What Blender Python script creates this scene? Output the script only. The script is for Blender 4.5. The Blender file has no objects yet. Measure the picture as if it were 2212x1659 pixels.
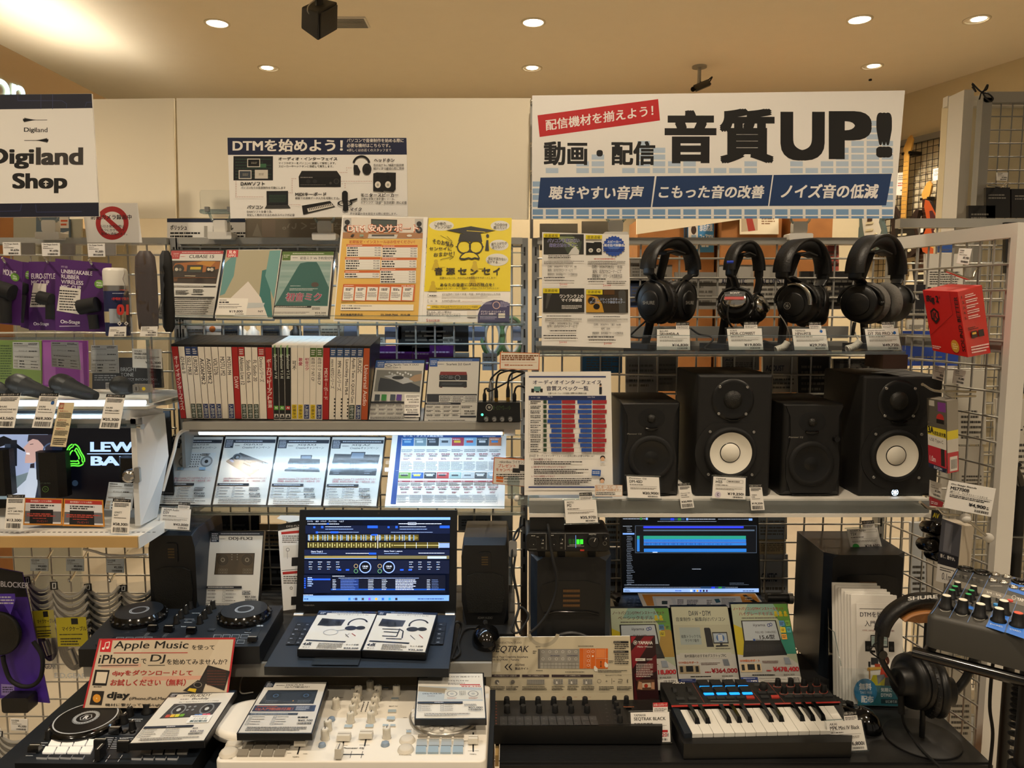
import bpy,math,random
from mathutils import Vector as V
from math import sin,cos,pi,radians as R
sc=bpy.context.scene
# ---------------------------------------------------------------- camera, world, exposure
W,H,F=2212,1659,1600.0
PT=R(6.0)
CAM=V((0,0,1.5))
cd=bpy.data.cameras.new('camera');cam=bpy.data.objects.new('camera',cd)
sc.collection.objects.link(cam)
cam.location=CAM;cam.rotation_euler=(R(90)-PT,0,0)
cd.sensor_width=36.0;cd.lens=36.0*F/W;cd.clip_start=0.02;cd.clip_end=60
sc.camera=cam
sc.view_settings.view_transform='Standard';sc.view_settings.look='None'
sc.view_settings.gamma=1.0;sc.view_settings.use_curve_mapping=False
sc.view_settings.exposure=0.32
cy=sc.cycles
cy.max_bounces=4;cy.diffuse_bounces=3;cy.glossy_bounces=2;cy.transmission_bounces=2;cy.transparent_max_bounces=12
cy.caustics_reflective=False;cy.caustics_refractive=False
cy.use_adaptive_sampling=True;cy.adaptive_threshold=0.06;cy.use_light_tree=False;cy.sample_clamp_indirect=4.0
wd=bpy.data.worlds.new('mall_ambient');sc.world=wd;wd.use_nodes=True
wd.node_tree.nodes['Background'].inputs[0].default_value=(1.0,0.87,0.70,1)
wd.node_tree.nodes['Background'].inputs[1].default_value=0.17
WARM=(1.0,0.83,0.62);COOL=(0.55,0.78,1.0)
def lamp(name,kind,loc,energy,color,rot=(0,0,0),**kw):
 l=bpy.data.lights.new(name,kind);l.energy=energy;l.color=color
 for k,v in kw.items():setattr(l,k,v)
 o=bpy.data.objects.new(name,l);o.location=loc;o.rotation_euler=rot
 sc.collection.objects.link(o);return o
CEIL=3.3
for(x,y)in[(-1.88,4.93),(0.13,4.93),(2.20,4.96),(2.96,4.94),(-1.93,5.83),(0.16,5.83),(2.84,5.79),(-1.9,2.9),(0.15,2.9),(2.2,2.9),(-1.9,0.75),(0.15,0.75),(2.2,0.75),(-1.9,-1.0),(0.15,-1.0),(2.2,-1.0)]:  # the nearer rows have no fitting and are unseen, added to light the front
 lamp('downlight_lamp','SPOT',(x,y,CEIL-0.06),80,WARM,spot_size=R(118),spot_blend=0.5,shadow_soft_size=0.06)
lamp('led_strip_lamp','AREA',(-0.36,1.665,1.205),1.15,COOL,(R(14),0,0),shape='RECTANGLE',size=0.66,size_y=0.012)
lamp('led_strip_lamp','AREA',(-1.05,1.64,1.265),1.2,COOL,(R(10),0,0),shape='RECTANGLE',size=0.4,size_y=0.012)
lamp('led_strip_lamp','AREA',(-0.36,1.86,1.60),1.6,COOL,(R(-30),0,0),shape='RECTANGLE',size=0.76,size_y=0.01)
lamp('cove_lamp','AREA',(-2.98,3.6,2.80),21,(1,.93,.78),(R(180),R(28),0),shape='RECTANGLE',size=0.15,size_y=3.6)
# ---------------------------------------------------------------- materials
MT={}
def hexc(h):
 h=h.lstrip('#');h=h if len(h)==6 else''.join(x*2 for x in h);c=[int(h[i:i+2],16)/255 for i in(0,2,4)]
 return tuple(((x+.055)/1.055)**2.4 if x>.04045 else x/12.92 for x in c)+(1,)
def mat(k,col,rough=.5,metal=0.,spec=.5,noise=0.,nscale=60.,bump=0.,emit=0.,coat=0.):
 m=bpy.data.materials.new(k);m.use_nodes=True
 n=m.node_tree.nodes;L=m.node_tree.links;b=n['Principled BSDF']
 c=hexc(col);b.inputs['Base Color'].default_value=c
 b.inputs['Roughness'].default_value=rough;b.inputs['Metallic'].default_value=metal
 b.inputs['Specular IOR Level'].default_value=spec;b.inputs['Coat Weight'].default_value=coat
 if emit:
  b.inputs['Emission Color'].default_value=c;b.inputs['Emission Strength'].default_value=emit
 if noise or bump:
  t=n.new('ShaderNodeTexCoord');z=n.new('ShaderNodeTexNoise')
  z.inputs['Scale'].default_value=nscale;z.inputs['Detail'].default_value=3
  L.new(t.outputs['Object'],z.inputs['Vector'])
  if noise:
   mx=n.new('ShaderNodeMix');mx.data_type='RGBA';mx.inputs[6].default_value=c
   mx.inputs[7].default_value=tuple(x*(1-noise)for x in c[:3])+(1,)
   L.new(z.outputs['Fac'],mx.inputs[0]);L.new(mx.outputs[2],b.inputs['Base Color'])
  if bump:
   bp=n.new('ShaderNodeBump');bp.inputs['Strength'].default_value=bump;bp.inputs['Distance'].default_value=.002
   L.new(z.outputs['Fac'],bp.inputs['Height']);L.new(bp.outputs['Normal'],b.inputs['Normal'])
 MT[k]=m;return m
def clear(k,tint=(1,1,1),gloss=.06,rough=.03):
 m=bpy.data.materials.new(k);m.use_nodes=True
 n=m.node_tree.nodes;L=m.node_tree.links;n.remove(n['Principled BSDF'])
 t=n.new('ShaderNodeBsdfTransparent');t.inputs[0].default_value=tint+(1,)
 g=n.new('ShaderNodeBsdfGlossy');g.inputs['Roughness'].default_value=rough
 f=n.new('ShaderNodeLayerWeight');f.inputs[0].default_value=.12
 ma=n.new('ShaderNodeMath');ma.operation='MULTIPLY_ADD';ma.inputs[1].default_value=.5;ma.inputs[2].default_value=gloss
 mx=n.new('ShaderNodeMixShader')
 L.new(f.outputs['Fresnel'],ma.inputs[0]);L.new(ma.outputs[0],mx.inputs[0]);L.new(t.outputs[0],mx.inputs[1]);L.new(g.outputs[0],mx.inputs[2])
 L.new(mx.outputs[0],n['Material Output'].inputs[0]);MT[k]=m
clear('acrylic',(.97,.985,.99),.035);clear('acryledge',(.70,.80,.82),.25,.15)
clear('bagfilm',(.86,.88,.9),.22,.22);clear('film',(.95,.96,.96),.07,.12);clear('smoke',(.55,.5,.42),.05)
mat('ceiling','#f2e8d4',.9,noise=.04,nscale=8,bump=.1);mat('wallpaint','#dccfae',.85,noise=.04,nscale=30,bump=.15)
mat('board','#e9dfc8',.75,noise=.03,nscale=4);mat('floor','#b3a894',.4,noise=.25,nscale=6)
mat('steel','#a9a79f',.42,.35,noise=.05,nscale=20);mat('rackgray','#8f8f8c',.45,.3,noise=.06,nscale=30)
mat('white','#d9d5cc',.5,noise=.03,nscale=20);mat('paper','#e8e4dc',.65,noise=.02,nscale=40)
mat('card','#efece6',.45,noise=.02,nscale=40);mat('blk','#0b0b0b',.42,noise=.2,nscale=50)
mat('blkmatte','#0d0c0b',.62,noise=.25,nscale=80,bump=.15);mat('blkgloss','#060606',.12,spec=.6)
mat('blkcase','#0c0d10',.3,noise=.2,nscale=40);mat('leather','#100f0e',.45,noise=.3,nscale=220,bump=.35)
mat('navydev','#1c232c',.42,noise=.12,nscale=90);mat('lapdeck','#232c39',.45,noise=.12,nscale=120)
mat('chrome','#c9c6c0',.18,1.,noise=.03);mat('silver','#b7b5b0',.3,.9,noise=.05)
mat('wood','#a8703c',.5,noise=.35,nscale=12);mat('wooddark','#6f4522',.45,noise=.3,nscale=14)
mat('desk','#19191a',.38,noise=.25,nscale=30,bump=.12);mat('desk2','#0e0e0f',.5,noise=.2,nscale=30)
mat('shelfblk','#161616',.5,noise=.2,nscale=30);mat('wire','#b5b2aa',.32,.55,noise=.05)
mat('wiredark','#26231f',.5,.3,noise=.1);mat('flx','#e4dfd4',.38,noise=.03,nscale=60)
mat('knobw','#cfc9bb',.4,noise=.04);mat('velour','#6f6c67',.95,noise=.3,nscale=300,bump=.5)
mat('cone','#e9e4d6',.55,noise=.02);mat('tweed','#15140f',.5,noise=.4,nscale=400,bump=.5)
mat('rubber','#070707',.75,noise=.2,nscale=90);mat('cabw','#d8d8d6',.45,noise=.03)
mat('redbox','#c41f1c',.35,noise=.06,nscale=20);mat('tan','#c9a56a',.6,noise=.25,nscale=9)
mat('maple','#d8a752',.35,noise=.2,nscale=30);mat('rosew','#3a1f12',.45,noise=.3,nscale=40)
mat('brown','#3a2418',.5,noise=.3,nscale=12);mat('goldm','#b08a3e',.3,.9)
mat('tube','#e6f4ff',.4,emit=4.0);mat('lampface','#fff4dc',.4,emit=14.0);mat('baffle','#f1e7d0',.35,noise=.02)
mat('capw','#dedbd2',.3);mat('mic','#121211',.45,noise=.3,nscale=250,bump=.3);mat('lime','#8fe03a',.4)
def gm(k):
 if k in MT:return MT[k]
 if k[0]=='E':
  h,s=k[1:].split(':');return mat(k,h,.3,emit=float(s))
 if k[0]=='G':return mat(k,k[1:],.2,noise=.05)
 if k[0]=='M':return mat(k,k[1:],.8,noise=.08,nscale=30)
 return mat(k,k,.5,noise=.03,nscale=30)
# ---------------------------------------------------------------- pixel rays and frames
def ray(x,y):
 a=(x-1106)/F;b=(829.5-y)/F
 return V((a,cos(PT)+b*sin(PT),b*cos(PT)-sin(PT)))
def onY(x,y,Y):d=ray(x,y);return CAM+d*(Y/d.y)
def onZ(x,y,Z):d=ray(x,y);return CAM+d*((Z-1.5)/d.z)
class Fr:
 def __init__(s,o,u,v):
  s.o=V(o);s.u=V(u).normalized();s.v=V(v).normalized();s.n=s.u.cross(s.v)
 def w(s,a,b,c=0.):return s.o+s.u*a+s.v*b+s.n*c
 def px(s,x,y,c=0.):
  d=ray(x,y);t=((s.o+s.n*c-CAM).dot(s.n))/d.dot(s.n);p=CAM+d*t-s.o
  return(p.dot(s.u),p.dot(s.v))
 def at(s,x,y,c=0.):a,b=s.px(x,y,c);return s.w(a,b,c)
 def sub(s,a,b,c=0.,rot=0.):
  return Fr(s.w(a,b,c),s.u*cos(rot)+s.v*sin(rot),s.v*cos(rot)-s.u*sin(rot))
def stand(o,tilt=0.,yaw=0.):
 t,y=R(tilt),R(yaw)
 return Fr(o,(cos(y),sin(y),0),(-sin(y)*sin(t),cos(y)*sin(t),cos(t)))
def flat(o,yaw=0.,rise=0.):
 y,t=R(yaw),R(rise)
 return Fr(o,(cos(y),sin(y),0),(-sin(y)*cos(t),cos(y)*cos(t),sin(t)))
XY=Fr((0,0,0),(1,0,0),(0,1,0))
# ---------------------------------------------------------------- text outlines
TC={}
_fc=bpy.data.curves.new('lettering','FONT');_fc.resolution_u=5
_fo=bpy.data.objects.new('lettering',_fc);sc.collection.objects.link(_fo)
def glyphs(s,bold):
 k=(s,bold)
 if k not in TC:
  _fc.body=s
  m=_fo.to_mesh()
  vs=[(v.co.x,v.co.y)for v in m.vertices];fs=[tuple(p.vertices)for p in m.polygons]
  up=sum(p.normal.z for p in m.polygons)>=0
  if not up:fs=[f[::-1]for f in fs]
  _fo.to_mesh_clear()
  if not vs:vs,fs=[(0,0),(1,0),(0,1)],[]
  if bold:
   b=bold;n=len(vs);V0,F0=vs,fs;vs,fs=[],[]
   sh=[(-b,0),(b,0)]if b<.015 else[(-b,-b*.7),(b,-b*.7),(-b,b*.7),(b,b*.7)]
   if b>.03:sh+=[(0,-b*.7),(0,b*.7),(-b,0),(b,0)]
   for i,(dx,dy)in enumerate(sh):
    vs+=[(x+dx,y+dy)for x,y in V0];fs+=[tuple(q+i*n for q in f)for f in F0]
  x0=min(v[0]for v in vs);x1=max(v[0]for v in vs);y0=min(v[1]for v in vs);y1=max(v[1]for v in vs)
  TC[k]=([((x-x0)/max(x1-x0,1e-6),(y-y0)/max(y1-y0,1e-6))for x,y in vs],fs,n if bold else len(vs))
 return TC[k]
# ---------------------------------------------------------------- mesh builder (world coordinates)
def catmull(P,n=6):
 P=[V(p)for p in P];out=[]
 Q=[P[0]*2-P[1]]+P+[P[-1]*2-P[-2]]
 for i in range(1,len(Q)-2):
  a,b,c,d=Q[i-1:i+3]
  for k in range(n):
   t=k/n
   out.append(.5*((2*b)+(c-a)*t+(2*a-5*b+4*c-d)*t*t+(3*b-3*c+d-a)*t**3))
 out.append(P[-1]);return out
def rr(a0,b0,a1,b1,r,n=4):
 o=[]
 for cx,cy,s in((a1-r,b0+r,-90),(a1-r,b1-r,0),(a0+r,b1-r,90),(a0+r,b0+r,180)):
  for k in range(n+1):
   t=R(s+90*k/n);o.append((cx+r*cos(t),cy+r*sin(t)))
 return o
class M:
 def __init__(s):s.v=[];s.f=[];s.m=[];s.sm=[];s.mats=[]
 def mi(s,k):
  if k not in s.mats:s.mats.append(k)
  return s.mats.index(k)
 def add(s,vs,fs,k,smooth=False):
  b=len(s.v);s.v+=[V(p)for p in vs];i=s.mi(k)
  for f in fs:s.f.append(tuple(b+x for x in f));s.m.append(i);s.sm.append(smooth)
 def poly(s,fr,pts,c,k):s.add([fr.w(a,b,c)for a,b in pts],[tuple(range(len(pts)))],k)
 def prism(s,fr,pts,c0,c1,k,top=None,smooth=False):
  n=len(pts);A=sum(pts[i][0]*pts[(i+1)%n][1]-pts[(i+1)%n][0]*pts[i][1]for i in range(n))
  if A<0:pts=pts[::-1]
  lo=[fr.w(a,b,c0)for a,b in pts];hi=[fr.w(a,b,c1)for a,b in pts]
  s.add(lo+hi,[(i,(i+1)%n,n+(i+1)%n,n+i)for i in range(n)],k,smooth)
  s.add(lo,[tuple(range(n))[::-1]],k);s.add(hi,[tuple(range(n))],top or k)
 def box(s,fr,a0,b0,c0,a1,b1,c1,k,top=None):s.prism(fr,[(a0,b0),(a1,b0),(a1,b1),(a0,b1)],c0,c1,k,top)
 def rbox(s,fr,a0,b0,c0,a1,b1,c1,r,k,top=None,e=0):
  p=rr(a0,b0,a1,b1,r)
  if not e:return s.prism(fr,p,c0,c1,k,top)
  q=rr(a0+e,b0+e,a1-e,b1-e,max(r-e,.0005));n=len(p)
  L=[[fr.w(a,b,c0)for a,b in p],[fr.w(a,b,c1-e)for a,b in p],[fr.w(a,b,c1-e*.3)for a,b in rr(a0+e*.3,b0+e*.3,a1-e*.3,b1-e*.3,max(r-e*.3,.0005))],[fr.w(a,b,c1)for a,b in q]]
  vs=sum(L,[]);fs=[(j*n+i,j*n+(i+1)%n,(j+1)*n+(i+1)%n,(j+1)*n+i)for j in range(3)for i in range(n)]
  s.add(vs,fs,k,True);s.add(L[0],[tuple(range(n))[::-1]],k);s.add(L[3],[tuple(range(n))],top or k)
 def lathe(s,fr,a,b,prof,k,n=24,sx=1.,sy=1.,smooth=True,cap=True):
  vs=[fr.w(a+r*sx*cos(2*pi*i/n),b+r*sy*sin(2*pi*i/n),c)for r,c in prof for i in range(n)]
  fs=[(j*n+i,j*n+(i+1)%n,(j+1)*n+(i+1)%n,(j+1)*n+i)for j in range(len(prof)-1)for i in range(n)]
  s.add(vs,fs,k,smooth)
  if cap:
   if prof[0][0]>1e-5:s.add(vs[:n],[tuple(range(n))[::-1]],k)
   if prof[-1][0]>1e-5:s.add(vs[-n:],[tuple(range(n))],k)
 def cyl(s,fr,a,b,c0,c1,r0,k,r1=None,n=20,sx=1.,sy=1.):s.lathe(fr,a,b,[(r0,c0),(r0 if r1 is None else r1,c1)],k,n,sx,sy)
 def tube(s,P,r,k,n=8,closed=False,smooth=True,flatn=None,rx=None):
  P=[V(p)for p in P];m=len(P);T=[]
  for i in range(m):
   a=P[(i-1)%m]if closed else P[max(i-1,0)];b=P[(i+1)%m]if closed else P[min(i+1,m-1)]
   T.append((b-a).normalized())
  up=V(flatn)if flatn else(V((0,0,1))if abs(T[0].z)<.9 else V((1,0,0)))
  vs=[];x=(up-T[0]*up.dot(T[0])).normalized()
  for i in range(m):
   x=V(flatn)if flatn else x
   x=x-T[i]*x.dot(T[i]);x.normalize();y=T[i].cross(x)
   ri=r[i]if isinstance(r,(list,tuple))else r;rxi=ri if rx is None else rx
   vs+=[P[i]+x*rxi*cos(2*pi*j/n)+y*ri*sin(2*pi*j/n)for j in range(n)]
  q=m if closed else m-1
  fs=[(i*n+j,i*n+(j+1)%n,((i+1)%m)*n+(j+1)%n,((i+1)%m)*n+j)for i in range(q)for j in range(n)]
  s.add(vs,fs,k,smooth)
  if not closed:s.add(vs[:n],[tuple(range(n))[::-1]],k);s.add(vs[-n:],[tuple(range(n))],k)
 def band(s,P,N,w,t,k):
  P=[V(p)for p in P];N=V(N).normalized();m=len(P);vs=[]
  pr=[(-.5,-.5),(.5,-.5),(.5,.1),(.38,.5),(-.38,.5),(-.5,.1)]
  for i in range(m):
   T=(P[min(i+1,m-1)]-P[max(i-1,0)]).normalized();o=T.cross(N).normalized()
   ww=w[i]if isinstance(w,list)else w;tt=t[i]if isinstance(t,list)else t
   vs+=[P[i]+N*ww*a+o*tt*b for a,b in pr]
  n=6
  s.add(vs,[(i*n+j,i*n+(j+1)%n,(i+1)*n+(j+1)%n,(i+1)*n+j)for i in range(m-1)for j in range(n)],k,True)
  s.add(vs[:n],[tuple(range(n))[::-1]],k);s.add(vs[-n:],[tuple(range(n))],k)
 def sph(s,c,rx,ry,rz,k,n=16,m=10):
  fr=Fr(c,(1,0,0),(0,1,0))
  s.lathe(fr,0,0,[(max(rx*sin(pi*j/m),1e-6),-rz*cos(pi*j/m))for j in range(m+1)],k,n,1,ry/rx,cap=False)
 def text(s,fr,c,bl,br,tl,t,k,bold=.0):
  vs,fs,n=glyphs(t,bold);bl=V(bl);e=V(br)-bl;g=V(tl)-bl
  s.add([fr.w(*(bl+e*x+g*y),c+.0000007*(i//n))for i,(x,y)in enumerate(vs)],fs,k)
 def obj(s,name,root=None,bevel=0.):
  me=bpy.data.meshes.new(name);o0=root.location if root is not None else s.base()
  if root is not None and root.parent is not None:o0=root.location+root.parent.location
  me.from_pydata([p-o0 for p in s.v],[],s.f)
  for k in s.mats:me.materials.append(gm(k))
  me.polygons.foreach_set('material_index',s.m);me.polygons.foreach_set('use_smooth',s.sm)
  o=bpy.data.objects.new(name,me);sc.collection.objects.link(o)
  if root is None:o.location=o0
  else:o.parent=root
  if bevel:
   b=o.modifiers.new('soft_edges','BEVEL');b.width=bevel;b.segments=2;b.limit_method='ANGLE'
  return o
 def base(s):
  xs=[p.x for p in s.v];ys=[p.y for p in s.v];zs=[p.z for p in s.v]
  return V(((min(xs)+max(xs))/2,(min(ys)+max(ys))/2,min(zs)))
def tag(o,label,cat,group=None,kind=None):
 o['label']=label;o['category']=cat
 if group:o['group']=group
 if kind:o['kind']=kind
 return o
def thing(name,label,cat,loc,group=None):
 o=bpy.data.objects.new(name,None);sc.collection.objects.link(o);o.location=V(loc);o.empty_display_size=.02
 bpy.context.view_layer.update()if False else None
 return tag(o,label,cat,group)
def struct(name,m):
 o=m.obj(name);o['kind']='structure';return o
rnd=random.Random(7)
# ---------------------------------------------------------------- printed sheets
class S:
 """A sheet on frame fr. quad = its four corners TL,TR,BR,BL as photo pixels (or local points if loc). px(): pixel boxes; unit mode: 0..100 across and down."""
 def __init__(s,fr,quad,k='paper',th=.0006,loc=False,unit=False,side=None,m=None,back=True,tf=None):
  s.tf=tf;s.fr=fr;s.m=m or M();s.c=.0001;s.unit=unit
  s.q=[V(p)if loc else V(fr.px(*s.raw(*p)))for p in quad]
  if back:s.m.prism(fr,[tuple(p)for p in s.q],-th,0,side or k,k)
 def raw(s,x,y):return(x/s.tf[2]+s.tf[0],y/s.tf[2]+s.tf[1])if s.tf else(x,y)
 def mp(s,x,y):
  if not s.unit:return V(s.fr.px(*s.raw(x,y)))
  x,y=x/100,y/100;a,b,c,d=s.q
  return(a*(1-x)+b*x)*(1-y)+(d*(1-x)+c*x)*y
 hold=False
 def up(s):
  if not s.hold:s.c+=.000006
  return s.c
 def one(s,f):
  h=s.hold;s.up();s.hold=True;f();s.hold=h;return s
 def p(s,pts,k):s.m.add([s.fr.w(*s.mp(*q),s.up())for q in pts],[tuple(range(len(pts)))],k);s.fix();return s
 def fix(s):
  f=s.m.f[-1];v=s.m.v
  n=V((0,0,0))
  for i in range(len(f)):n+=v[f[i]].cross(v[f[(i+1)%len(f)]])
  if n.dot(s.fr.n)<0:s.m.f[-1]=f[::-1]
 def r(s,x0,y0,x1,y1,k):return s.p([(x0,y1),(x1,y1),(x1,y0),(x0,y0)],k)
 def fr_(s,x0,y0,x1,y1,w,k,h=None):
  h=h or w
  s.r(x0,y0,x1,y0+h,k);s.r(x0,y1-h,x1,y1,k);s.r(x0,y0+h,x0+w,y1-h,k);return s.r(x1-w,y0+h,x1,y1-h,k)
 def d(s,x,y,rx,k,ry=None,n=24):ry=ry or rx;return s.p([(x+rx*cos(2*pi*i/n),y-ry*sin(2*pi*i/n))for i in range(n)],k)
 def ring(s,x,y,r0,r1,k,e=1.,n=28,a0=0.,a1=360.):
  A=[R(a0+(a1-a0)*i/n)for i in range(n+1)]
  vs=[s.fr.w(*s.mp(x+q*cos(t),y-q*e*sin(t)),s.c+.000006)for q in(r0,r1)for t in A];s.up()
  s.m.add(vs,[(i,n+1+i,n+2+i,i+1)for i in range(n)],k);return s
 def l(s,pts,w,k):
  if not s.hold:return s.one(lambda:s.l(pts,w,k))
  for(x0,y0),(x1,y1)in zip(pts,pts[1:]):
   d=V((x1-x0,y1-y0));q=d.length or 1;nx,ny=-d.y/q*w/2,d.x/q*w/2
   s.p([(x0+nx,y0+ny),(x1+nx,y1+ny),(x1-nx,y1-ny),(x0-nx,y0-ny)],k)
  return s
 def t(s,t,x0,y0,x1,y1,k='#1a1a1a',b=0.,sl=0.,dy=0.):
  s.m.text(s.fr,s.up(),s.mp(x0,y1),s.mp(x1,y1+dy),s.mp(x0+sl,y0),t,k,b);return s
 def tv(s,t,x0,y0,x1,y1,k,b=0.):
  s.m.text(s.fr,s.up(),s.mp(x0,y0),s.mp(x0,y1),s.mp(x1,y0),t,k,b);return s
 def vert(s,t,x0,y0,x1,y1,k,b=0.):
  h=(y1-y0)/len(t)
  for i,ch in enumerate(t):
   if ch in'ー―':s.tv('ー',x0,y0+h*i+h*.1,x1,y0+h*(i+.92),k,b)if 0 else s.r((x0+x1)/2-(x1-x0)*.07,y0+h*i+h*.08,(x0+x1)/2+(x1-x0)*.07,y0+h*(i+.9),k)
   elif ch=='・':s.d((x0+x1)/2,y0+h*(i+.5),(x1-x0)*.1,k)
   elif ch.strip():s.t(ch,x0,y0+h*i+h*.06,x1,y0+h*(i+.94),k,b)
  return s
 def g(s,x0,y0,x1,y1,n,k='#55504a',f=.5,short=.3):
  if not s.hold:return s.one(lambda:s.g(x0,y0,x1,y1,n,k,f,short))
  h=(y1-y0)/n
  for i in range(n):
   y=y0+h*i;x=x0;e=x1-(x1-x0)*(rnd.random()*short if i==n-1 or rnd.random()<.3 else 0);w=h*f
   while x<e:
    q=min(w*rnd.uniform(.7,3.2),e-x)
    s.r(x,y+h*(1-f)/2,x+q,y+h*(1+f)/2,k);x+=q+w*rnd.uniform(.25,.5)
  return s
 def bc(s,x0,y0,x1,y1,k='#222222'):
  if not s.hold:return s.one(lambda:s.bc(x0,y0,x1,y1,k))
  x=x0;u=(x1-x0)/46
  while x<x1-u:q=u*rnd.choice((.7,.8,1.4,2));s.r(x,y0,min(x+q,x1),y1,k);x+=q+u*rnd.choice((.8,1,1.6))
  return s
 def grid(s,x0,y0,x1,y1,nx,ny,w,k,vy=True):
  if not s.hold:return s.one(lambda:s.grid(x0,y0,x1,y1,nx,ny,w,k,vy))
  for i in range(ny+1):y=y0+(y1-y0)*i/ny;s.r(x0,y-w/2,x1,y+w/2,k)
  if vy:
   for i in range(nx+1):x=x0+(x1-x0)*i/nx;s.r(x-w/2,y0,x+w/2,y1,k)
  return s
 def done(s,name,label=None,cat=None,group=None,root=None):
  o=s.m.obj(name,root)
  if label:o['label']=label
  if cat:o['category']=cat
  if group:o['group']=group
  return o
# ---------------------------------------------------------------- room shell
YW=6.75
m=M();m.box(XY,-6,-3,-.05,6,YW+.1,0,'floor');struct('floor',m)
m=M();m.box(XY,-6,-3,CEIL,6,YW+.1,CEIL+.05,'ceiling');struct('ceiling',m)
m=M();m.box(XY,-6,YW,0,6,YW+.1,CEIL,'wallpaint');struct('wall_back',m)
RW=Fr((3.36,6.56,0),(.351,-.936,0),(0,0,1))
m=M();m.box(RW,-1.2,0,-.08,6.5,CEIL,0,'wallpaint');struct('wall_right',m)
m=M();m.box(XY,-6,-3,0,-5.9,YW,CEIL,'wallpaint');struct('wall_left',m)
m=M();m.box(XY,-2.86,1.6,2.0,-2.78,6.0,2.914,'#b59a74');struct('trim_1',m)
m=M();m.box(XY,-3.5,1.6,2.66,-2.86,6.0,2.72,'wallpaint');m.box(XY,-3.5,1.6,2.72,-3.42,4.9,3.08,'wallpaint');struct('trim_2',m)
f=Fr((-2.775,0,0),(0,1,0),(0,0,1));m=M()
p=S(f,[(0,0)]*4,m=m,back=False)
m.text(f,.002,f.px(-34,207),f.px(54,235),f.px(-34,140),'ion','E#bfeaf5:2.2',.02)
o=m.obj('illuminated_sign');tag(o,'glowing white letters on the tan fascia under the cove','sign')
# ---------------------------------------------------------------- ceiling fittings
def downlight(px,py,lab,mode=0):
 c=onZ(px,py,CEIL);r=.068
 t=thing('downlight',lab,'ceiling light',c,'recessed ceiling downlights')
 fr=Fr(c,(1,0,0),(0,-1,0))
 m=M();m.lathe(fr,0,0,[(r,0),(r+.012,.0005),(r+.012,.004),(r-.002,.006),(r-.006,.0)],'baffle',32,cap=False);m.obj('trim_ring',t)
 m=M()
 if mode==0:m.cyl(fr,0,0,.0005,.003,r-.004,'lampface',n=32)
 else:
  m.cyl(fr,0,0,.0003,.001,r-.002,'baffle',n=32);m.cyl(fr,.006*mode,.012,.001,.004,r*.62,'lampface',n=28)
 m.obj('lamp_face',t)
downlight(469,50,'round downlight high on the tan ceiling, left of the black ceiling speaker')
downlight(1152,48,'round downlight in the ceiling straight above the white post of the banner board')
downlight(1857,42,'round downlight above the big striped banner, over the exclamation mark')
downlight(2110,42,'downlight nearest the right wall in the front row',1)
downlight(580,147,'smaller downlight below and left of the black ceiling speaker',-1)
downlight(1149,147,'smaller downlight just above the join of the two boards',0.3)
downlight(1884,143,'small downlight in the rear row beside the security camera',1)
c=onZ(757,47,CEIL);f=Fr(c,(1,0,0),(0,-1,0))
t=thing('ceiling_vent','slatted air vent in the ceiling behind the black speaker','vent',c)
m=M();m.box(f,-.13,-.085,0,.11,.085,.008,'white');m.obj('vent_frame',t)
m=M()
for i in range(9):m.box(f,-.118,-.075+i*.0172,.008,.098,-.067+i*.0172,.013,'rackgray')
m.obj('slat',t)
c=onY(690,45,3.2);t=thing('ceiling_speaker','black cube loudspeaker hung from the ceiling','speaker',c)
q=lambda x,y,d:onY(x,y,3.2+d)
TL,TF,TR_,BL,BF,BR=q(651,15,0),q(688,25,-.1),q(729,4,.02),q(650,62,0),q(687,89,-.1),q(727,66,.02)
BK=TL+TR_-TF;BB=BL+BR-BF
m=M();m.add([TL,TF,TR_,BK,BL,BF,BR,BB],[(0,1,2,3),(7,6,5,4),(0,4,5,1),(1,5,6,2),(2,6,7,3),(3,7,4,0)],'blkmatte');m.obj('cabinet',t,.006)
m=M();g_=[TF+(TR_-TF)*a+(BF-TF)*b+(TF-BK)*.02 for a,b in((.08,.08),(.94,.08),(.94,.93),(.08,.93))]
nn=(TR_-TF).cross(BF-TF).normalized()*-.006
m.add([p+(nn if(nn.y<0)else-nn)for p in g_]+g_,[(0,1,2,3),(7,6,5,4),(0,4,5,1),(1,5,6,2),(2,6,7,3),(3,7,4,0)],'tweed');m.obj('grille',t)
m=M();tc=(TL+TR_)/2;m.tube([tc-V((0,0,.03)),tc+V((0,0,.04)),(tc.x,tc.y,CEIL)],.018,'blk',10);m.obj('bracket',t)
m=M();m.tube(catmull([q(668,30,-.06),q(664,22,-.07),q(668,10,-.05),tc+V((0,0,.03))]),.0025,'silver',6);m.obj('cable',t)
c=onZ(1511,143,CEIL);t=thing('security_camera','small security camera on a ceiling bracket above the banner','camera',c)
f=Fr(c,(1,0,0),(0,-1,0));k=c.y/1600*1.0
m=M();m.cyl(f,0,0,0,.012,.055,'steel',n=24);m.obj('ceiling_plate',t)
m=M();m.tube([f.w(0,0,.01),f.w(0,0,.11),f.w(.004,-.03,.12)],.014,'steel',10);m.obj('arm',t)
P0,P1=onY(1501,191,c.y-.12),onY(1532,178,c.y+.02)
m=M();m.band([P0,P1],(.1,1,0),.05,.045,'blk');m.obj('body',t)
m=M();d=(P0-P1).normalized();m.tube([P0,P0+d*.03],.018,'blkgloss',12);m.obj('lens',t)
m=M();m.tube(catmull([P1,P1+V((.02,0,.04)),f.w(.03,0,.13),f.w(.004,0,.1)]),.005,'blk',6);m.obj('cable',t)
m=M();m.cyl(Fr(onZ(1880,171,CEIL),(1,0,0),(0,-1,0)),0,0,0,.012,.012,'wiredark',n=12)
tag(m.obj('sprinkler_head'),'tiny dark sprinkler stud in the ceiling right of the security camera','sprinkler')
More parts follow.
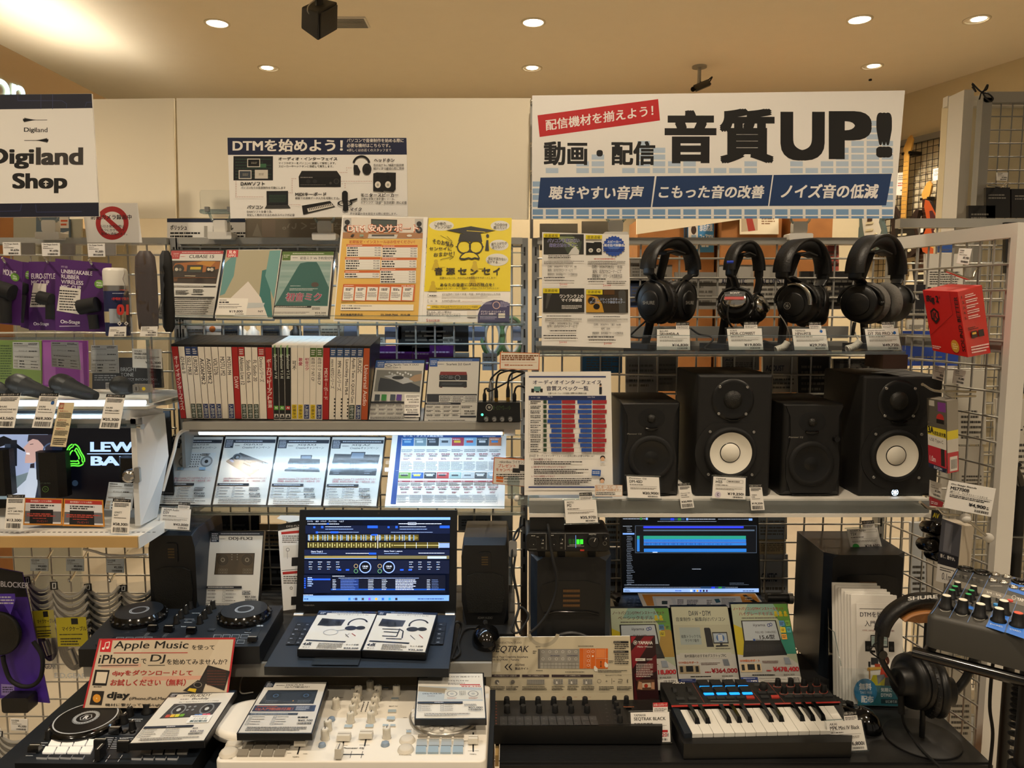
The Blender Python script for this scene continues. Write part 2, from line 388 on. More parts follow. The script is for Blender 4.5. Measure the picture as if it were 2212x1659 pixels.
# ---------------------------------------------------------------- gondola racks
YG=1.93;G=stand((0,YG,0))
def gx(px,py=700):return G.px(px,py)[0]
def gz(py,px=1106):return G.px(px,py)[1]
ZT=gz(514)
def wires(x0,x1,xs,z0,z1,zs,k='wire',r=.0026,fr=G):
 m=M()
 for x in xs:
  if x0<=x<=x1:m.tube([fr.w(x,z0),fr.w(x,z1)],r,k,6)
 for z in zs:
  if z0<=z<=z1:m.tube([fr.w(x0,z,r*1.6),fr.w(x1,z,r*1.6)],r,k,6)
 return m
def upright(px,z0=.05,z1=None,w=.018):
 x=gx(px,600);m=M();z1=z1 or ZT;m.box(G,x-w/2,z0,-.03,x+w/2,z1,.002,'rackgray')
 z=z1-.045
 while z>.75:m.box(G,x-.0022,z,.002,x+.0022,z+.022,.0028,'wiredark');z-=.042
 return m
def rack(lab,xa,xb,xs0,zs0,posts,pitch=.05):
 x0,x1=gx(xa),gx(xb);t=thing('display_rack',lab,'rack',((x0+x1)/2,YG,0))
 z0=.1;xs=[xs0+pitch*i for i in range(-30,30)];zs=[zs0+pitch*i for i in range(-40,20)]
 wires(x0,x1,xs,z0,ZT,zs).obj('wire_mesh',t)
 m=M();m.box(G,x0,ZT-.0165,-.03,x1,ZT,.012,'steel');m.obj('top_bar',t)
 for p in posts:upright(p).obj('upright',t)
 m=M();m.box(G,x0,0,-.1,x1,.1,.04,'rackgray');m.obj('base',t)
 return t
rack('grey wire rack at the left with purple packs and the microphone case',-160,372,gx(76),gz(551),(379,))
rc=rack('grey wire rack behind the row of software cases and the two lit posters',398,1128,gx(773,700),gz(743),(391,1133))
rack('pale wire rack behind the four headphones and studio speakers',1160,1922,gx(1383,600),gz(558.6),(1157,1931))
m=M();x=gx(1149,340);m.box(G,x-.004,ZT,-.02,x+.004,gz(212),-.008,'rackgray')
for y in(219,312,372,413,443):z=gz(y);m.sph(G.w(x-.001,z,-.006),.004,.004,.007,'chrome',8,6)  # chrome beads added as glints, for light coming through the post holes
tag(m.obj('sign_post'),'thin metal post between the blank cream board and the striped banner','post')
SPo=V((.99,1.92,0));SP=Fr(SPo,(.0713,-.335,0),(0,0,1));LP=.3425
t=thing('side_panel','white framed wire side panel at the right with the red box hanging on it','rack',SPo)
zt=ZT+.0
m=M();m.box(SP,0,zt-.03,-.015,LP,zt,.008,'white');m.obj('top_rail',t)
m=M();m.box(SP,LP-.004,.05,-.035,LP+.012,zt,.008,'white');m.obj('end_post',t)
wires(0,LP,[.025+.038*i for i in range(9)],.1,zt-.02,[zt-.03-.055*(i+1)for i in range(26)],'wire',.0026,SP).obj('wire_mesh',t)
m=M();m.box(SP,0,1.40,-.012,LP,1.43,-.004,'steel');m.obj('cross_rail',t)
TY=2.6;TF_=stand((0,TY,0));x0=TF_.px(2108,400)[0];z1=TF_.px(2108,200)[1]
t=thing('tall_rack','tall wire rack at the right edge with a black bow tied on its corner','rack',(x0+.4,TY,0))
m=M();m.rbox(TF_,x0,z1-.035,-.02,x0+1.2,z1,.012,.01,'steel');m.box(TF_,x0-.002,.05,-.02,x0+.03,z1-.02,.012,'steel');m.obj('frame',t)
wires(x0+.03,x0+1.2,[x0+.03+.039*i for i in range(32)],.1,z1-.03,[z1-.035-.0445*i for i in range(50)],'rackgray',.0022,TF_).obj('wire_mesh',t)
m=M();m.box(TF_,x0-.042,.05,-.12,x0-.008,z1+.018,-.03,'white');m.obj('corner_post',t)
m=M();m.box(TF_,x0-.04,z1-.01,-.16,x0+1.2,z1+.025,-.13,'white');m.box(TF_,x0-.02,.05,-.2,x0+1.2,z1,-.16,'wallpaint');m.obj('back_board',t)
q=lambda x,y:TF_.at(x/4.88+1930,y/4.88+180,.02)
m=M();m.tube(catmull([q(830,35),q(870,90),q(830,0),q(930,90),q(990,15),q(985,60),q(935,95),q(1000,110),q(1050,160),q(1020,190),q(970,150),q(930,95),q(905,170)]),.0028,'blk',6)
tag(m.obj('black_bow'),'thin black cord tied in a bow on the tall rack corner','cord')
# ---------------------------------------------------------------- big boards
def board(Y,quad,**k):return S(stand((0,Y,0)),quad,k.pop('k','board'),k.pop('th',.005),**k)
s=board(1.975,[(381,212),(1147,212),(1142,474),(387,470)]);s.done('back_board','large blank cream board behind the blue headed information board','board')
s=board(2.0,[(150,215),(376,212),(380,471),(150,473)]);s.done('back_board','blank cream board beside the shop sign, left of the larger blank board','board')
s=board(1.88,[(1237,617),(1237+2408,584),(3573,1408),(1233,1415)],tf=(736,0,2.99),k='card')
s.tf=None
top={0:393,1:364,2:378,3:355,4:334,5:378,6:365,7:303,8:330,9:350,10:355,11:372,12:360,13:370,14:346,15:374,16:378,17:359,18:373,19:345,20:330,21:312,22:267,23:312}
s.up();s.hold=True
for c_ in range(24):
 x=1179+33.0*(c_-1);x1=min(x+27,1929);x=max(x,1150.5)
 y=374.
 if x1-x<4:continue
 while y>top.get(c_,380):s.r(x,y-11,min(x1,1951-(y-195)*.09),y,'#b9cbdd');y-=14.6
 for y in(392,407,421,436):
  if c_ in(0,23):s.r(x,y,min(x1,1932),y+11,'#9db8d4')
 s.r(x,452,x1,464,'#7fa3c8');s.r(x,467,x1,472,'#6d95bf')
s.hold=False;s.tf=(736,0,2.99);RED='#c01f22';NV='#1d3a66'
s.p([(1285,885),(2062,778),(2050,640),(1271,745)],RED)
s.m.text(s.fr,s.up(),s.mp(1325,845),s.mp(2020,747),s.mp(1322,775),'配信機材を揃えよう！','#efe9e2',.02)
s.t('動画・配信',1312,912,2030,1068,'#141414',.035)
s.p([(1272,1343),(2003,1338),(2028,1138),(1290,1147)],NV);s.p([(2012,1337),(2760,1330),(2788,1130),(2040,1138)],NV);s.p([(2768,1330),(3522,1327),(3560,1122),(2796,1130)],NV)
s.t('聴きやすい音声',1340,1200,1945,1288,'#f0ece6',.03,14);s.t('こもった音の改善',2050,1196,2728,1282,'#f0ece6',.03,14);s.t('ノイズ音の低減',2840,1188,3465,1282,'#f0ece6',.03,14)
s.t('音',2092,712,2425,1055,'#131211',.045);s.t('質',2447,702,2800,1055,'#131211',.045)
s.t('U',2840,722,3125,1037,'#131211',.05);s.t('P',3152,718,3428,1028,'#131211',.05);s.t('!',3458,727,3562,1018,'#131211',.05)
s.done('banner_board','wide white banner with huge black lettering, red strip and blue bands','sign')
s=board(1.86,[(60,90),(2097,93),(2110,985),(92,1010)],tf=(480,280,5.267),k='card')
K='#17161a';NV='#1b2340'
s.p([(64,288),(2100,284),(2096,94),(60,92)],NV)
s.t('DTMを始めよう！',118,108,1372,250,'#efe8dc',.03)
s.t('パソコンで音楽制作を始める際に',1418,102,2065,145,'#e9e2d6',.015);s.t('必要な機材はこちらです。',1418,158,1912,202,'#e9e2d6',.015);s.t('※詳しくはお近くのスタッフまで',1418,216,1925,250,'#e9e2d6',.01)
s.r(128,302,578,578,'#15171b');s.g(150,320,560,560,7,'#2c4638',.3);s.r(432,388,500,432,'#3f6a4a')
for a,b_,c_,d,k in((285,330,432,428,'#0b0b0c'),(188,462,334,562,'#3f454e'),(372,458,520,558,'#cfc8ba')):s.r(a,b_,c_,d,'#cfc8bb');s.r(a+10,b_+10,c_-10,d-10,k);s.g(a+45,b_+35,c_-35,d-35,2,'#8d8878')
s.t('オーディオ・インターフェイス',640,312,1310,352,K,.03);s.t('マイクやギターをパソコンに接続して録音します。',642,368,1292,396,K,.01);s.t('スピーカーやヘッドホンと接続して再生します。',642,404,1265,432,K,.01)
s.p([(875,655),(1350,655),(1350,535),(1305,470),(905,470),(870,535)],'#1d1b1a');s.r(878,540,1346,648,'#121212')
s.d(1300,588,32,'#3a3836');s.d(1300,588,22,'#191919');s.d(980,590,24,'#2a2928');s.d(1055,590,24,'#2a2928');s.d(1234,610,15,'#45423f');s.g(890,535,1080,555,1,'#8a8580');s.g(890,622,1210,636,1,'#6b6660')
s.t('DAWソフト',212,594,484,636,K,.03);s.t('パソコン内での音楽制作を可能にします',212,648,722,676,K,.01)
s.p([(508,860),(752,856),(750,698),(506,700)],'#161718');s.r(520,712,740,840,'#1e2224');s.g(535,740,730,830,5,'#3c5a42',.3);s.p([(485,898),(782,896),(752,858),(508,860)],'#3a3937')
s.t('パソコン',285,860,466,902,K,.03);s.t('DAWソフトを使う為、',284,920,572,948,K,.01);s.t('安定して動作させるためのスペックが必要',284,957,825,986,K,.01)
s.t('MIDIキーボード',832,714,1186,756,K,.03);s.t('鍵盤での演奏データ入力を可能にする。',832,766,1335,794,K,.01)
s.p([(924,968),(1285,880),(1228,812),(908,866)],'#1a1918');s.p([(980,940),(1270,872),(1252,838),(968,898)],'#d8d2c6')
for i in range(14):x=988+i*20;s.p([(x+7,922-i*4.6),(x+15,920-i*4.6),(x+8,894-i*4.2),(x,896-i*4.2)],'#171615')
s.ring(1586,395,78,102,K,1,24,10,170);s.p([(1500,510),(1560,518),(1575,480),(1540,405),(1500,400),(1495,440)],'#1c1b1b');s.d(1648,452,52,'#1d1c1c',66);s.d(1648,462,26,'#0d0d0d',34)
s.t('ヘッドホン',1728,330,1962,370,K,.03);s.t('音が出せない環境や録音時',1722,390,2068,418,K,.01);s.t('細かい音の確認の際に使用',1722,428,2068,456,K,.01)
for a in(1720,1836):s.p([(a,700),(a+112,710),(a+140,680),(a+142,492),(a+40,488),(a,500)],'#171616');s.d(a+52,628,33,'#e6e0d4',38);s.d(a+52,630,14,'#a9a498',16);s.d(a+52,540,20,'#0a0a0a')
s.t('モニタースピーカー',1578,726,2006,766,K,.03);s.t('正確な音質で音を聴くツール。',1580,777,1968,805,K,.01);s.t('ミキシング（音量・音質調整）時に必要',1582,816,2100,845,K,.01)
s.p([(1366,800),(1366,720),(1385,698),(1412,698),(1432,720),(1432,830),(1440,920),(1400,935),(1375,920),(1380,850)],'#161515');s.ring(1400,840,66,86,'#1b1a1a',.4);s.p([(1450,830),(1540,800),(1540,780),(1455,800)],'#1b1a1a')
s.t('マイク',1456,888,1590,926,K,.03);s.t('声や楽器の音を録音する際に使用します。',1456,945,1992,972,K,.01)
s.up();s.hold=True
for P in([(162,590),(162,768),(485,768)],[(762,720),(800,720),(800,560),(860,560)],[(1345,490),(1420,490),(1420,438),(1490,438)],[(1360,590),(1718,590)],[(1368,620),(1400,620),(1400,685)],[(775,858),(905,858)]):
 for(xa,ya),(xb,yb)in zip(P,P[1:]):
  n=max(int(max(abs(xb-xa),abs(yb-ya))/18),1)
  for i in range(n):s.r(xa+(xb-xa)*i/n-3.5,ya+(yb-ya)*i/n-3.5,xa+(xb-xa)*i/n+3.5,ya+(yb-ya)*i/n+3.5,'#9a4a35')
s.done('information_board','cream board with navy heading and pictures of recording gear joined by dots','sign')
s=board(1.80,[(-135,612),(592,605),(640,1398),(-130,1405)],tf=(0,0,2.99),k='card')
s.p([(-135,708),(597,698),(592,606),(-135,612)],'#15182c');s.p([(-130,1404),(639,1397),(637,1308),(-130,1316)],'#15182c')
for P in([(115,612),(115,650),(400,650),(430,670),(430,700)],[(265,610),(265,705)],[(340,608),(340,705)],[(0,1365),(130,1362),(140,1320)],[(230,1320),(235,1370),(530,1366)],[(550,690),(560,660),(592,660)]):s.l(P,3,'#39406a')
for sg,x0,yy in((1,150,775),(-1,312,907)):
 P=[(x0+sg*i*2.4,yy+(17 if i%2 else-17)*max(0.05,1-i/38)**1.4*(.5 if i<3 else 1))for i in range(46)]+[(x0+sg*155,yy)]
 s.l(P,3.2,'#17171a')
s.t('Digi',155,824,230,860,'#141414',.02);s.t('land',233,824,307,854,'#3a3836',.01)
s.t('Digi',-82,958,220,1090,'#141413',.035);s.t('land',232,952,537,1066,'#383431',.04)
s.t('Shop',80,1118,434,1248,'#141413',.04);s.r(258,1180,330,1192,'#141413');s.r(292,1166,300,1206,'#e9e4da')
s.done('shop_sign','white shop sign with navy bands hanging at the left edge','sign')
s=board(1.87,[(978,-10),(1640,-8),(1697,465),(1040,465)],tf=(0,440,5.53),k='card',th=.001)
s.ring(1340,232,168,196,'#b02a2c',1.02,40);s.ring(1340,232,138,190,'#b02a2c',1.0,40);s.p([(1430,352),(1470,312),(1245,118),(1210,150)],'#b02a2c')
s.t('防犯カメラ録画中',1086,130,1572,190,'#15141a',.02);s.t('万引き発見の際は、',1192,254,1500,288,'#2a2224',.01);s.t('多少にかかわらず',1205,296,1490,332,'#2a2224',.01);s.t('警察へ通報します。',1208,342,1520,378,'#2a2224',.01)
s.done('warning_sign','paper notice with a red prohibition circle on the left rack rail','sign')
def clip_stand(px,py,lab,Y=1.90,w=85,grey=False):
 f=stand((0,Y,0));q=lambda x,y,c=0:f.at(px+x,py+y,c);u=Y/1600;b=f.px(px,py)
 t=thing('clip_stand',lab,'sign holder',q(0,0),'clear clip stands on the top rails')
 fr=f.sub(b[0],b[1])
 m=M();m.rbox(fr,-.03,-.006,-.03,.03,.012,.012,.004,'white');m.rbox(fr,-.018,.012,-.016,.018,.042,.004,.006,'white');m.obj('base',t)
 m=M();h=55*u
 for sg in(-1,1):m.tube([fr.w(sg*.006,.03,0),fr.w(sg*.022,h*.66,0),fr.w(sg*.03,h,0)],.0035,'acryledge',8)
 m.tube([fr.w(-.02,h*.6,0),fr.w(.02,h*.6,0)],.003,'acryledge',8);m.obj('arm',t)
 m=M();m.rbox(fr,-w*u/2,h-.004,.003,w*u/2,h+.05,.0055,.007,'acrylic');m.rbox(fr,-w*u/2,h-.008,-.004,w*u/2,h+.002,.012,.004,'acryledge');m.obj('clip_plate',t)
 for sg in(-1,1):m=M();m.box(fr,sg*.028-.005,h-.004,.006,sg*.028+.005,h+.008,.016,'silver');m.obj('spring',t)
clip_stand(108,512,'clear clip stand under the shop sign',w=78);clip_stand(478,512,'clear clip stand at the lower left of the information board',w=80)
clip_stand(702,514,'clear clip stand at the lower right of the information board',w=78);clip_stand(1330,512,'clear clip stand behind the four part seminar poster',w=78,Y=1.91)
clip_stand(1727,515,'clear clip stand under the banner between the headphones',w=82,Y=1.91)
# ================================================================ centre rack, upper half
K='#1b1a1c';GR='#6a655f';RED='#b5262a';NAVY='#1e2a4a'
def grow(q,d):
 c=sum(q,V((0,0)))/4;return[p+(p-c).normalized()*d*1.41 for p in q]
def case(lab,fr,quad,paint,tf,th=.013,mg=.0028,group='plastic display cases',k='paper',cut=None,fk='film',name='software_case'):
 """black plastic case with a printed sheet under clear film"""
 s=S(fr,quad,k,tf=tf,back=False);q=grow(s.q,mg)
 z=min((fr.w(p.x,p.y)for p in q),key=lambda p:p.z);c=sum((fr.w(p.x,p.y)for p in q),V((0,0,0)))/4
 t=thing(name,lab,'case',(c.x,c.y,z.z),group)
 m=M();m.prism(fr,[tuple(p)for p in q],-th,0,'blkcase');m.obj('case_body',t,.0015)
 s.m.prism(fr,[tuple(p)for p in s.q],.00004,.0001,k);s.c=.0001;paint(s);o=s.done('cover_sheet',root=t)
 m=M();m.poly(fr,[tuple(p)for p in grow(s.q,.0015)][::-1],.0009,fk);m.obj('clear_film',t)
 return t
def tray(lab,fr,px0,px1,tf,ylip0,ylip1,depth,back,lipk='acrylic',sides=True):
 """clear acrylic tray: floor, front lip, leaning back sheet"""
 s=S(fr,[(px0,ylip0),(px1,ylip0),(px1,ylip1),(px0,ylip1)],back=False,tf=tf);a0,a1=s.q[3].x,s.q[2].x
 B=fr.w(a0,s.q[3].y);v=Fr((0,B.y,B.z),(1,0,0),(0,0,1))
 lip=(fr.w(*s.q[0])-B).z
 t=thing('acrylic_tray',lab,'shelf',((B.x+fr.w(a1,0).x)/2,B.y,B.z),'clear acrylic trays')
 x0,x1=B.x,fr.w(a1,s.q[2].y).x
 m=M();m.box(v,x0,0,.013,x1,lip,.016,'acrylic');m.box(v,x0,lip,.0125,x1,lip+.002,.0165,'acryledge');m.box(v,x0,-.0035,.012,x1,.001,.0175,'acryledge');m.obj('front_lip',t)
 m=M();m.box(v,x0,-.003,-depth,x1,0,.013,'acrylic');m.obj('tray_floor',t)
 if back:
  bb=(fr.px(px0/tf[2]+tf[0],back/tf[2]+tf[1])if tf else fr.px(px0,back))[1]
  m=M();m.box(fr,a0,s.q[3].y,-.022,a1,bb,-.019,'acrylic');m.box(fr,a0,bb,-.0225,a1,bb+.002,-.0185,'acryledge');m.obj('back_sheet',t)
 return t
AY=1.735;T1=(330,460,5.144);T2=(700,450,4.608)
A=stand(onY(700,694,AY),17)
tray('long clear acrylic tray holding three software covers and two posters',A,332,1134,None,683,699,.16,540)
def pt(s):
 s.r(205,420,785,455,'#b8383a');s.p([(195,512),(295,512),(312,420),(214,420)],'#b8383a');s.t('DAW',232,445,290,462,'#ecd9d0');s.t('ソフト',222,470,286,490,'#ecd9d0');s.g(325,430,770,446,1,'#e9cfc6')
 s.t('CUBASE 15',402,466,678,502,K,.015,8);s.g(308,478,376,490,1,RED)
 s.p([(160,778),(705,788),(755,532),(205,530)],'#2a1a0e')
 s.p([(205,640),(250,560),(560,535),(750,540),(735,620),(560,660)],'#a8601c');s.p([(480,560),(560,535),(700,540),(640,600)],'#c98a2e');s.p([(170,720),(280,715),(270,760),(165,770)],'#6e4218')
 s.d(290,620,60,'#171310',50);s.d(265,628,18,'#cfc3ae');s.d(305,630,16,'#8d8474');s.p([(375,665),(550,665),(560,580),(385,580)],'#17181a');s.p([(415,630),(535,630),(540,600),(420,600)],'#d6b632');s.r(395,636,535,660,'#3a4038')
 s.p([(590,655),(690,655),(695,600),(600,600)],'#15120f');s.d(622,628,16,'#cfc3ae');s.d(658,630,20,'#bdb19c');s.r(200,718,700,724,'#7a4a1c');s.p([(355,705),(475,708),(478,698),(358,696)],'#b9a88c')
 s.p([(145,822),(700,826),(704,812),(148,808)],K);s.g(160,810,680,824,1,'#cfc8bd');s.r(162,838,228,856,'#6f757a');s.r(165,866,215,884,K);s.g(130,890,235,912,2,K);s.g(255,858,400,910,4,K);s.g(450,845,570,890,3,K);s.p([(430,908),(545,908),(545,900),(570,906),(545,914),(545,902),(430,902)],K)
 s.p([(118,944),(688,948),(690,934),(120,930)],K)
 for i in range(8):s.g(115-i*5,952+i*23,670-i*8,966+i*23,1,'#4a4743',short=.05);s.p([(90,972+i*23),(675,974+i*23),(675,972.5+i*23),(90,970+i*23)],'#9a948a')
case('software case with a red header and orange studio photograph, on the top tray',A,[(208,420),(788,420),(668,1168),(62,1150)],pt,T1)
s=S(A,[(822,410),(1432,405),(1330,1180),(690,1170)],'paper',.016,tf=T1,side='card')
s.p([(700,1165),(1325,1172),(1425,410),(818,414)],'#a9a186')
s.p([(1215,640),(1290,620),(1330,1160),(1160,1150)],'#2f6f6b');s.p([(800,560),(940,430),(900,700),(800,900),(745,920)],'#5d8f8c');s.p([(1300,420),(1424,415),(1345,960),(1250,700)],'#6a9a96');s.p([(860,950),(1060,760),(1200,940),(1280,1165),(900,1150)],'#d8d0c6')
s.p([(822,495),(945,490),(952,412),(826,412)],'#b8282c');s.t('見本',842,418,930,456,'#f0dcd2',.02);s.t('SAMPLE',836,460,926,488,'#f0dcd2',.015)
s.p([(690,1132),(1035,1140),(1062,950),(738,944)],'#e9e4da');s.g(742,962,840,976,1,K);s.g(738,982,862,1004,1,K,.7);s.g(736,1010,1015,1022,1,K);s.g(735,1034,990,1060,2,GR);s.t('¥19,800',848,1080,1000,1112,K,.02);s.bc(915,1118,1012,1130)
s.p([(1045,1060),(1225,1050),(1245,1000),(1060,998)],'#b9bfbf');s.t('NT',1172,1084,1228,1104,K,.02)
o=s.done('software_box','sample box with a plain teal cover and red sample corner, between two cases','box')
def pt(s):
 s.r(1440,430,2010,470,'#5b7a33');s.p([(1438,528),(1530,528),(1535,432),(1448,432)],'#5b7a33');s.g(1455,460,1522,500,2,'#d7dcc4');s.g(1555,442,2000,460,1,'#dfe3cf')
 s.t('初音ミク V6 予約受付中',1638,486,2005,518,K,.012);s.g(1552,492,1615,504,1,GR)
 s.p([(1355,1030),(1945,1036),(1985,540),(1432,534)],'#9db9b3')
 for i in range(5):y=570+62*i;s.p([(1430-i*7,y+24),(1975-i*4,y+26),(1978-i*4,y),(1432-i*7,y)],'#adc5bf'if i%2 else'#8fb0aa')
 s.p([(1360,1028),(1612,600),(1640,560),(1720,545),(1820,545),(1850,590),(1958,830),(1940,1034)],'#2f6b66');s.g(1530,805,1670,818,1,'#c9d6d2');s.d(1803,798,42,'#5a4a44',28);s.g(1520,835,1865,865,2,'#cfdad6')
 s.t('初音ミク',1470,885,1870,978,'#d8cfd2',.05,14);s.t('初音ミク',1474,888,1866,975,'#b23158',.02,14);s.t('V6',1810,975,1860,995,'#241f20',.02);s.g(1500,980,1740,992,1,'#b9908f')
 s.p([(1352,1048),(1760,1054),(1764,1034),(1356,1028)],K);s.g(1365,1034,1745,1050,1,'#d8d3c9');s.p([(1345,1140),(1942,1145),(1948,1060),(1352,1054)],'#e6e0d5');s.g(1770,1048,1860,1076,2,K);s.g(1350,1098,1740,1122,2,GR);s.t('¥24,200',1802,1102,1925,1124,K,.02);s.bc(1802,1130,1925,1140)
case('software case with a green header and teal silhouette cover, on the top tray',A,[(1445,430),(2012,432),(1945,1150),(1340,1150)],pt,T1)
O='#c8622a'
s=S(A,[(182,68),(1032,88),(973,1132),(94,1126)],'card',.001,tf=T2)
s.c=.0006
s.p([(185,300),(982,300),(990,95),(200,90)],'#dcd3c6');s.p([(185,300),(982,300),(984,245),(188,240)],'#a97a52');s.p([(470,235),(722,240),(728,115),(468,107)],'#2a2c2d');s.p([(480,228),(712,232),(716,125),(478,118)],'#45504c');s.p([(435,298),(722,300),(735,262),(445,258)],'#c9c5bd');s.r(475,262,700,280,'#46423e')
for a,e in((190,0),(905,85)):s.p([(a,238),(a+80,240),(a+82,98+e/8),(a,96+e/8)],'#b7b4ae');s.d(a+42,140+e*.2,26,'#18181a');s.d(a+40,200+e*.2,34,'#18181a');s.d(a+40,200+e*.2,14,'#8a8782')
s.d(850,275,26,'#ddd6c8',12);s.p([(262,285),(290,285),(305,262),(280,260)],'#2c2a28');s.r(355,262,395,285,'#8d9a86')
s.t('DTM 安心サポート',232,158,946,244,O,.06);s.t('DTM 安心サポート',240,164,938,236,'#f3e9df',.02)
s.p([(105,1100),(935,1118),(982,308),(182,304)],'#dfb458')
s.t('初期設定・インストールはお任せください！',252,320,905,354,'#b4421e',.02)
def tbl(x0,y0,x1,rows,hd=24):
 n=len(rows);h=24.5;s.r(x0,y0,x1,y0+hd,O);s.g(x0+10,y0+5,x0+(x1-x0)*.45,y0+hd-6,1,'#f0d9c8');s.r(x0,y0+hd,x1,y0+hd+h*n+4,'#e4e2da')
 for i,r_ in enumerate(rows):y=y0+hd+h*i+4;s.g(x0+8,y+2,x0+(x1-x0)*.42,y+17,1,K,.8);s.t(r_,x1-70,y+2,x1-10,y+17,K,.012);s.r(x0,y+21,x1,y+22.5,'#c9c2b4')
tbl(225,360,575,['¥5,500','¥3,300','¥3,300','¥5,500']);tbl(578,368,932,['¥4,400','¥2,200','¥2,200','¥1,100'])
tbl(212,490,562,['¥4,400','¥2,200','¥2,200','¥3,300']);tbl(570,495,922,['¥3,300','¥2,200','¥1,100'])
tbl(205,622,555,['¥12,000','¥3,300']);tbl(560,600,916,['¥6,600','¥4,400','¥3,300','¥2,200','¥4,400'])
s.p([(175,925),(898,930),(910,762),(195,758)],O);s.g(205,766,330,778,1,'#f3dccb');s.t('30分 ¥5,500',772,768,898,784,'#f3e3d6',.015)
for i in range(6):x=200+i*118;s.p([(x-14,918),(x+92,922),(x+104,790),(x,786)],'#e9e6de');s.g(x+18,800,x+84,824,2,K,.7);s.g(x,838,x+88,905-8*(i%3),7-i%3,GR)
s.g(172,934,370,942,1,K);s.p([(165,1020),(890,1022),(894,962),(172,958)],'#ece5d4');s.t('サポート対象',180,966,284,982,K,.015);s.g(295,970,495,980,1,K);s.g(178,992,412,1006,1,K,.7)
s.t('島村楽器西新井店',165,1050,388,1076,K,.02);s.t('03-3848-7666',566,1054,738,1074,K,.02);s.t('担当:藤',762,1054,860,1074,K,.015)
s.done('price_poster','orange poster with price tables under a photograph of a laptop and speakers','poster')
Y_='#e8d21c'
s=S(A.sub(0,0,.003),[(1042,94),(1868,94),(1846,1134),(974,1134)],'card',.001,tf=T2);s.c=.0006
s.p([(997,828),(1852,828),(1868,96),(1042,96)],Y_)
for x,y,w,h in((1170,172,122,52),(1752,175,94,50),(1742,368,94,54),(1722,514,112,62)):s.d(x,y,w,'#dedbd0',h)
for x,y,k in((1115,545,0),(1500,560,0),(1085,760,0),(1480,700,1)):s.d(x,y-15,20,'#c9ae1d');s.p([(x-45,y+70),(x+40,y+70),(x+20,y),(x-20,y)],'#c9ae1d');s.r(x+40,y+40,x+90,y+46,'#c9ae1d')
s.t('この後の',1098,142,1212,172,'#2a2622',.012,0,-4);s.t('アレンジは？',1102,172,1268,206,'#2a2622',.012,0,-5);s.t('今の自分を',1695,148,1825,178,'#2a2622',.012,0,6);s.t('超えたい！',1688,178,1815,208,'#2a2622',.012,0,6)
s.t('盛り上がりが',1664,345,1822,375,'#2a2622',.012,0,-10);s.t('足りない？',1672,380,1795,408,'#2a2622',.012,0,-8);s.t('音圧が足りない',1632,486,1815,516,'#2a2622',.012,0,10);s.t('気がする…',1622,520,1755,548,'#2a2622',.012,0,6)
s.p([(1335,332),(1575,334),(1560,258),(1355,258)],'#191816');s.p([(1215,222),(1462,270),(1705,224),(1462,182)],'#191816');s.l([(1420,226),(1590,238),(1628,250),(1628,275)],6,'#d5bf2a');s.d(1628,278,15,'#191816',18);s.p([(1602,424),(1642,424),(1636,320),(1616,320)],'#191816')
s.ring(1393,386,58,70,'#191816');s.ring(1513,386,58,70,'#191816');s.r(1442,372,1464,380,'#191816');s.l([(1312,384),(1326,384)],8,'#191816');s.l([(1580,384),(1592,384)],8,'#191816')
s.p([(1345,500),(1360,470),(1400,440),(1448,432),(1500,440),(1535,470),(1552,502),(1540,518),(1500,505),(1470,518),(1440,505),(1400,518),(1362,516)],'#191816');s.p([(1360,496),(1375,474),(1408,450),(1448,444),(1490,450),(1524,474),(1538,498),(1500,490),(1470,500),(1440,490),(1400,500)],Y_)
s.t('そのお悩み',1082,302,1290,352,'#201c18',.02,0,40);s.t('センセイに',1048,388,1272,422,'#201c18',.02);s.t('おまかせ！',1092,446,1300,486,'#201c18',.02,0,-14)
for P in([(1160,272),(1280,342)],[(1225,282),(1275,330)],[(1155,516),(1292,480)],[(1250,516),(1290,490)]):s.l(P,3.5,'#201c18')
s.t('音',1100,592,1182,668,'#1b1712',.03);s.t('源',1214,596,1305,664,'#1b1712',.03);s.t('セ',1332,596,1420,662,'#1b1712',.03);s.t('ン',1455,606,1528,662,'#1b1712',.03);s.t('セ',1568,594,1655,662,'#1b1712',.03);s.t('イ',1682,594,1750,668,'#1b1712',.03)
s.t('音源センセイは、みなさんの音楽制作をサポートします！',1152,684,1712,706,'#3a3224',.008);s.t('あなたの音源にプロの視点を！',1156,746,1692,782,'#1b1712',.02);s.t('オリジナルもコピー・カバー楽曲も、全作品にアドバイスがもらえる！',1112,790,1742,808,'#1b1712',.012)
s.l([(1042,856),(1034,856),(1034,884),(1042,884)],3,GR);s.g(1048,864,1148,880,1,K);s.t('6分以内のご自身で演奏・歌唱・制作(録音/MIX)した作品',1176,848,1755,868,'#4a453c',.008);s.g(1172,878,1725,886,1,'#9a9488');s.r(1034,888,1755,890,'#b9b2a5')
s.l([(1042,912),(1034,912),(1034,940),(1042,940)],3,GR);s.t('料　金',1062,918,1130,934,K);s.t('2,200円(税込)/1曲',1176,914,1355,936,'#4a453c',.008);s.g(1370,926,1595,934,1,'#b58a80');s.r(1034,944,1590,946,'#b9b2a5')
s.p([(1022,1008),(1530,1008),(1570,966),(1026,966)],'#dcbf22');s.p([(1028,998),(1060,998),(1060,978),(1028,978)],'#f0ece0');s.t('全作品にプロによるアドバイスコメントシートを返却',1075,974,1530,994,K,.015);s.g(1205,998,1525,1006,1,'#6a5a14')
s.t('申し込み、詳しい要項は',1022,1026,1268,1048,K,.012);s.t('音源センセイ ホームページより',1022,1048,1355,1072,K,.012);s.r(1425,1026,1515,1086,'#e4ded2');s.g(1222,1078,1400,1086,1,GR);s.t('島村楽器',1040,1108,1152,1130,'#b2352e',.012);s.t('S',1020,1104,1034,1132,'#b2352e',.02)
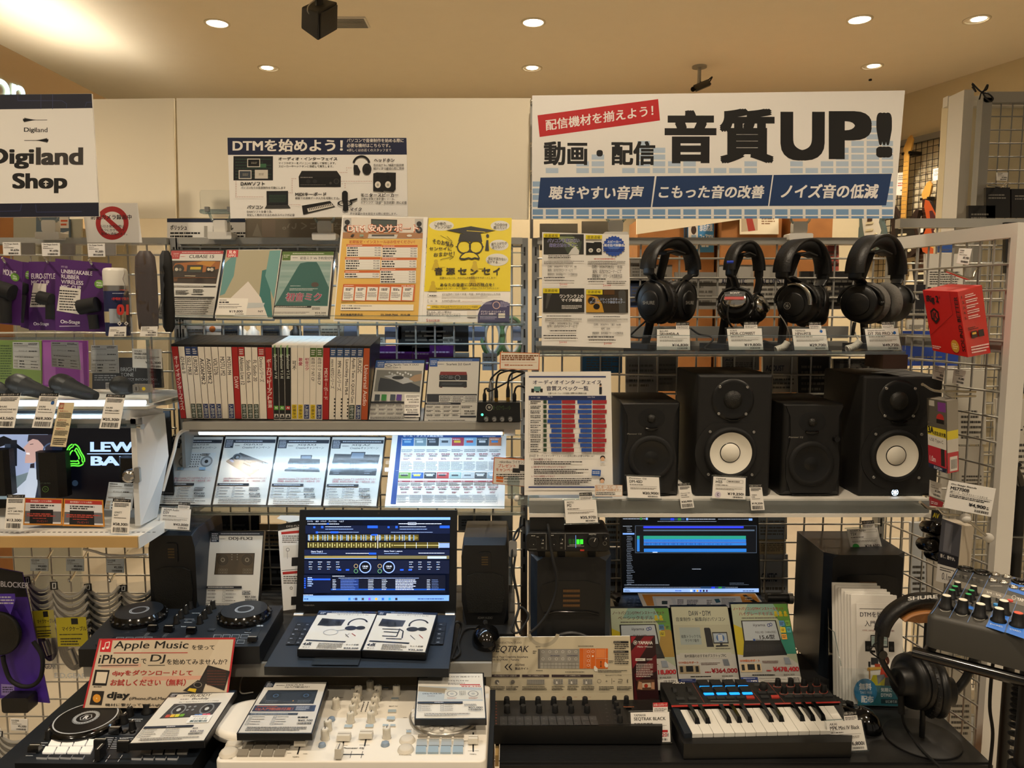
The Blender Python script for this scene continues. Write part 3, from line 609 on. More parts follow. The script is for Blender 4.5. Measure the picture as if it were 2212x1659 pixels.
s.p([(1530,1145),(1532,1060),(1560,985),(1610,938),(1690,915),(1770,920),(1850,950),(1846,1145)],'#3c3a63');s.ring(1715,968,30,38,'#c9a9a4');s.d(1715,968,28,'#4a4668');s.g(1580,940,1680,960,2,'#a9a6c4');s.g(1755,930,1845,990,4,'#a9a6c4');s.t('デジランド クリエイターズ',1560,1022,1802,1042,'#e6e2ea',.015);s.t('メンバー募集中！',1560,1044,1712,1064,'#e6e2ea',.015);s.r(1735,1048,1802,1095,'#d9d2c4');s.g(1552,1074,1720,1110,3,'#a9a6c4')
s.done('advice_poster','yellow poster with a mortarboard, round glasses and moustache','poster')
s=S(stand((0,1.62,0)),[(1712,352),(2140,366),(2138,552),(1706,538)],'#c8692e',.001,tf=(740,690,5.03));s.p([(1716,532),(2128,545),(2132,374),(1722,360)],'#e6dccb')
s.g(1728,385,2125,446,3,'#7a4a20',.75);s.r(1725,466,2110,469,'#c8692e');s.t('接続',1758,484,1808,506,'#b5562a',.02);s.g(1816,488,2080,508,1,'#a8683c')
s.done('notice_card','small cream card with an orange border above the black headphone mixer','card')
# ---------------------------------------------------------------- upright row of cases
BY=1.70;B=stand(onY(700,905,BY),-7);TB=(360,720,5.027)
top=[45,120,190,262,332,405,478,555,638,702,772,843,920,985,1065,1142,1210,1278,1350,1420,1490,1558,1628,1700,1775,1845,1925,2000,2070,2140,2210]
bot=[155,216,272,331,402,470,545,608,672,745,815,880,945,1012,1092,1164,1225,1287,1353,1422,1485,1554,1620,1690,1762,1830,1904,1970,2045,2110,2184]
W_='#e9e0d0';RS='#a8201f';BL_='#1d3568';G_='#1c3324';YS='#d8bb20';BS='#1b2f66';OR='#b4522a'
SP_=[(RS,'オーディオインターフェイス',.15,.88,'#f0dcd2',1),(W_,'iD14mk II',.16,.38,K),(W_,'SSL2 MKII',.17,.4,K,0,BL_,G_),(W_,'UR22MK3',.17,.4,K,0,BL_,G_),(W_,'AG06MK2',.18,.53,K,0,'',BS),(W_,'AG03MK2',.18,.52,K,0,'',BS),(W_,'VOLT276',.18,.4,K,0,'',BS),(W_,'MOTU M2',.16,.41,K),(W_,'MOTU M4',.16,.4,K,0,'',BS),(RS,'DAW',.42,.58,'#f0dcd2'),(W_,'Ableton Live 12',.16,.53,K,0,RS,G_),(W_,'Studio One 6',.2,.5,K,0,'',G_),(W_,'FL Studio 20',.2,.48,K,0,'',G_),(W_,'Doricoシリーズ',.16,.49,K,0,RS,''),(RS,'ボーカロイド・ソフト音源',.18,.84,'#f0dcd2',1),('#141414','Synthesizer V AI',.12,.44,'#cfd4c8',2,'S','#5fae3a'),('#141414','Synthesizer V 2 AI',.12,.44,'#cfd4c8',2,'S','#5fae3a'),('#141414','Synthesizer V 2 AI',.12,.44,'#cfd4c8',2,'S','#b3262a'),(W_,'可不',.2,.33,'#3a3a3c',1,'',YS),(W_,'歌愛',.16,.27,'#a8284a',1,'',YS),(W_,'初音ミク',.16,.33,'#a83a5a',1,'',BS),(W_,'初音ミク NT CP',.16,.47,K,0,'#4a6a2c',YS),(W_,'初音ミク V4XB CP',.16,.52,K,0,'#4a6a2c',BS),(RS,'MIDIキーボード',.3,.72,'#f0dcd2'),(W_,'micro KEY2シリーズ',.18,.57,K,0,'#31507e'),(W_,'MPK mk3シリーズ',.2,.6,K,0,'#31507e'),(W_,'Launchkey Mini Mk4',.18,.65,K,0,'#31507e'),(W_,'Apollo Twin X QUAD Gen',.16,.76,K,0,'#2b4570',G_),(W_,'URX22C',.16,.36,K,0,'#2b4570',BS),(OR,'Universal Audio',.25,.8,'#f0dcd2')]
ON='first second third fourth fifth sixth seventh eighth ninth tenth eleventh twelfth thirteenth fourteenth fifteenth'.split()
for i,d in enumerate(SP_):
 y0t,y1t=118+20*i/29.,118+20*(i+1)/29.;y0b,y1b=929+16*i/29.,929+16*(i+1)/29.
 s=S(B,[(top[i]+1,y0t),(top[i+1]-1,y1t),(bot[i+1]-1,y1b),(bot[i]+1,y0b)],tf=TB,back=False)
 s.unit=True;light=18<=i<=22 or 15<=i<=17
 s.m.prism(B,[tuple(p)for p in s.q],-.134,0,'capw'if light else'blkcase')
 s.m.prism(B,[tuple(p)for p in(s.mp(3,3),s.mp(97,3),s.mp(97,99),s.mp(3,99))],-.0002,.0003,d[0]);s.c=.0005
 if d[0]==W_:s.r(3,3,97,99,W_)
 tg=d[6]if len(d)>6 else'';ft=d[7]if len(d)>7 else''
 if tg=='S':s.l([(60,5),(30,7),(60,9),(35,11)],12,'#9ec48a');s.r(12,81,85,86.5,ft);s.t('AI',25,82,72,85,'#e8e8e0',.02);s.r(12,92,85,97,'#d8d4cc');s.p([(20,96.5),(50,92.5),(80,96.5)],K)
 elif tg:s.r(3,3,97,15,tg);s.g(18,5,82,13,3,'#d5d2cc')
 if ft and tg!='S':s.r(10,79,90,98.5,ft);s.tv('入荷待ち'if ft==BS else'在庫あり'if ft==YS else'お取り寄せ',22,80,78,97.5,'#1c1a18'if ft==YS else'#d9dcd6',.01)
 if len(d)>5 and d[5]==1:s.vert(d[1],18,d[2]*100,84,d[3]*100,d[4],.02)
 else:s.tv(d[1],18,d[2]*100,80,d[3]*100,d[4],.012)
 if 23<i<27:
  for q in range(6):s.r(78,70+q*4.6,97,72.4+q*4.6,K)
 lab={RS:'red spined divider case',OR:'orange brown spined divider case','#141414':'black spined software case'}.get(d[0],'white spined product case')
 pos=f'{ON[i]} from the left'if i<15 else f'{ON[29 - i]} from the right'if i<29 else'last on the right'
 s.done('software_case',f'{lab}, {pos} in the upright row','case','upright row of display cases')
def on_y(px,py,Y):return onY(px,py,Y)
SZ=onY(700,909,1.695).z-.001
x0,x1=onY(397,912,1.68).x,onY(1124,912,1.68).x
t=thing('steel_shelf','grey steel shelf under the row of cases','shelf',((x0+x1)/2,1.68,SZ-.02))
m=M();m.box(XY,x0,1.68,SZ-.016,x1,1.925,SZ,'rackgray');m.obj('shelf_board',t)
m=M();m.box(XY,x0,1.672,SZ-.016,x1,1.68,SZ+.001,'steel');m.obj('price_rail',t)
t=thing('led_tube','glowing white LED tube under the steel shelf','light',((x0+x1)/2,1.69,SZ-.035))
xa,xb=onY(430,935,1.69).x,onY(1085,935,1.69).x;z=onY(700,935,1.69).z
m=M();m.box(XY,xa-.02,1.685,z+.003,xb+.03,1.715,SZ-.0175,'rackgray');m.obj('tube_holder',t)
m=M();m.tube([(xa,1.692,z),(xb,1.692,z)],.005,'tube',10);m.obj('tube',t)
m=M();m.box(XY,xb+.004,1.684,z-.006,xb+.03,1.71,z+.01,'white');m.obj('end_cap',t)
m=M();q=lambda x,y,Y=1.69:onY(x,y,Y);m.tube(catmull([q(430,930),q(405,928),q(385,940),q(376,975,1.69),q(366,1010,1.69),q(352,1060,1.69)]),.004,'white',8);m.obj('cable',t)
TC_=(780,720,5.53);C2=stand(onY(850,907,1.70),12)
def pt(s):
 B_='#2f5ca8'
 s.p([(165,412),(275,412),(290,322),(182,322)],B_);s.r(185,322,760,358,B_);s.g(300,332,745,350,1,'#b9cbe8');s.g(198,340,275,400,3,'#c9d8ee')
 s.t('Apollo Twin X DUO',385,364,690,392,'#1c2436',.014);s.t('Gen 2',380,398,474,416,'#1c2436',.014);s.p([(285,385),(330,365),(375,385),(330,405)],'#54607a');s.p([(300,385),(330,371),(360,385),(330,399)],'#e6e4e0');s.g(282,408,372,416,1,K)
 s.p([(155,695),(700,706),(728,448),(190,436)],'#8d8d88');s.p([(200,690),(700,700),(705,640),(600,590),(230,530),(210,600)],'#3b4048');s.p([(270,510),(500,605),(620,580),(600,545),(400,490)],'#c9ccd0');s.d(440,530,70,'#3a3d40',22);s.p([(570,545),(640,500),(728,480),(720,560),(640,580)],'#b99a7c')
 for i in range(9):s.d(340+i*32,470+(i%3)*14,12,'#d9dde0')
 for x,k in((160,'#3c4650'),(240,'#3f8a4a'),(345,'#46505c'),(420,'#5a3f8c')):s.p([(x,802),(x+62,804),(x+68,732),(x+8,730)],k)
 s.r(120,815,515,838,'#20242c');s.r(520,728,705,1000,'#efece6');s.g(540,738,700,770,3,K);s.t('¥192,500',550,782,688,806,K,.015);s.bc(570,814,690,832);s.g(525,855,690,892,3,K);s.t('¥236,500',536,904,675,928,K,.015);s.bc(555,934,678,954);s.r(505,962,688,984,'#20242c')
 s.grid(105,840,512,984,4,3,2.5,'#8d8a86');
 for i in range(4):
  for j in range(3):s.g(112+i*102,850+j*48,195+i*102,876+j*48,2,K)
 s.g(110,995,655,1025,2,K)
case('case with a blue header and a photo of a tabletop sound unit, beside the spines',C2,[(185,322),(758,322),(688,1040),(92,1030)],pt,TC_)
def pt(s):
 B_='#2f5ca8';s.r(822,300,1412,335,B_);s.r(818,300,912,398,B_);s.g(830,322,905,378,3,'#c9d8ee');s.g(930,312,1395,328,1,'#b9cbe8')
 s.g(918,362,1005,376,1,'#54607a');s.t('Scarlett 2i2 Gen4',1020,356,1308,382,'#1c2436',.014)
 s.p([(935,500),(1268,500),(1258,460),(950,458)],'#8c3030');s.r(935,498,1268,562,'#26282d');s.p([(928,640),(1265,644),(1262,575),(934,572)],'#26282d');s.r(940,640,970,650,'#5a2c28');s.r(1225,640,1255,650,'#5a2c28');s.ring(1152,530,26,32,'#9aa0a8');s.ring(968,516,14,18,'#8a9098');s.ring(1016,516,14,18,'#8a9098');s.g(1045,505,1105,545,3,'#8a9098');s.g(960,590,1220,620,2,'#6a7078',.3)
 s.r(785,725,1384,825,'#e9e7e2');s.r(785,725,930,822,'#2c3038');s.r(785,725,1384,742,'#2c3038');s.grid(930,742,1384,825,3,4,2.5,'#777');
 for i in range(3):s.g(940+i*152,750,1070+i*152,820,4,K,.4)
 s.r(770,828,1190,850,'#20242c');s.g(785,832,1180,846,1,'#cfd2d8');s.grid(768,852,1190,1010,4,3,2.5,'#8d8a86')
 for i in range(4):
  for j in range(3):s.g(780+i*104,866+j*50,860+i*104,892+j*50,2,K)
 s.g(1200,862,1340,896,2,K);s.t('¥28,600',1230,918,1356,942,K,.015);s.bc(1232,948,1362,970);s.r(1182,984,1375,1006,'#20242c');s.g(800,1030,1320,1044,1,K)
case('case with a blue header and two red and black units, left of the mixer',C2,[(822,300),(1414,300),(1378,1052),(752,1052)],pt,TC_)
HB=stand(onY(1120,910,1.66),4);s=S(HB,[(1392,825),(1900,828),(1905,1056),(1378,1055)],'blk',tf=TC_,back=False)
c=HB.w(*((s.q[2]+s.q[3])/2));t=thing('headphone_mixer','small black headphone mixer box with four grey knobs and plugs in its top','mixer',c)
s.m.prism(HB,[tuple(p)for p in s.q],-.085,0,'blk');s.t('HM-4',1578,866,1785,912,'#3f5a30',.02);s.t('HM-4',1584,871,1780,908,'#0f130d',.005);s.ring(1530,886,34,40,'#c9c6bc');s.t('半',1512,868,1550,906,'#c9c6bc',.02)
s.d(1447,972,14,'E#4affb0:2.5');s.done('case_body',root=t)
for x in(1497,1592,1687,1783):
 a,b=HB.px(x/5.53+780,1024/5.53+720);m=M();m.lathe(HB,a,b,[(.0062,0),(.0060,.004),(.0048,.009),(.0044,.0105)],'silver',20);m.box(HB.sub(a,b,0,R(200-x*.05)),-.0006,0,.0104,.0006,.0045,.011,'blk');m.obj('knob',t)
q=lambda x,y,Y=1.70:onY(x/5.53+780,y/5.53+720,Y)
for i,(x,y,k,P)in enumerate(((1475,825,'blk',[(1475,700),(1480,670),(1510,660),(1560,680)]),(1545,825,'chrome',[(1545,560),(1570,520),(1640,460),(1700,440)]),(1615,825,'blk',[(1612,640),(1625,540),(1660,480),(1800,442)]),(1755,825,'blk',[(1755,620),(1765,540),(1800,480),(1900,450)]),(1832,825,'blk',[(1832,700),(1850,650),(1890,630),(1950,650)]))):
 m=M();a=q(x,y);e=q(*P[0]);m.tube([a,a+(e-a)*.32],.0042,'goldm'if i in(2,3)else k,10);m.tube([a+(e-a)*.3,a+(e-a)*.7,e],[.0046,.0046,.002],k,10);m.obj('plug',t)
 m=M();m.tube(catmull([e]+[q(*p)for p in P[1:]]+([q(1950,470,1.85)]if i<4 else[q(1960,700,1.85)])),.0022,'rubber',8);m.obj('cable',t)
# ================================================================ centre rack, lower half
DK='#222a3a'
LY=1.745;L_=stand(onY(700,1102,LY),25);TL_=(330,900,5.144)
tray('clear acrylic tray under the LED tube with four campaign cases and a sale sheet',L_,340,1134,None,1090,1106,.13,936)
def camp(title,price,dj,dx,head=('¥',1)):
 def pt(s):
  s.unit=True
  s.r(1,4,99,9.5,DK);s.r(1,4,18,17,DK);s.g(3,5,16,16,5,'#c6ccd8');s.g(21,5.3,96,8.2,1,'#c6ccd8')
  s.t(title,38,10.4,74,13.8,'#22262e',.014,1);s.t('Creativeキャンペーン',36,14.4,90,18,'#22262e',.014,1);s.g(21,12.5,34,14.2,1,GR)
  dj(s)
  s.t('rekordbox Creativeプラン6か月分プレゼント！',12,60.6,93,63.4,'#a8343a',.012);s.t('【期間】2026年5月29日（金）～8月31日（月）',12,64.2,92,67.2,'#a8343a',.012)
  s.r(2,69.5,62,73,'#20242c');s.g(6,70.2,58,72.2,1,'#d5d8dd')
  for i in range(4):
   for j in range(2):x=3+30*j;y=74.6+4.2*i;s.fr_(x,y,x+4,y+2.8,.5,'#777a80');s.g(x+5.5,y+.5,x+24+2*(i%2),y+2.4,1,GR)
  s.g(64,75,84,81,3,K);s.t(price,65,83,86,86.4,'#24262c',.018);s.bc(67,87,88,89.6);s.g(10,91.5,90,99,3,GR,.45)
 return pt
def dj1(s):
 s.p([(14,50),(88,51),(92,24),(20,23)],'#e4e5e4')
 for x in(33,76):s.ring(x,37,8,12,'#8a8e92',.68);s.d(x,37,9,'#c9ccd0',6);s.d(x,37,3.6,'#2a2c30',2.6)
 for i in range(6):
  for j in range(4):s.d(47+j*5,27+i*3.6,1.2,'#3a3d44',.8)
 for x in(23,66):s.r(x,46,x+12,50,'#8fb0cc');s.g(x,25,x+16,29,2,'#5a5d64')
def dj2(s):
 s.p([(10,36),(62,58),(94,40),(34,24)],'#2c3138');s.p([(10,36),(62,58),(62,60),(10,38)],'#171a1f')
 for x,y in((30,31),(72,43)):s.d(x,y,9,'#1a1d22',5.5);s.ring(x,y,6,9,'#5a626c',.6);s.d(x,y,3,'#8a929c',2)
 for x,y in((16,36),(55,51)):s.p([(x,y),(x+7,y+3),(x+10,y+1),(x+3,y-2)],'#3f6fb0')
 for i in range(12):s.d(45+(i%4)*4,32+(i//4)*4+(i%4)*1.2,1,'#8a929c',.7)
def dj3(s):
 s.p([(22,48),(88,49),(86,33),(28,32)],'#23272e');s.p([(21,51),(89,52),(88,48),(22,47.5)],'#14171b');s.p([(48,33),(70,33),(70,27),(48,27)],'#3a4048');s.r(50,28,68,32,'#7f8fa4')
 for x in(36,75):s.d(x,39,7.5,'#14171b',4);s.ring(x,39,5,7.5,'#4a525c',.55)
 for i in range(15):s.d(49+(i%5)*4,36+(i//5)*4,1,'#8a929c',.7)
 s.g(27,45,44,47,1,'#8a929c');s.g(68,45,84,47,1,'#8a929c')
def dj4(s):
 s.p([(3,56),(92,56.5),(95,26),(8,25)],'#2b3038');s.p([(38,33),(66,33),(67,22),(40,22)],'#2f3640');s.p([(40,31.5),(64,31.5),(65,23.5),(42,23.5)],'#76869c')
 for x in(22,78):s.d(x,41,15,'#15181d',9.6);s.ring(x,41,12,15,'#4f5862',.64);s.d(x,41,4.4,'#aeb6c0',2.8)
 for i in range(16):s.d(42+(i%4)*5,36+(i//4)*3.4,1.2,'#9aa2ac',.8)
 for x in(12,70):s.g(x,50,x+14,55,2,'#8a929c')
def lc(q,lab,pt):return case(lab,L_,q,pt,TL_)
lc([(226,226),(784,226),(642,978),(66,972)],'campaign case with a white two wheel controller, at the left end of the lower tray',camp('DDJ-FLX10-W','¥264,000',dj1,0))
lc([(812,222),(1378,224),(1256,980),(668,976)],'campaign case with a black controller drawn at an angle, lower tray',camp('DDJ-FLX10','¥231,000',dj2,0))
lc([(1402,226),(1972,228),(1868,986),(1278,982)],'campaign case with a small black controller with a raised screen, lower tray',camp('XDJ-RX3','¥297,000',dj3,0))
T4=(700,900,4.608)
case('campaign case with a large black controller seen from above, fourth in the lower tray',L_,[(84,204),(604,206),(520,890),(-8,886)],camp('XDJ-AZ','¥473,000',dj4,0),T4)
s=S(L_,[(680,186),(1815,190),(1795,915),(603,905)],'card',.001,tf=T4);s.c=.0006;SB='#2a4a8c'
s.p([(662,870),(715,872),(778,186),(736,186)],SB);s.p([(736,212),(1760,214),(1762,186),(738,186)],SB);s.t('セール・オススメ商品情報',785,182,1186,204,'#e4ebf5',.02);s.g(1580,194,1755,206,1,'#c9d6ea')
def pic(i,x,y,w,h,k,k2):s.p([(x,y+h),(x+w,y+h),(x+w+4,y),(x+4,y)],k);s.r(x+w*.2,y+h*.35,x+w*.75,y+h*.62,k2);s.g(x+12,y+8,x+w-10,y+24,1,'#dfe6ee')
C1=[('#2f6fb4','#7fb2d8'),('#7c98a4','#c9d8dc'),('#39414a','#8a929c'),('#b9c6cf','#4a545e'),('#b33a52','#e8c23a'),('#7fb0d4','#c44a4a'),('#3a434c','#d8dce0'),('#c97a4a','#4a8fd0')]
C3=[('#6f9a3c','#2c2c2c'),('#2a5ea8','#d8d24a'),('#1e2126','#cfd4d8'),('#b8302e','#26282b'),('#9ab4b0','#3a3f42'),('#b9bfc0','#6a7072'),('#3c3f40','#d8d4cc'),('#8fa4ac','#e0e0dc')]
for i in range(8):
 x=775+i*124;pic(i,x,210,118,82,*C1[i]);x=770+i*125
 s.g(x,325,x+112,355,3,'#6f7a86');s.t('¥%s'%['21,120','70,587','37,120','20,840','18,333','16,535','9,920','15,340'][i],x+22,366,x+108,384,'#9a3040',.02);s.bc(x+28,386,x+100,398);s.g(x+20,410,x+80,432,2,'#a05560');s.g(x-6,446,x+108,532,7,'#6f7a86',.4)
 x=742+i*126;pic(i,x,556,120,60,*C3[i]);s.r(x-4,638,x+118,652,'#a03440');s.g(x+4,640,x+40,650,1,'#ecd8d8');s.g(x-4,658,x+110,690,3,GR)
 s.t('¥%s'%['21,550','22,000','12,100','13,591','19,000','45,100','170,500','314,160'][i],x+10,696,x+108,714,'#9a3040',.02);s.bc(x+20,716,x+100,730);s.g(x+25,744,x+80,764,2,'#a05560');s.g(x-16,778,x+100,858,8,'#6f7a86',.4);s.l([(x+107,770),(x+103,870)],1.5,'#9aa0a8')
s.r(716,538,1800,541,'#9aa8b8');s.done('sale_sheet','wide sale sheet full of small product pictures at the right of the lower tray','poster')
s=S(stand((0,1.62,0),0),[(1692,402),(2078,430),(2065,705),(1674,668)],'#c8692e',.001,tf=T4);s.c=.0003
s.p([(1684,664),(2056,698),(2068,438),(1700,412)],'#ddd8d0');s.t('rekordbox ライセンス',1748,432,2006,462,'#2c2a2a',.012,0,6);s.t('プレゼント',1732,470,1908,504,'#b5522a',.02,0,4);s.t('キャンペーン',1710,510,1925,545,'#b5522a',.02,0,6);s.p([(1935,560),(2036,568),(2040,482),(1940,476)],'#2a2b2d');s.p([(1875,556),(1935,560),(1938,515),(1878,512)],'#232426');s.p([(1950,566),(2028,572),(2030,545),(1952,540)],'#c9c6c0')
s.g(1715,565,2040,605,2,K,.5);s.p([(1712,620),(1785,626),(1786,600),(1714,594)],'#c8692e');s.p([(1712,648),(1782,654),(1784,632),(1714,626)],'#c8692e');s.g(1795,605,2030,632,1,GR);s.g(1795,640,1960,655,1,GR)
s.done('promo_card','small orange edged card about a licence gift, clipped above the audio box','card')
q=lambda x,y,Y=1.615:onY(x/4.608+700,y/4.608+900,Y)
t=thing('jointed_clip','clear jointed clip arm that holds the small licence gift card','sign holder',q(2040,850))
m=M();f=stand(q(1885,690),0);m.rbox(f,-.013,-.028,-.006,.013,.02,.004,.004,'acryledge');m.obj('card_clip',t)
m=M();m.tube([q(1895,770),q(1930,830),q(1990,815)],.003,'white',8);m.sph(q(1920,808),.008,.008,.008,'white',10,8);m.obj('joint',t)
m=M();m.rbox(stand(q(2035,838),0),-.024,-.009,-.006,.024,.011,.006,.003,'acryledge');m.rbox(stand(q(2075,860),0),-.012,-.008,-.006,.012,.004,.002,.002,'acryledge');m.obj('rail_clip',t)
# ---------------------------------------------------------------- shelf of the laptop and the black controller
SZ2=.757
xa,xb=-.90,onZ(1062,1428,SZ2).x
t=thing('display_shelf','black display shelf that carries the open laptop and the black controller','shelf',((xa+xb)/2,1.49,SZ2-.04))
m=M();m.box(XY,xa,1.492,SZ2-.03,xb,1.62,SZ2,'shelfblk');m.box(XY,xa,1.62,SZ2-.03,xb+.05,1.915,SZ2,'shelfblk');m.obj('shelf_board',t)
m=M();m.box(XY,xa,1.484,SZ2-.032,xb,1.492,SZ2-.002,'steel');m.obj('price_rail',t)
def adam(lab,px0,px1,py0,Y,zb,back=.165):
 """small studio monitor with chamfered front"""
 a0,a1=onY(px0,1250,Y).x,onY(px1,1250,Y).x;w=a1-a0;c=(a0+a1)/2;h=onY((px0+px1)/2,py0,Y).z-zb
 t=thing('monitor_speaker',lab,'speaker',(c,Y+back/2,zb),'small desktop monitors on the display shelf');f=Fr((c,Y,zb),(1,0,0),(0,0,1))
 o=[(-.40*w,0),(.40*w,0),(.5*w,h*.30),(.5*w,h*.86),(.44*w,h),(-.44*w,h),(-.5*w,h*.86),(-.5*w,h*.30)]
 b=[(-.5*w,0),(.5*w,0),(.5*w,h*.3),(.5*w,h*.92),(.47*w,h*1.05),(-.47*w,h*1.05),(-.5*w,h*.92),(-.5*w,h*.3)]
 m=M();n=8;fr_=[f.w(x,y,0)for x,y in o];md=[f.w(x,y,-.03)for x,y in b];bk=[f.w(x,y,-back)for x,y in b]
 m.add(fr_+md+bk,[(j*n+(i+1)%n,j*n+i,(j+1)*n+i,(j+1)*n+(i+1)%n)for j in range(2)for i in range(n)],'navydev');m.add(fr_,[tuple(range(n))],'blk');m.add(bk,[tuple(range(n))[::-1]],'blk');m.obj('cabinet',t,.002)
 m=M();m.rbox(f,-.13*w,h*.70,.0005,.13*w,h*.92,.003,.006,'blk');m.obj('tweeter',t)
 s=S(f,[(-.07*w,h*.87),(.07*w,h*.87),(.07*w,h*.75),(-.07*w,h*.75)],'#2a2416',loc=True,unit=True,m=M(),back=False);s.c=.0034
 for i in range(4):s.r(0,4+25*i,100,18+25*i,'#4a3a1c')
 s.done('ribbon',root=t)
 m=M();P=[(-.38*w,h*.62),(-.2*w,h*.655),(.2*w,h*.655),(.38*w,h*.62),(.42*w,h*.4),(.36*w,h*.16),(-.36*w,h*.16),(-.42*w,h*.4)];m.prism(f,P,0,.003,'tweed');m.obj('grille',t)
 m=M();m.text(f,.0006,(-.16*w,h*.075),(.16*w,h*.075),(-.16*w,h*.105),'ADAM AUDIO','#5a5a58',.01);m.obj('lettering',t)
 return t
adam('black desktop monitor between the open laptop and the dark studio speaker',997,1098,1178,1.668,SZ2)
adam('black desktop monitor behind the black controller, with a price stand on top',324,424,1157,1.662,SZ2)
def price(lab,fr,q,tf,maker,name,cost,extra=None,slip=None,foot=True,kcol=K,group='price cards in clear stands',red=False):
 s=S(fr,q,'card',.0008,tf=tf);g=grow(s.q,.003);s.unit=True;s.c=.0003
 lo=min((fr.w(p.x,p.y)for p in g),key=lambda p:p.z);c=sum((fr.w(p.x,p.y)for p in g),V((0,0,0)))/4
 t=thing('price_stand',lab,'price card',(c.x,c.y,lo.z),group)
 s.g(8,6,8+4.2*len(maker),13,1,kcol)if 0 else s.t(maker,8,5,min(8+5.2*len(maker),60),13,kcol,.008)
 s.t(name,8,16,min(8+6.6*len(name),90),29,kcol,.014);s.g(8,34,58,41,1,GR);s.r(8,44,92,45,'#8a857c');s.g(9,50,90 if not red else 40,60,2,'#8d877e')
 if red:s.r(42,60,94,68,RED);s.g(8,62,36,80,3,K);s.t('→',32,76,42,82,K)
 s.t(cost,92-6.6*len(cost),70,92,84,RED if red else kcol,.02);s.g(92.5,71,96,83,3,kcol);s.bc(62,88,92,95)
 if extra:extra(s)
 if slip:
  a,b=slip;s.p([(a,0),(b,0),(b+1,-32),(a+1,-32)],'card');s.r(a+1,-32,b+1,-17,'#161616'if not red else RED);s.t('お買い上げカード',a+3,-29,b-1,-20,'#e6e2da',.01);s.g(a+3,-14,b-2,-2,3,K)
 s.done('price_label',root=t)
 m=M();m.prism(fr,[tuple(p)for p in g],-.0032,-.0012,'acrylic')
 if foot:
  d=g[2]-g[3];e0=fr.w(*g[3],-.003);e1=fr.w(*g[2],-.003);bk=V((-fr.n.x,-fr.n.y,0)).normalized()*.05;up=V((0,0,.002))
  m.add([e0,e1,e1+bk,e0+bk,e0+up,e1+up,e1+bk+up,e0+bk+up],[(0,3,2,1),(4,5,6,7),(0,1,5,4),(1,2,6,5),(2,3,7,6),(3,0,4,7)],'acrylic')
 m.obj('stand',t)
 for i,j in((0,1),(3,2)):m=M();m.tube([fr.w(*g[i],-.002),fr.w(*g[j],-.002)],.0011,'acryledge',6);m.obj('stand_edge',t)
 return t
price('price stand on top of the desktop monitor behind the black controller',stand(onY(375,1142,1.66),10),[(100,1008),(425,1030),(405,1262),(66,1243)],TL_,'ADAM Audio','D3V','¥43,000',slip=(55,95))
# ---------------------------------------------------------------- open laptop
def plate(fr,q,z0,z1,k,m=None,r=0):m=m or M();m.prism(fr,[tuple(p)for p in q],z0,z1,k);return m
DZ=.779;TP=(570,1080,4.022);D=flat((0,0,DZ))
c=onZ(800,1380,SZ2);t=thing('open_laptop','open laptop with deejay software on screen and two cases lying on its keys','laptop',(c.x,c.y,SZ2))
s=S(D,[(262,1012),(1668,1000),(1606,1466),(2,1448)],'lapdeck',.018,tf=TP,side='blk');s.c=.0004
s.p([(186,1262),(1560,1265),(1590,1068),(290,1066)],'#101318')
rows=[(1066,1100),(1106,1146),(1150,1190),(1192,1226),(1228,1264)]
for r_,(y0,y1)in enumerate(rows):
 e=lambda y:(290+(186-290)*(y-1066)/198,1590+(1560-1590)*(y-1066)/198)
 (l0,r0),(l1,r1)=e(y0),e(y1);n=17
 for i in range(n):s.p([(l1+(r1-l1)*(i+.06)/n,y1),(l1+(r1-l1)*(i+.94)/n,y1),(l0+(r0-l0)*(i+.94)/n,y0+2),(l0+(r0-l0)*(i+.06)/n,y0+2)],'#1d2229');s.g(l1+(r1-l1)*(i+.25)/n,y0+10,l1+(r1-l1)*(i+.6)/n,y1-8,1,'#8f99a6',.3)
s.p([(412,1442),(818,1446),(842,1384),(440,1380)],'#1a2129');s.l([(412,1442),(818,1446),(842,1384)],3,'#0d1014');s.l([(412,1442),(440,1382)],3,'#0d1014');s.l([(618,1442),(630,1412)],3,'#0d1014');s.l([(420,1412),(835,1414)],3,'#0d1014')
s.done('keyboard_deck',root=t)
LH=stand(onZ(812,1323,DZ),8)
s=S(LH,[(312,88),(1680,90),(1668,984),(276,988)],'blk',.008,tf=TP);s.t('TOSHIBA',342,908,440,922,'#6a6864',.015);s.d(997,115,9,'#2a2018')
s.done('lid',root=t)
for x in(310,1620):f=LH.sub(*LH.px(x/4.022+570,992/4.022+1080));m=M();m.tube([f.w(-.011,-.002,.004),f.w(.011,-.002,.004)],.007,'silver',12);m.obj('hinge',t)
s=S(LH,[(372,150),(1620,150),(1608,876),(342,880)],'E#050c20:1',.0002,tf=TP);s.c=.0008
e=lambda h,g_=1.0:f'E{h}:{g_}'
B1,B2,B3,TX=e('#6f9ae0',1.1),e('#1c50d0',1.0),e('#0c1c48',.9),e('#c8d4ec',.9)
s.p([(368,172),(1620,172),(1620,150),(369,150)],B1);s.p([(342,880),(1608,876),(1610,826),(344,830)],B1)
for i,(w_,x)in enumerate((('ファイル',378),('表示',450),('トラック',497),('プレイリスト',562),('ヘルプ',655))):s.t(w_,x,179,x+[48,28,46,72,40][i],192,TX,.01)
s.g(380,202,700,214,1,TX);s.r(548,200,566,214,B2);s.g(1170,200,1600,212,1,TX);s.fr_(1252,194,1324,216,3,TX)
s.r(362,222,1616,292,e('#07122e',1))
for x in(430,1075):s.r(x,228,x+18,244,B2);s.r(x+68,225,x+88,245,B2);s.g(x+105,228,x+380,236,1,TX);s.g(x+105,248,x+400,258,1,e('#7f9ad0'));s.g(x+30,276,x+480,284,1,e('#8ba0cc'))
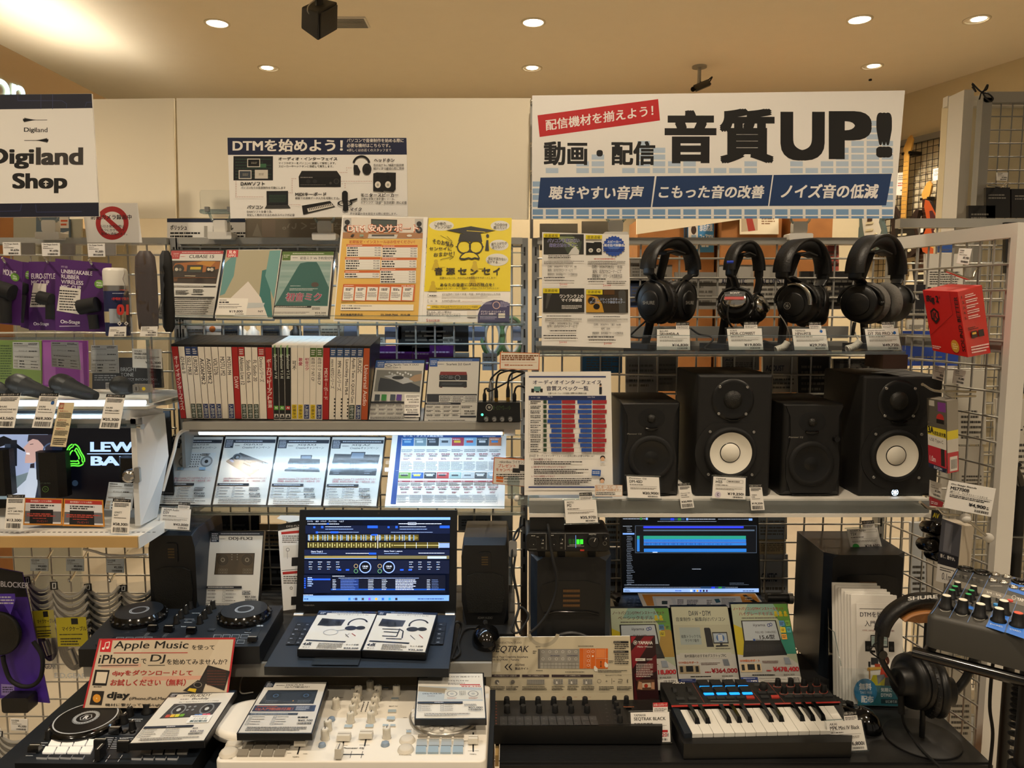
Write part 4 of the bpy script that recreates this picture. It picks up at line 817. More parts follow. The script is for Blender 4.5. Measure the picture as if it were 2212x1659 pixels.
s.r(900,222,990,244,B2);s.r(1528,222,1614,244,B2);s.r(580,272,648,288,B2);s.r(452,272,472,290,B2)
YE=e('#6a5a20',.8)
s.r(382,300,1346,352,e('#4a4018',.8));s.r(378,366,1614,416,e('#443c18',.8))
for i in range(92):
 x=386+i*10.4;h=[24,16,11,7,22,12,8,5][i%8];s.r(x,326-h,x+6,326+h,e('#9c8a4a',.8)if i%4 else e('#6fa0e8',1))
 if i%2==0 and i<72:s.r(x,391-h*.9,x+5,391+h*.9,e('#d8cf8a',.9))
for i in range(14):x=400+i*67.;s.r(x,300,x+3,352,e('#cfe0ff',1))
s.r(1130,389,1614,393,e('#d8cf8a'));s.r(1520,372,1614,412,e('#7f9ad8',.9));s.r(990,298,993,418,e('#e8f0ff',1.2))
for x in(1227,1325,1422,1520):s.r(x,366,x+3,416,e('#cfe0ff',1))
s.r(356,428,1614,478,e('#0a1430',1));s.t('Demo Track 2',416,438,516,452,TX,.02);s.t('Demo Track 1_capture',1048,436,1206,450,TX,.02);s.g(418,457,560,466,1,e('#7f9ad0'));s.g(715,455,980,466,1,TX);s.g(1050,457,1200,466,1,e('#7f9ad0'));s.g(1345,453,1600,464,1,TX);s.r(915,454,980,470,B2);s.r(936,294,990,306,B2)
s.r(358,482,984,508,e('#8a7c4a',.8));s.r(992,480,1612,508,e('#6a6444',.8));s.r(1424,486,1588,506,e('#a9c0ee',1));s.r(358,503,984,508,e('#5a86d8',1))
s.r(356,520,1612,636,e('#08112a',1))
for x0_ in(395,1265):
 for i in range(4):
  for y in(530,572):s.g(x0_+i*79,y,x0_+40+i*79,y+10,1,TX);s.d(x0_+6+i*79,y+24,4,B1);s.g(x0_+14+i*79,y+19,x0_+28+i*79,y+28,1,TX)
for x in(886,1091):s.d(x,578,52,e('#03060f',1));s.ring(x,578,44,52,e('#7f9cf0',1.2));s.t('128.00',x-24,564,x+24,578,TX,.02);s.g(x-20,584,x+20,592,1,TX)
for x in(806,1012):s.ring(x,568,14,18,e('#a9946a'));s.ring(x,612,14,18,e('#5f9a6a'))
for x in(648,718,1188,1260):s.r(x,594,x+30,608,B2)
s.r(356,644,590,800,e('#07102a',1));s.r(388,676,586,690,B2)
for i in range(5):s.g(388,664+i*17.5,440-6*(i%3),674+i*17.5,1,e('#9ab4ec'),.8);s.r(358,672+i*19,372,684+i*19,B2)
s.r(594,646,1580,798,e('#050b1e',1));s.g(602,650,716,660,1,TX);s.g(655,668,1590,676,1,e('#9ab4ec'))
for i in range(7):
 y=683+i*13.6
 if i==6:s.r(590,y-1,1576,y+12,e('#1346a0',1))
 s.g(604,y,640,y+9,1,TX);s.r(672,y,830,y+8,e('#24408c',1));s.g(675,y+1,828,y+7,1,e('#6f8fe0'));s.g(912,y,960,y+9,1,TX);s.g(1030,y,1078,y+9,1,TX);s.g(1148,y,1330,y+9,1,e('#b9c6e8'),.8);s.g(1420,y,1452,y+9,1,TX);s.g(1462,y,1535,y+9,1,e('#5a6fa0'))
s.g(352,812,445,822,1,TX)
for i,k in enumerate(('#1e6fd8','#2a2a2a','#3a3a3a','#7a4ad0','#d8a03a','#1e5ab8','#1e8ab8','#222222')):s.r(740+i*58 if i else 740,842,760+i*58,862,e(k))
s.g(782,846,832,858,1,e('#2c4a80'));s.g(1340,842,1590,860,1,e('#2c4a80'));s.g(360,842,410,862,1,e('#2c4a80'))
s.done('screen',root=t)
def djset(title,brk,items):
 def pt(s):
  s.unit=True;s.r(0,0,100,5,DK);s.r(0,0,15,11,DK);s.g(3,2,12,9,2,'#c6ccd8');s.g(22,1,96,4,1,'#c6ccd8');s.t(title,34,6.5,88,11,'#4a4036',.01)
  s.p([(9,40),(28,42),(29,22),(11,20)],'#2b2d33');s.p([(28,42),(50,40),(52,23),(29,22)],'#363940');s.d(19,31,6,'#17181c',6);s.d(40,32,6,'#1b1d22',6)
  s.ring(76,34,14,17,'#26272b',.9,24,20,200);s.d(68,46,10,'#26272b',6);s.d(84,45,8,'#2e2f34',5)
  items(s);s.p([(4,81),(70,83),(71,80),(5,78)],DK);s.t('4点',3,84,17,92,DK,.03);s.t('セット',5,94,17,98,DK,.01);s.g(28,85,68,99,5,GR);s.t('セット金額',73,86,94,90,K,.012);s.t('¥35,500',72,94.5,96,99,DK,.015)
 return pt
def it1(s):s.ring(38,58,11,12.5,'#b9bcc0',.6);s.l([(46,54),(60,50)],2,'#b9bcc0');s.l([(64,62),(72,70)],1,'#3a3a3a');s.l([(74,60),(82,66)],1.2,'#a83a3a');s.l([(66,68),(70,60)],.8,'#8a8a8a')
def it2(s):s.l([(18,48),(48,48),(54,52),(56,70)],2,'#2a2d36');s.l([(22,55),(46,56)],2,'#2a2d36');s.l([(22,66),(46,66),(47,46)],2,'#2a2d36');s.l([(30,72),(56,72)],2,'#2a2d36');s.l([(68,62),(78,72)],1,'#3a3a3a');s.l([(82,60),(90,68)],1.2,'#a83a3a')
CZ=flat((0,0,DZ+.018))
case('accessory set case with headphones and a coiled cable, left one on the laptop keys',CZ,[(486,966),(984,976),(836,1306),(300,1294)],djset('DJアクセサリーセット for',0,it1),TP,th=.0148)
case('accessory set case with a black laptop bracket picture, right one on the laptop keys',CZ,[(998,968),(1500,986),(1400,1322),(862,1302)],djset('DJアクセサリーセット for PC',0,it2),TP,th=.0148)
def mouse(lab,px,py,z,l,w,h,yaw,k='blkgloss'):
 c=onZ(px,py,z);t=thing('computer_mouse',lab,'mouse',c);f=flat(c,yaw);m=M();prof=[(1,0),(1.02,.18),(.96,.45),(.82,.72),(.58,.92),(.3,.99),(.001,1)]
 n=28;vs=[]
 for r_,z_ in prof:
  for i in range(n):a=2*pi*i/n;vs.append(f.w(w/2*r_*cos(a)*(1-.1*sin(a)),l/2*r_*sin(a),h*z_*(1-.18*sin(a))))
 m.add(vs,[(j*n+i,j*n+(i+1)%n,(j+1)*n+(i+1)%n,(j+1)*n+i)for j in range(len(prof)-1)for i in range(n)],k,True);m.add(vs[:n],[tuple(range(n))[::-1]],k);m.obj('body',t)
 m=M();m.tube([f.w(0,l*.2,h*.93),f.w(0,l*.33,h*.82)],.005,'rubber',10);m.obj('scroll_wheel',t);return t
mouse('black mouse in front of the desktop monitor right of the open laptop',1050,1385,SZ2,.105,.062,.036,5)
s=S(stand(onY(610,1200,1.735),3),[(120,215),(330,176),(330,940),(168,962)],'card',.0006,tf=TP)
s.p([(124,268),(330,228),(330,176),(120,215)],'#2a2826');s.t('DDJ-FLX2',196,222,330,242,'#d8d4cc',.015,0,-10);s.p([(152,300),(330,285),(330,262),(150,278)],'#b8302a');s.g(160,305,325,375,4,GR);s.p([(170,500),(330,490),(330,390),(165,398)],'#e4dfd4');s.l([(205,440),(205,510)],3,GR);s.ring(208,432,12,16,GR);s.p([(240,575),(330,570),(330,495),(242,500)],'#1c1a19');s.p([(156,615),(330,600),(330,596),(155,611)],'#26221f');s.p([(164,648),(330,634),(330,612),(162,626)],'#b8302a');s.g(170,655,325,730,4,GR);s.p([(236,915),(330,905),(330,835),(238,840)],'#1c1a19');s.ring(238,765,9,13,GR)
s.done('folded_brochure','upright folded brochure half hidden behind the laptop lid','brochure')
s=S(stand(onY(610,1200,1.745),3),[(112,160),(150,128),(330,140),(330,225),(118,222)][:4],'card',.0006,tf=TP);s.done('folded_flap','pale rear flap standing behind the folded brochure','brochure')
def pt(s):
 s.r(818,262,1414,300,DK);s.r(815,262,912,374,DK);s.g(830,270,900,368,5,'#c6ccd8');s.g(932,270,1400,288,1,'#c6ccd8');s.t('DDJ-FLX2',1022,316,1296,358,'#26241f',.02);s.g(918,330,1008,344,1,GR)
 s.p([(856,745),(1302,746),(1320,498),(880,500)],'#3a3024');s.p([(866,738),(1294,739),(1310,506),(888,508)],'#54452f')
 for x in(955,1232):s.d(x,576,62,'#463a28',62);s.ring(x,576,58,62,'#2c2418');s.ring(x,576,16,24,'#9a917c')
 for i in range(4):
  for x in(905,1185):s.fr_(x+i*28,678,x+22+i*28,698,2.5,'#8a7f6a');s.fr_(x-2+i*28,710,x+20+i*28,730,2.5,'#8a7f6a')
 for i in range(6):s.d(1062+(i%2)*62,515+(i//2)*28,7,'#8a7f6a')
 s.r(755,872,1175,900,K);s.g(790,878,1150,894,1,'#d5d0c6')
 for i in range(4):
  for j in range(2):x,y=752+j*208-i*2,908+i*38;s.fr_(x,y,x+30,y+28,2.5,'#8a857c');s.g(x+38,y+8,x+150+20*(i%2),y+24,1,GR)
 s.g(1180,922,1282,972,3,K);s.t('¥27,500',1212,984,1336,1010,K,.02);s.bc(1215,1018,1345,1042);s.g(742,1066,1340,1096,2,GR)
C3_=stand(onY(540,1330,1.70),15)
case('case showing a brown two deck controller, standing behind the black controller',C3_,[(820,262),(1414,262),(1348,1180),(728,1180)],pt,(300,1100,5.267))
# ================================================================ deejay controllers and the desks
LD,RD=.65,.597
x1=onZ(1064,1640,LD).x
t=thing('display_desk','dark desk under the two deejay controllers at the lower left','desk',(-.5,1.35,0))
m=M();m.box(XY,-.966,1.13,LD-.03,x1,1.75,LD,'navydev');m.obj('desk_top',t)
m=M();m.box(XY,-.93,1.2,0,x1-.03,1.7,LD-.03,'desk2');m.obj('cabinet',t)
xa,xb=onZ(1079,1640,RD).x,.952
t=thing('display_desk','black matted desk under the small keyboard and the sequencer','desk',(.45,1.4,0))
m=M();m.box(XY,xa,1.388,RD-.004,xb,1.85,RD,'desk')
for i in range(60):m.box(XY,xa,1.392+i*.004,RD,.30,1.3935+i*.004,RD+.0006,'desk')
m.obj('desk_mat',t)
m=M();m.box(XY,xa,1.383,RD-.03,xb+.003,1.86,RD-.004,'desk2');m.obj('desk_top',t)
m=M();m.box(XY,xa+.02,1.40,0,xb-.01,1.84,RD-.03,'wood');m.obj('cabinet',t)
m=M();y_=1.40;m.box(XY,x1+.002,1.42,RD-.03,xa-.002,1.9,RD-.006,'tan');tag(m.obj('wood_batten'),'pale wooden strip in the gap between the two desks','batten')
class Dev:
 """parts laid on a device's top: positions are photo pixels of a crop tf, sizes in metres"""
 def __init__(s,t,fr,tf):s.t=t;s.f=fr;s.tf=tf
 def p(s,x,y):return s.f.px(x/s.tf[2]+s.tf[0],y/s.tf[2]+s.tf[1])
 def knob(s,x,y,r=.0065,h=.016,k='blk',mk='#d8d4ca',rib=0,base=1.25,cap=None,ang=0.,name='knob',skirt=None):
  a,b=s.p(x,y);m=M()
  m.lathe(s.f,a,b,[(r*base,0),(r*base,h*.12),(r*1.02,h*.25),(r*.86,h*.93),(r*.78,h)],k,20)
  if rib:
   for i in range(rib):q=s.f.sub(a+r*.93*cos(2*pi*i/rib),b+r*.93*sin(2*pi*i/rib),0,2*pi*i/rib);m.box(q,-r*.14,-r*.08,h*.2,r*.1,r*.08,h*.94,k)
  if cap:m.cyl(s.f,a,b,h,h+.0006,r*.74,cap)
  if mk:q=s.f.sub(a,b,0,R(ang));m.box(q,-r*.09,0,h+(.0006 if cap else 0),r*.09,r*.8,h+.0012,mk);m.box(q,-r*.09,r*.72,h*.3,r*.09,r*1.0,h,mk)
  return m.obj(name,s.t)
 def fader(s,x,y,w,d,h,k='blk',mk='#d8d4ca',vert=False,name='fader_cap'):
  a,b=s.p(x,y);m=M();f=s.f.sub(a,b,0)
  n=[(-w/2,-d/2),(w/2,-d/2),(w/2,d/2),(-w/2,d/2)]
  lo=[f.w(p,q,.003)for p,q in n];hi=[f.w(p*.92,q*.8,h)for p,q in n]
  m.add(lo+hi,[(0,1,5,4),(1,2,6,5),(2,3,7,6),(3,0,4,7),(4,5,6,7),(3,2,1,0)],k);m.box(f,-.0015,-.003,0,.0015,.003,.004,'blk')
  if mk:
   if vert:m.box(f,-.0006,-d*.4,h,.0006,d*.4,h+.0005,mk)
   else:m.box(f,-w*.44,-.0006,h,w*.44,.0006,h+.0005,mk)
  return m.obj(name,s.t,.0008)
 def slot(s,x0,y0,x1,y1,w=.003):a=V(s.p(x0,y0));b=V(s.p(x1,y1));d=(b-a).normalized();n=V((-d.y,d.x))*w/2;return[a+n,b+n,b-n,a-n]
 def pad(s,q,h,k,top=None,name='pad',ins=.0006):
  P=[V(s.p(*p))for p in q];m=M();m.prism(s.f,[tuple(p)for p in P],0,h,k,top);return m.obj(name,s.t,.0007)
 def disc(s,x,y,prof,k,n=40):a,b=s.p(x,y);m=M();m.lathe(s.f,a,b,prof,k,n);return m
# ---------------------------------------------------------------- black two deck controller (on the shelf)
T3=(300,1100,5.267);F2=flat((0,0,.80))
c=onZ(400,1360,SZ2);t=thing('deejay_controller','black two deck controller on the shelf, behind the music app card','controller',(c.x,c.y,SZ2))
q=[(-200,1095),(1640,1095),(1372,1560),(-690,1595)]
s=S(F2,q,'navydev',.038,tf=T3,side='blk');s.c=.0004
for sx in(1,):
 s.l([(1395,1365),(1340,1460)],8,'#07080a')
for x in(120,340,600):s.l([(x+20,1360),(x-60,1480)],9,'#07080a');[s.l([(x-28-i*12,1400+i*14),(x+14-i*12,1400+i*14)],2.2,'#9aa3ad')for i in range(5)]
s.g(605,1178,720,1192,1,'#9aa3ad');s.g(515,1250,640,1256,1,'#9aa3ad');s.g(515,1282,630,1296,1,'#9aa3ad');s.r(525,1262,560,1280,'#3a434d');s.r(600,1262,638,1280,'#3a434d')
s.g(480,1330,560,1346,1,'#9aa3ad');s.g(1340,1310,1440,1345,1,'#9aa3ad');s.g(985,1128,1020,1150,1,'#9aa3ad');s.g(1200,1400,1280,1410,1,'#9aa3ad')
for k in range(4):
 for j in range(2):
  x,y=890+k*103-j*45,1450+j*62;s.p([(x-46,y+24),(x+40,y+24),(x+52,y-20),(x-34,y-20)],'#8f9aa6');s.p([(x-41,y+20),(x+37,y+20),(x+47,y-16),(x-30,y-16)],'#222a33')
 for j in range(2):
  x,y=-220+k*108-j*45,1480+j*58;s.p([(x-46,y+24),(x+40,y+24),(x+52,y-20),(x-34,y-20)],'#8f9aa6');s.p([(x-41,y+20),(x+37,y+20),(x+47,y-16),(x-30,y-16)],'#222a33')
s.done('body',root=t,label=None)
d=Dev(t,F2,T3)
for x,y in((1205,1238),(10,1250)):
 m=d.disc(x,y,[(.058,0),(.0585,.004),(.056,.012),(.0515,.019),(.0505,.0205)],'blkgloss')
 a,b=d.p(x,y)
 for i in range(22):u=2*pi*i/22;m.sph(F2.w(a+.055*cos(u),b+.055*sin(u),.010),.0052,.0052,.004,'blk',8,5)
 m.obj('jog_wheel',t);m=d.disc(x,y,[(.0495,.0205),(.0495,.0212)],'navydev');m.obj('jog_top',t)
 s=S(F2,[(0,0)]*4,loc=True,back=False);s.tf=None;s.mp=lambda X,Y_,a=a,b=b:V((a+X/1000,b+Y_/1000));s.c=.0214;s.ring(0,0,15.5,17,'#9aa3ad');s.ring(0,0,18.2,20.6,'#9aa3ad');s.done('jog_mark',root=t)
for x,y in((430,1300),(480,1240),(535,1185),(588,1130),(695,1300),(747,1242),(797,1182),(843,1130)):d.knob(x,y,.0064,.018)
for x,y in((345,1395),(600,1415),(160,1390)):d.fader(x,y,.02,.014,.014,'blkgloss')
d.fader(1296,1510,.020,.012,.012,'blk')
for x,y in((-360,1480),(-420,1535)):m=d.disc(x,y,[(.012,0),(.0118,.003),(.0105,.0035)],'navydev',24);m.obj('round_button',t)
for q in([(780,1392),(855,1394),(872,1372),(795,1370)],[(1210,1396),(1265,1398),(1290,1370),(1232,1368)]):d.pad(q,.003,'G#2a323c',name='button')
# ---------------------------------------------------------------- music app card leaning behind the pad controller
T5=(0,1360,3.95);MC=stand(onZ(350,1527,.705),20)
s=S(MC,[(845,78),(2010,68),(1930,668),(706,668)],'#b4282c',.001,tf=T5);s.c=.0003
s.p([(722,668),(1916,668),(1993,84),(860,92)],'#cdbfa8');s.p([(1000,668),(1560,668),(1870,85),(1250,88)],'#c6b79f')
s.p([(1210,440),(1900,420),(1910,390),(1220,400)],'#cf9f8a');s.p([(860,330),(1200,320),(1205,290),(870,300)],'#cfa692')
s.p([(852,190),(945,192),(962,92),(866,90)],'#c8262c');s.d(882,162,12,'#f0e6da',10);s.d(918,154,12,'#f0e6da',10);s.l([(893,160),(903,112),(938,104),(929,152)],7,'#f0e6da')
s.t('Apple Music',965,98,1600,180,'#15130f',.01,20);s.t('を使って',1638,130,1832,172,'#15130f',.012);s.p([(968,202),(1600,200),(1604,194),(972,196)],'#b4282c')
s.t('iPhone',836,215,1180,290,'#15130f',.01,18);s.t('で',1206,248,1252,290,'#15130f',.012);s.t('DJ',1276,213,1400,290,'#15130f',.01,18);s.t('を始めてみませんか？',1424,250,1940,298,'#15130f',.012);s.p([(836,312),(1180,306),(1182,301),(838,306)],'#15130f');s.p([(1262,308),(1408,306),(1410,301),(1264,303)],'#15130f')
s.p([(788,475),(910,478),(938,345),(815,342)],'#15130f');s.p([(812,455),(902,458),(922,362),(830,360)],'#ddd0ba');s.g(800,482,878,494,1,K)
s.t('djayをダウンロードして',955,345,1640,398,'#a8322c',.025,10);s.t('お試しください（無料）',940,422,1582,480,'#a8322c',.025,10)
s.p([(765,640),(868,645),(892,525),(790,522)],'#221a12');s.d(828,586,34,'#d8922a',36);s.d(828,586,5,'#f0dcb0')
s.t('djay',908,530,1100,600,'#15130f',.035,14);s.t('(iPhone,iPad,Mac,Android)',1103,574,1600,606,'#15130f',.01,6);s.t('機材に繋がっているLightningケーブル',900,628,1640,658,'#15130f',.01)
s.p([(1700,440),(1915,520),(1965,355),(1775,302)],'#211c19');s.p([(1722,432),(1905,498),(1945,362),(1785,318)],'#2c221c');s.p([(1562,520),(1720,560),(1760,450),(1690,430)],'#2a2622');s.d(1690,470,36,'#15130f',24);s.ring(1690,470,30,36,'#8a8378',.66);s.p([(1600,520),(1670,535),(1680,505),(1620,498)],'#d8b82a');s.g(1770,340,1930,480,6,'#5a3024',.3)
s.done('music_card','red edged leaning card about playing music from a phone, behind the pad controller','card')
# ---------------------------------------------------------------- pad controller with a case on it
FB=flat((0,0,.69));c=onZ(230,1590,LD);t=thing('pad_controller','navy pad controller with white lit pads at the lower left corner','controller',(c.x,c.y,LD))
s=S(FB,[(640,655),(1962,660),(1640,1152),(125,1140)],'navydev',.034,tf=T5,side='blk');s.c=.0004
s.t('reloop',662,658,830,674,'#b9bec4',.02)
s.p([(880,900),(1150,905),(1190,840),(935,835)],'#4a4c50')
s.p([(790,1140),(1110,1142),(1110,1136),(796,1134)],'#101318')
for x in range(6):s.l([(900+4*(x%2),925+x*18),(995,925+x*18)],4,'#c2c6cc');s.l([(1080,925+x*18),(1150,925+x*18)],4,'#c2c6cc');s.l([(350-x*26,968+x*22),(410-x*26,968+x*22)],4,'#c2c6cc')
for x in(795,900,1005):s.l([(x,1130),(x+40,1072)],5,'#c2c6cc')
s.l([(790,1104),(1150,1106)],9,'#0a0c0f');s.l([(980,920),(900,1080)],12,'#0a0c0f');s.t('BUDDY',1022,924,1098,938,'#b9bec4',.02);s.g(570,940,705,948,1,'#b9bec4');s.g(1090,760,1220,790,2,'#9aa3ad')
s.done('body',root=t);d=Dev(t,FB,T5)
for i in range(4):
 for j in range(2):
  x,y=470+i*106-j*52,974+j*62;d.pad([(x-58,y+26),(x+36,y+28),(x+64,y-26),(x-28,y-28)],.003,'E#e9e4da:.25')
  x,y=1260+i*104-j*20,975+j*66;d.pad([(x-44,y+26),(x+44,y+28),(x+60,y-26),(x-28,y-28)],.003,'#8a8782')
 x=362+i*102;d.pad([(x-55,1106),(x+38,1110),(x+58,1082),(x-28,1080)],.004,'#b9bcc0','navydev','button');x=1165+i*102;d.pad([(x-45,1114),(x+40,1116),(x+56,1090),(x-26,1088)],.004,'#b9bcc0','navydev','button')
for x,y in((1065,880),(1132,880)):m=d.disc(x,y,[(.0055,0),(.005,.004),(.003,.0048)],'blkgloss',20);m.obj('button',t)
m=d.disc(735,812,[(.063,0),(.064,.004),(.0625,.009),(.059,.0115)],'blkgloss',48);m.obj('jog_wheel',t)
a,b=d.p(735,800);s=S(FB,[(0,0)]*4,loc=True,back=False);s.tf=None;s.mp=lambda X,Y_:V((a+X/1000,b+.001+Y_/1000));s.c=.0117
s.d(0,0,57,'#050506');s.ring(0,0,54,56.5,'#b9bec4',1,48);s.ring(0,0,17,24,'#9aa0a6',1,40);s.ring(0,0,12,17,'#0a0a0c');s.d(0,0,12,'#9aa0a6',n=6);s.d(0,0,10,'#0a0a0c',n=6);s.t('R',-4,6,5,-6,'#c9ced2',.05)
for i in range(30):u=2*pi*i/30;s.d(23*cos(u),23*sin(u),1.0,'#0a0a0c',n=8)
s.done('jog_mark',root=t)
for x,y,r_,h in((415,930,.006,.016),(1062,795,.0072,.018),(1110,735,.0065,.018),(1155,680,.0065,.018),(1130,855,.0062,.018),(1265,705,.0105,.02)):d.knob(x,y,r_,h)
for x,y in((300,1045),(985,890)):d.fader(x,y,.021,.013,.014,'blkgloss')
for x,y in((862,1030),(1060,1045)):d.fader(x,y,.023,.010,.022,'blk')
d.fader(858,1105,.010,.022,.024,'blk',vert=True)
def pt(s):
 s.unit=True;s.r(0,0,100,4,DK);s.r(0,0,12,10,DK);s.g(2,2,11,9,2,'#c6ccd8');s.t('BUDDY',34,5,66,11,'#23252b',.012);s.t('Buddy',40,13,66,18.5,'#23252b',.015);s.g(22,6.5,33,9.5,1,GR);s.g(22,14,38,17,1,GR);s.t('djay × Apple Musicストリーミング対応',23,20,84,23,K,.008)
 s.p([(13,55),(88,54),(90,25),(18,25)],'#34373d')
 for x in(32,74):s.d(x,38,10,'#202227',11);s.ring(x,38,8,10,'#7f858c',1.1);s.d(x,38,3,'#c9ced2',3.3)
 for i in range(4):s.r(20+i*7,48,26+i*7,53.5,('#c84a3a','#d8b03a','#c8c83a','#6aa03a')[i]);s.r(62+i*6,49,67+i*6,52,('#4a7fc8','#4a7fc8','#c84a6a','#c84a6a')[i]);s.d(46+(i%2)*8,33+(i//2)*7,2,'#7f858c',2)
 s.r(58,52,90,67,'#e2e4e2');s.g(62,53.5,86,55.5,1,GR);s.t('よくわかる',65,57,84,60.4,'#2a4a50',.02);s.t('解説動画',62,61.5,87,66,'#2a4a50',.03)
 s.r(2,71,72,75,DK);s.g(34,71.8,48,74.2,1,'#d5d8dd')
 for i in range(4):
  for j in range(2):x=3+33*j;y=76.5+4.2*i;s.fr_(x,y,x+5,y+2.8,.5,'#777a80');s.g(x+6,y+.5,x+24,y+2.5,1,GR)
 s.g(74,77,84,80,1,K);s.t('¥35,750',73,82.5,92,86.2,'#2a2c50',.018);s.bc(73,87,93,90);s.g(10,93.5,92,99,2,GR)
case('case with a picture of a two deck controller, lying on the navy pad controller',flat((0,onZ(390,1605,.722).y,.722),0,3),[(1466,540),(2010,522),(1738,945),(1112,968)],pt,T5)
# ---------------------------------------------------------------- white two deck controller
T6=(440,1400,3.456);FW=flat((0,0,.70));c=onZ(760,1570,LD);t=thing('deejay_controller','white two deck controller with ribbed knobs at the front of the desk','controller',(c.x,c.y,LD))
m=M();P=[FW.px(x/T6[2]+T6[0],y/T6[2]+T6[1])for x,y in((395,280),(2104,270),(2107,835),(70,862))]
y0,y1=(P[2][1]+P[3][1])/2,(P[0][1]+P[1][1])/2;a0,a1=P[3][0],P[2][0]
m.rbox(FW,a0,y0,-.048,a1,y1,0,.012,'flx',e=.0025);m.obj('body',t)
s=S(FW,[(0,0)]*4,loc=True,back=False,tf=T6);s.c=.0003;LK='#6a655c'
for P in([(1045,690),(1035,770)],[(1212,680),(1200,735)],[(718,735),(700,795)],[(2012,630),(2012,775)]):s.l(P,11,'#141414')
s.l([(1020,795),(1195,795)],7,'#141414')
for x in(1100,1182):s.l([(x+6,770),(x-8,822)],4,'#24221f')
for x,y in((1010,728),(1060,728),(1180,725),(1225,725),(640,785),(760,790),(1960,695),(2030,698),(1990,768),(2040,768)):s.l([(x-18,y),(x+14,y)],2.5,LK)
for k in range(6):
 for x in(1196,1228):s.p([(x-4-k*4.2,412+k*13),(x+3-k*4.2,412+k*13),(x+5-k*4.2,402+k*13),(x-2-k*4.2,402+k*13)],'#2a2a2c')
s.t('Pioneer DJ',1036,742,1194,758,'#4a4640',.02,6);s.t('TEMPO',662,810,712,820,LK,.01);s.t('TEMPO',1985,790,2035,799,LK,.01);s.t('PLAY/PAUSE',120,822,216,830,LK,.01);s.t('PLAY/PAUSE',1458,796,1550,804,LK,.01);s.t('BEAT FX',1384,432,1448,440,LK,.01);s.t('ON/OFF',1330,694,1386,702,LK,.01);s.t('SHIFT',1510,608,1556,615,LK,.01);s.g(1602,674,1940,682,1,LK,.4,.02);s.g(960,368,1060,376,1,LK)
for x,y in((1157,372),(1143,395),(1130,440),(1113,490),(1097,550),(1302,372),(1290,390),(1278,440),(1265,490),(1250,550),(1367,668),(907,680),(988,448)):s.ring(x,y+3,34,36,LK,.45,24)
for x in(1490,1560):s.l([(x,520),(x+30,520)],2,LK)
s.g(1380,545,1430,552,1,LK);s.g(1335,655,1400,662,1,LK)
s.done('panel_print',root=t);d=Dev(t,FW,T6)
for x,y in((1157,352),(1143,397),(1130,445),(1113,492),(1097,552),(1302,346),(1290,392),(1278,440),(1265,490),(1250,548),(988,445),(928,612),(907,676),(1440,345),(1243,310),(1367,668)):d.knob(x,y,.0072,.0195,'knobw','#3a3732',rib=14,base=1.15)
for x,y,w_ in((1048,688,.0255),(1213,672,.0255),(725,728,.022),(2012,710,.019)):d.fader(x,y,w_,.017,.013,'knobw','#8a857a')
d.fader(1012,815,.0125,.022,.021,'knobw','#24221f',vert=True)
for i in range(4):
 for j in range(2):
  x,y=332+i*92-j*38,738+j*52;d.pad([(x-48,y+24),(x+32,y+24),(x+44,y-22),(x-30,y-22)],.004,'#8a8479')
  x,y=1628+i*92-j*6,716+j*52;d.pad([(x-40,y+24),(x+38,y+24),(x+38,y-22),(x-36,y-22)],.004,'#8fa3b2'if j else'#9da6ac')
 x=1636+i*90;d.pad([(x-38,670),(x+36,670),(x+36,654),(x-34,654)],.003,'#857f74',name='button')
for q in([(1048,602),(1106,602),(1112,580),(1054,580)],[(1206,600),(1264,600),(1270,578),(1212,578)],[(1366,544),(1426,544),(1428,520),(1370,520)],[(1374,488),(1436,488),(1438,468),(1378,468)],[(1400,392),(1456,392),(1456,378),(1402,378)],[(1336,592),(1380,592),(1380,578),(1338,578)],[(1392,592),(1432,592),(1432,578),(1394,578)],[(1512,640),(1548,640),(1548,624),(1514,624)],[(1100,312),(1140,312),(1144,300),(1106,300)],[(1335,312),(1380,312),(1382,300),(1340,300)]):d.pad(q,.003,'#b5b0a4','#9fb0bb','button')
for x,y,r_ in((232,716,.0145),(190,786,.0155),(1520,692,.0135),(1508,762,.0135),(955,538,.0062),(884,732,.0062),(1355,724,.0072)):
 m=d.disc(x,y,[(r_*1.12,0),(r_*1.1,.0015),(r_,.0018),(r_*.96,.005),(r_*.7,.0062),(.0001,.0066)],'#7f8fa0'if r_<.01 else'#c9c2b4',28);m.obj('round_button',t)
m=d.disc(1800,515,[(.069,0),(.0695,.003),(.066,.006)],'silver',48);m.obj('jog_ring',t)
m=d.disc(1800,512,[(.0655,.006),(.064,.013),(.056,.015)],'flx',48)
a,b=d.p(1800,515)
for i in range(20):u=2*pi*i/20;m.sph(FW.w(a+.0605*cos(u),b+.0605*sin(u),.0125),.006,.006,.0035,'white',8,5)
m.obj('jog_wheel',t)
m=d.disc(340,560,[(.069,0),(.0695,.003),(.066,.006)],'silver',48);m.obj('jog_ring',t);m=d.disc(340,560,[(.0655,.006),(.064,.013),(.056,.015)],'flx',48);m.obj('jog_wheel',t)
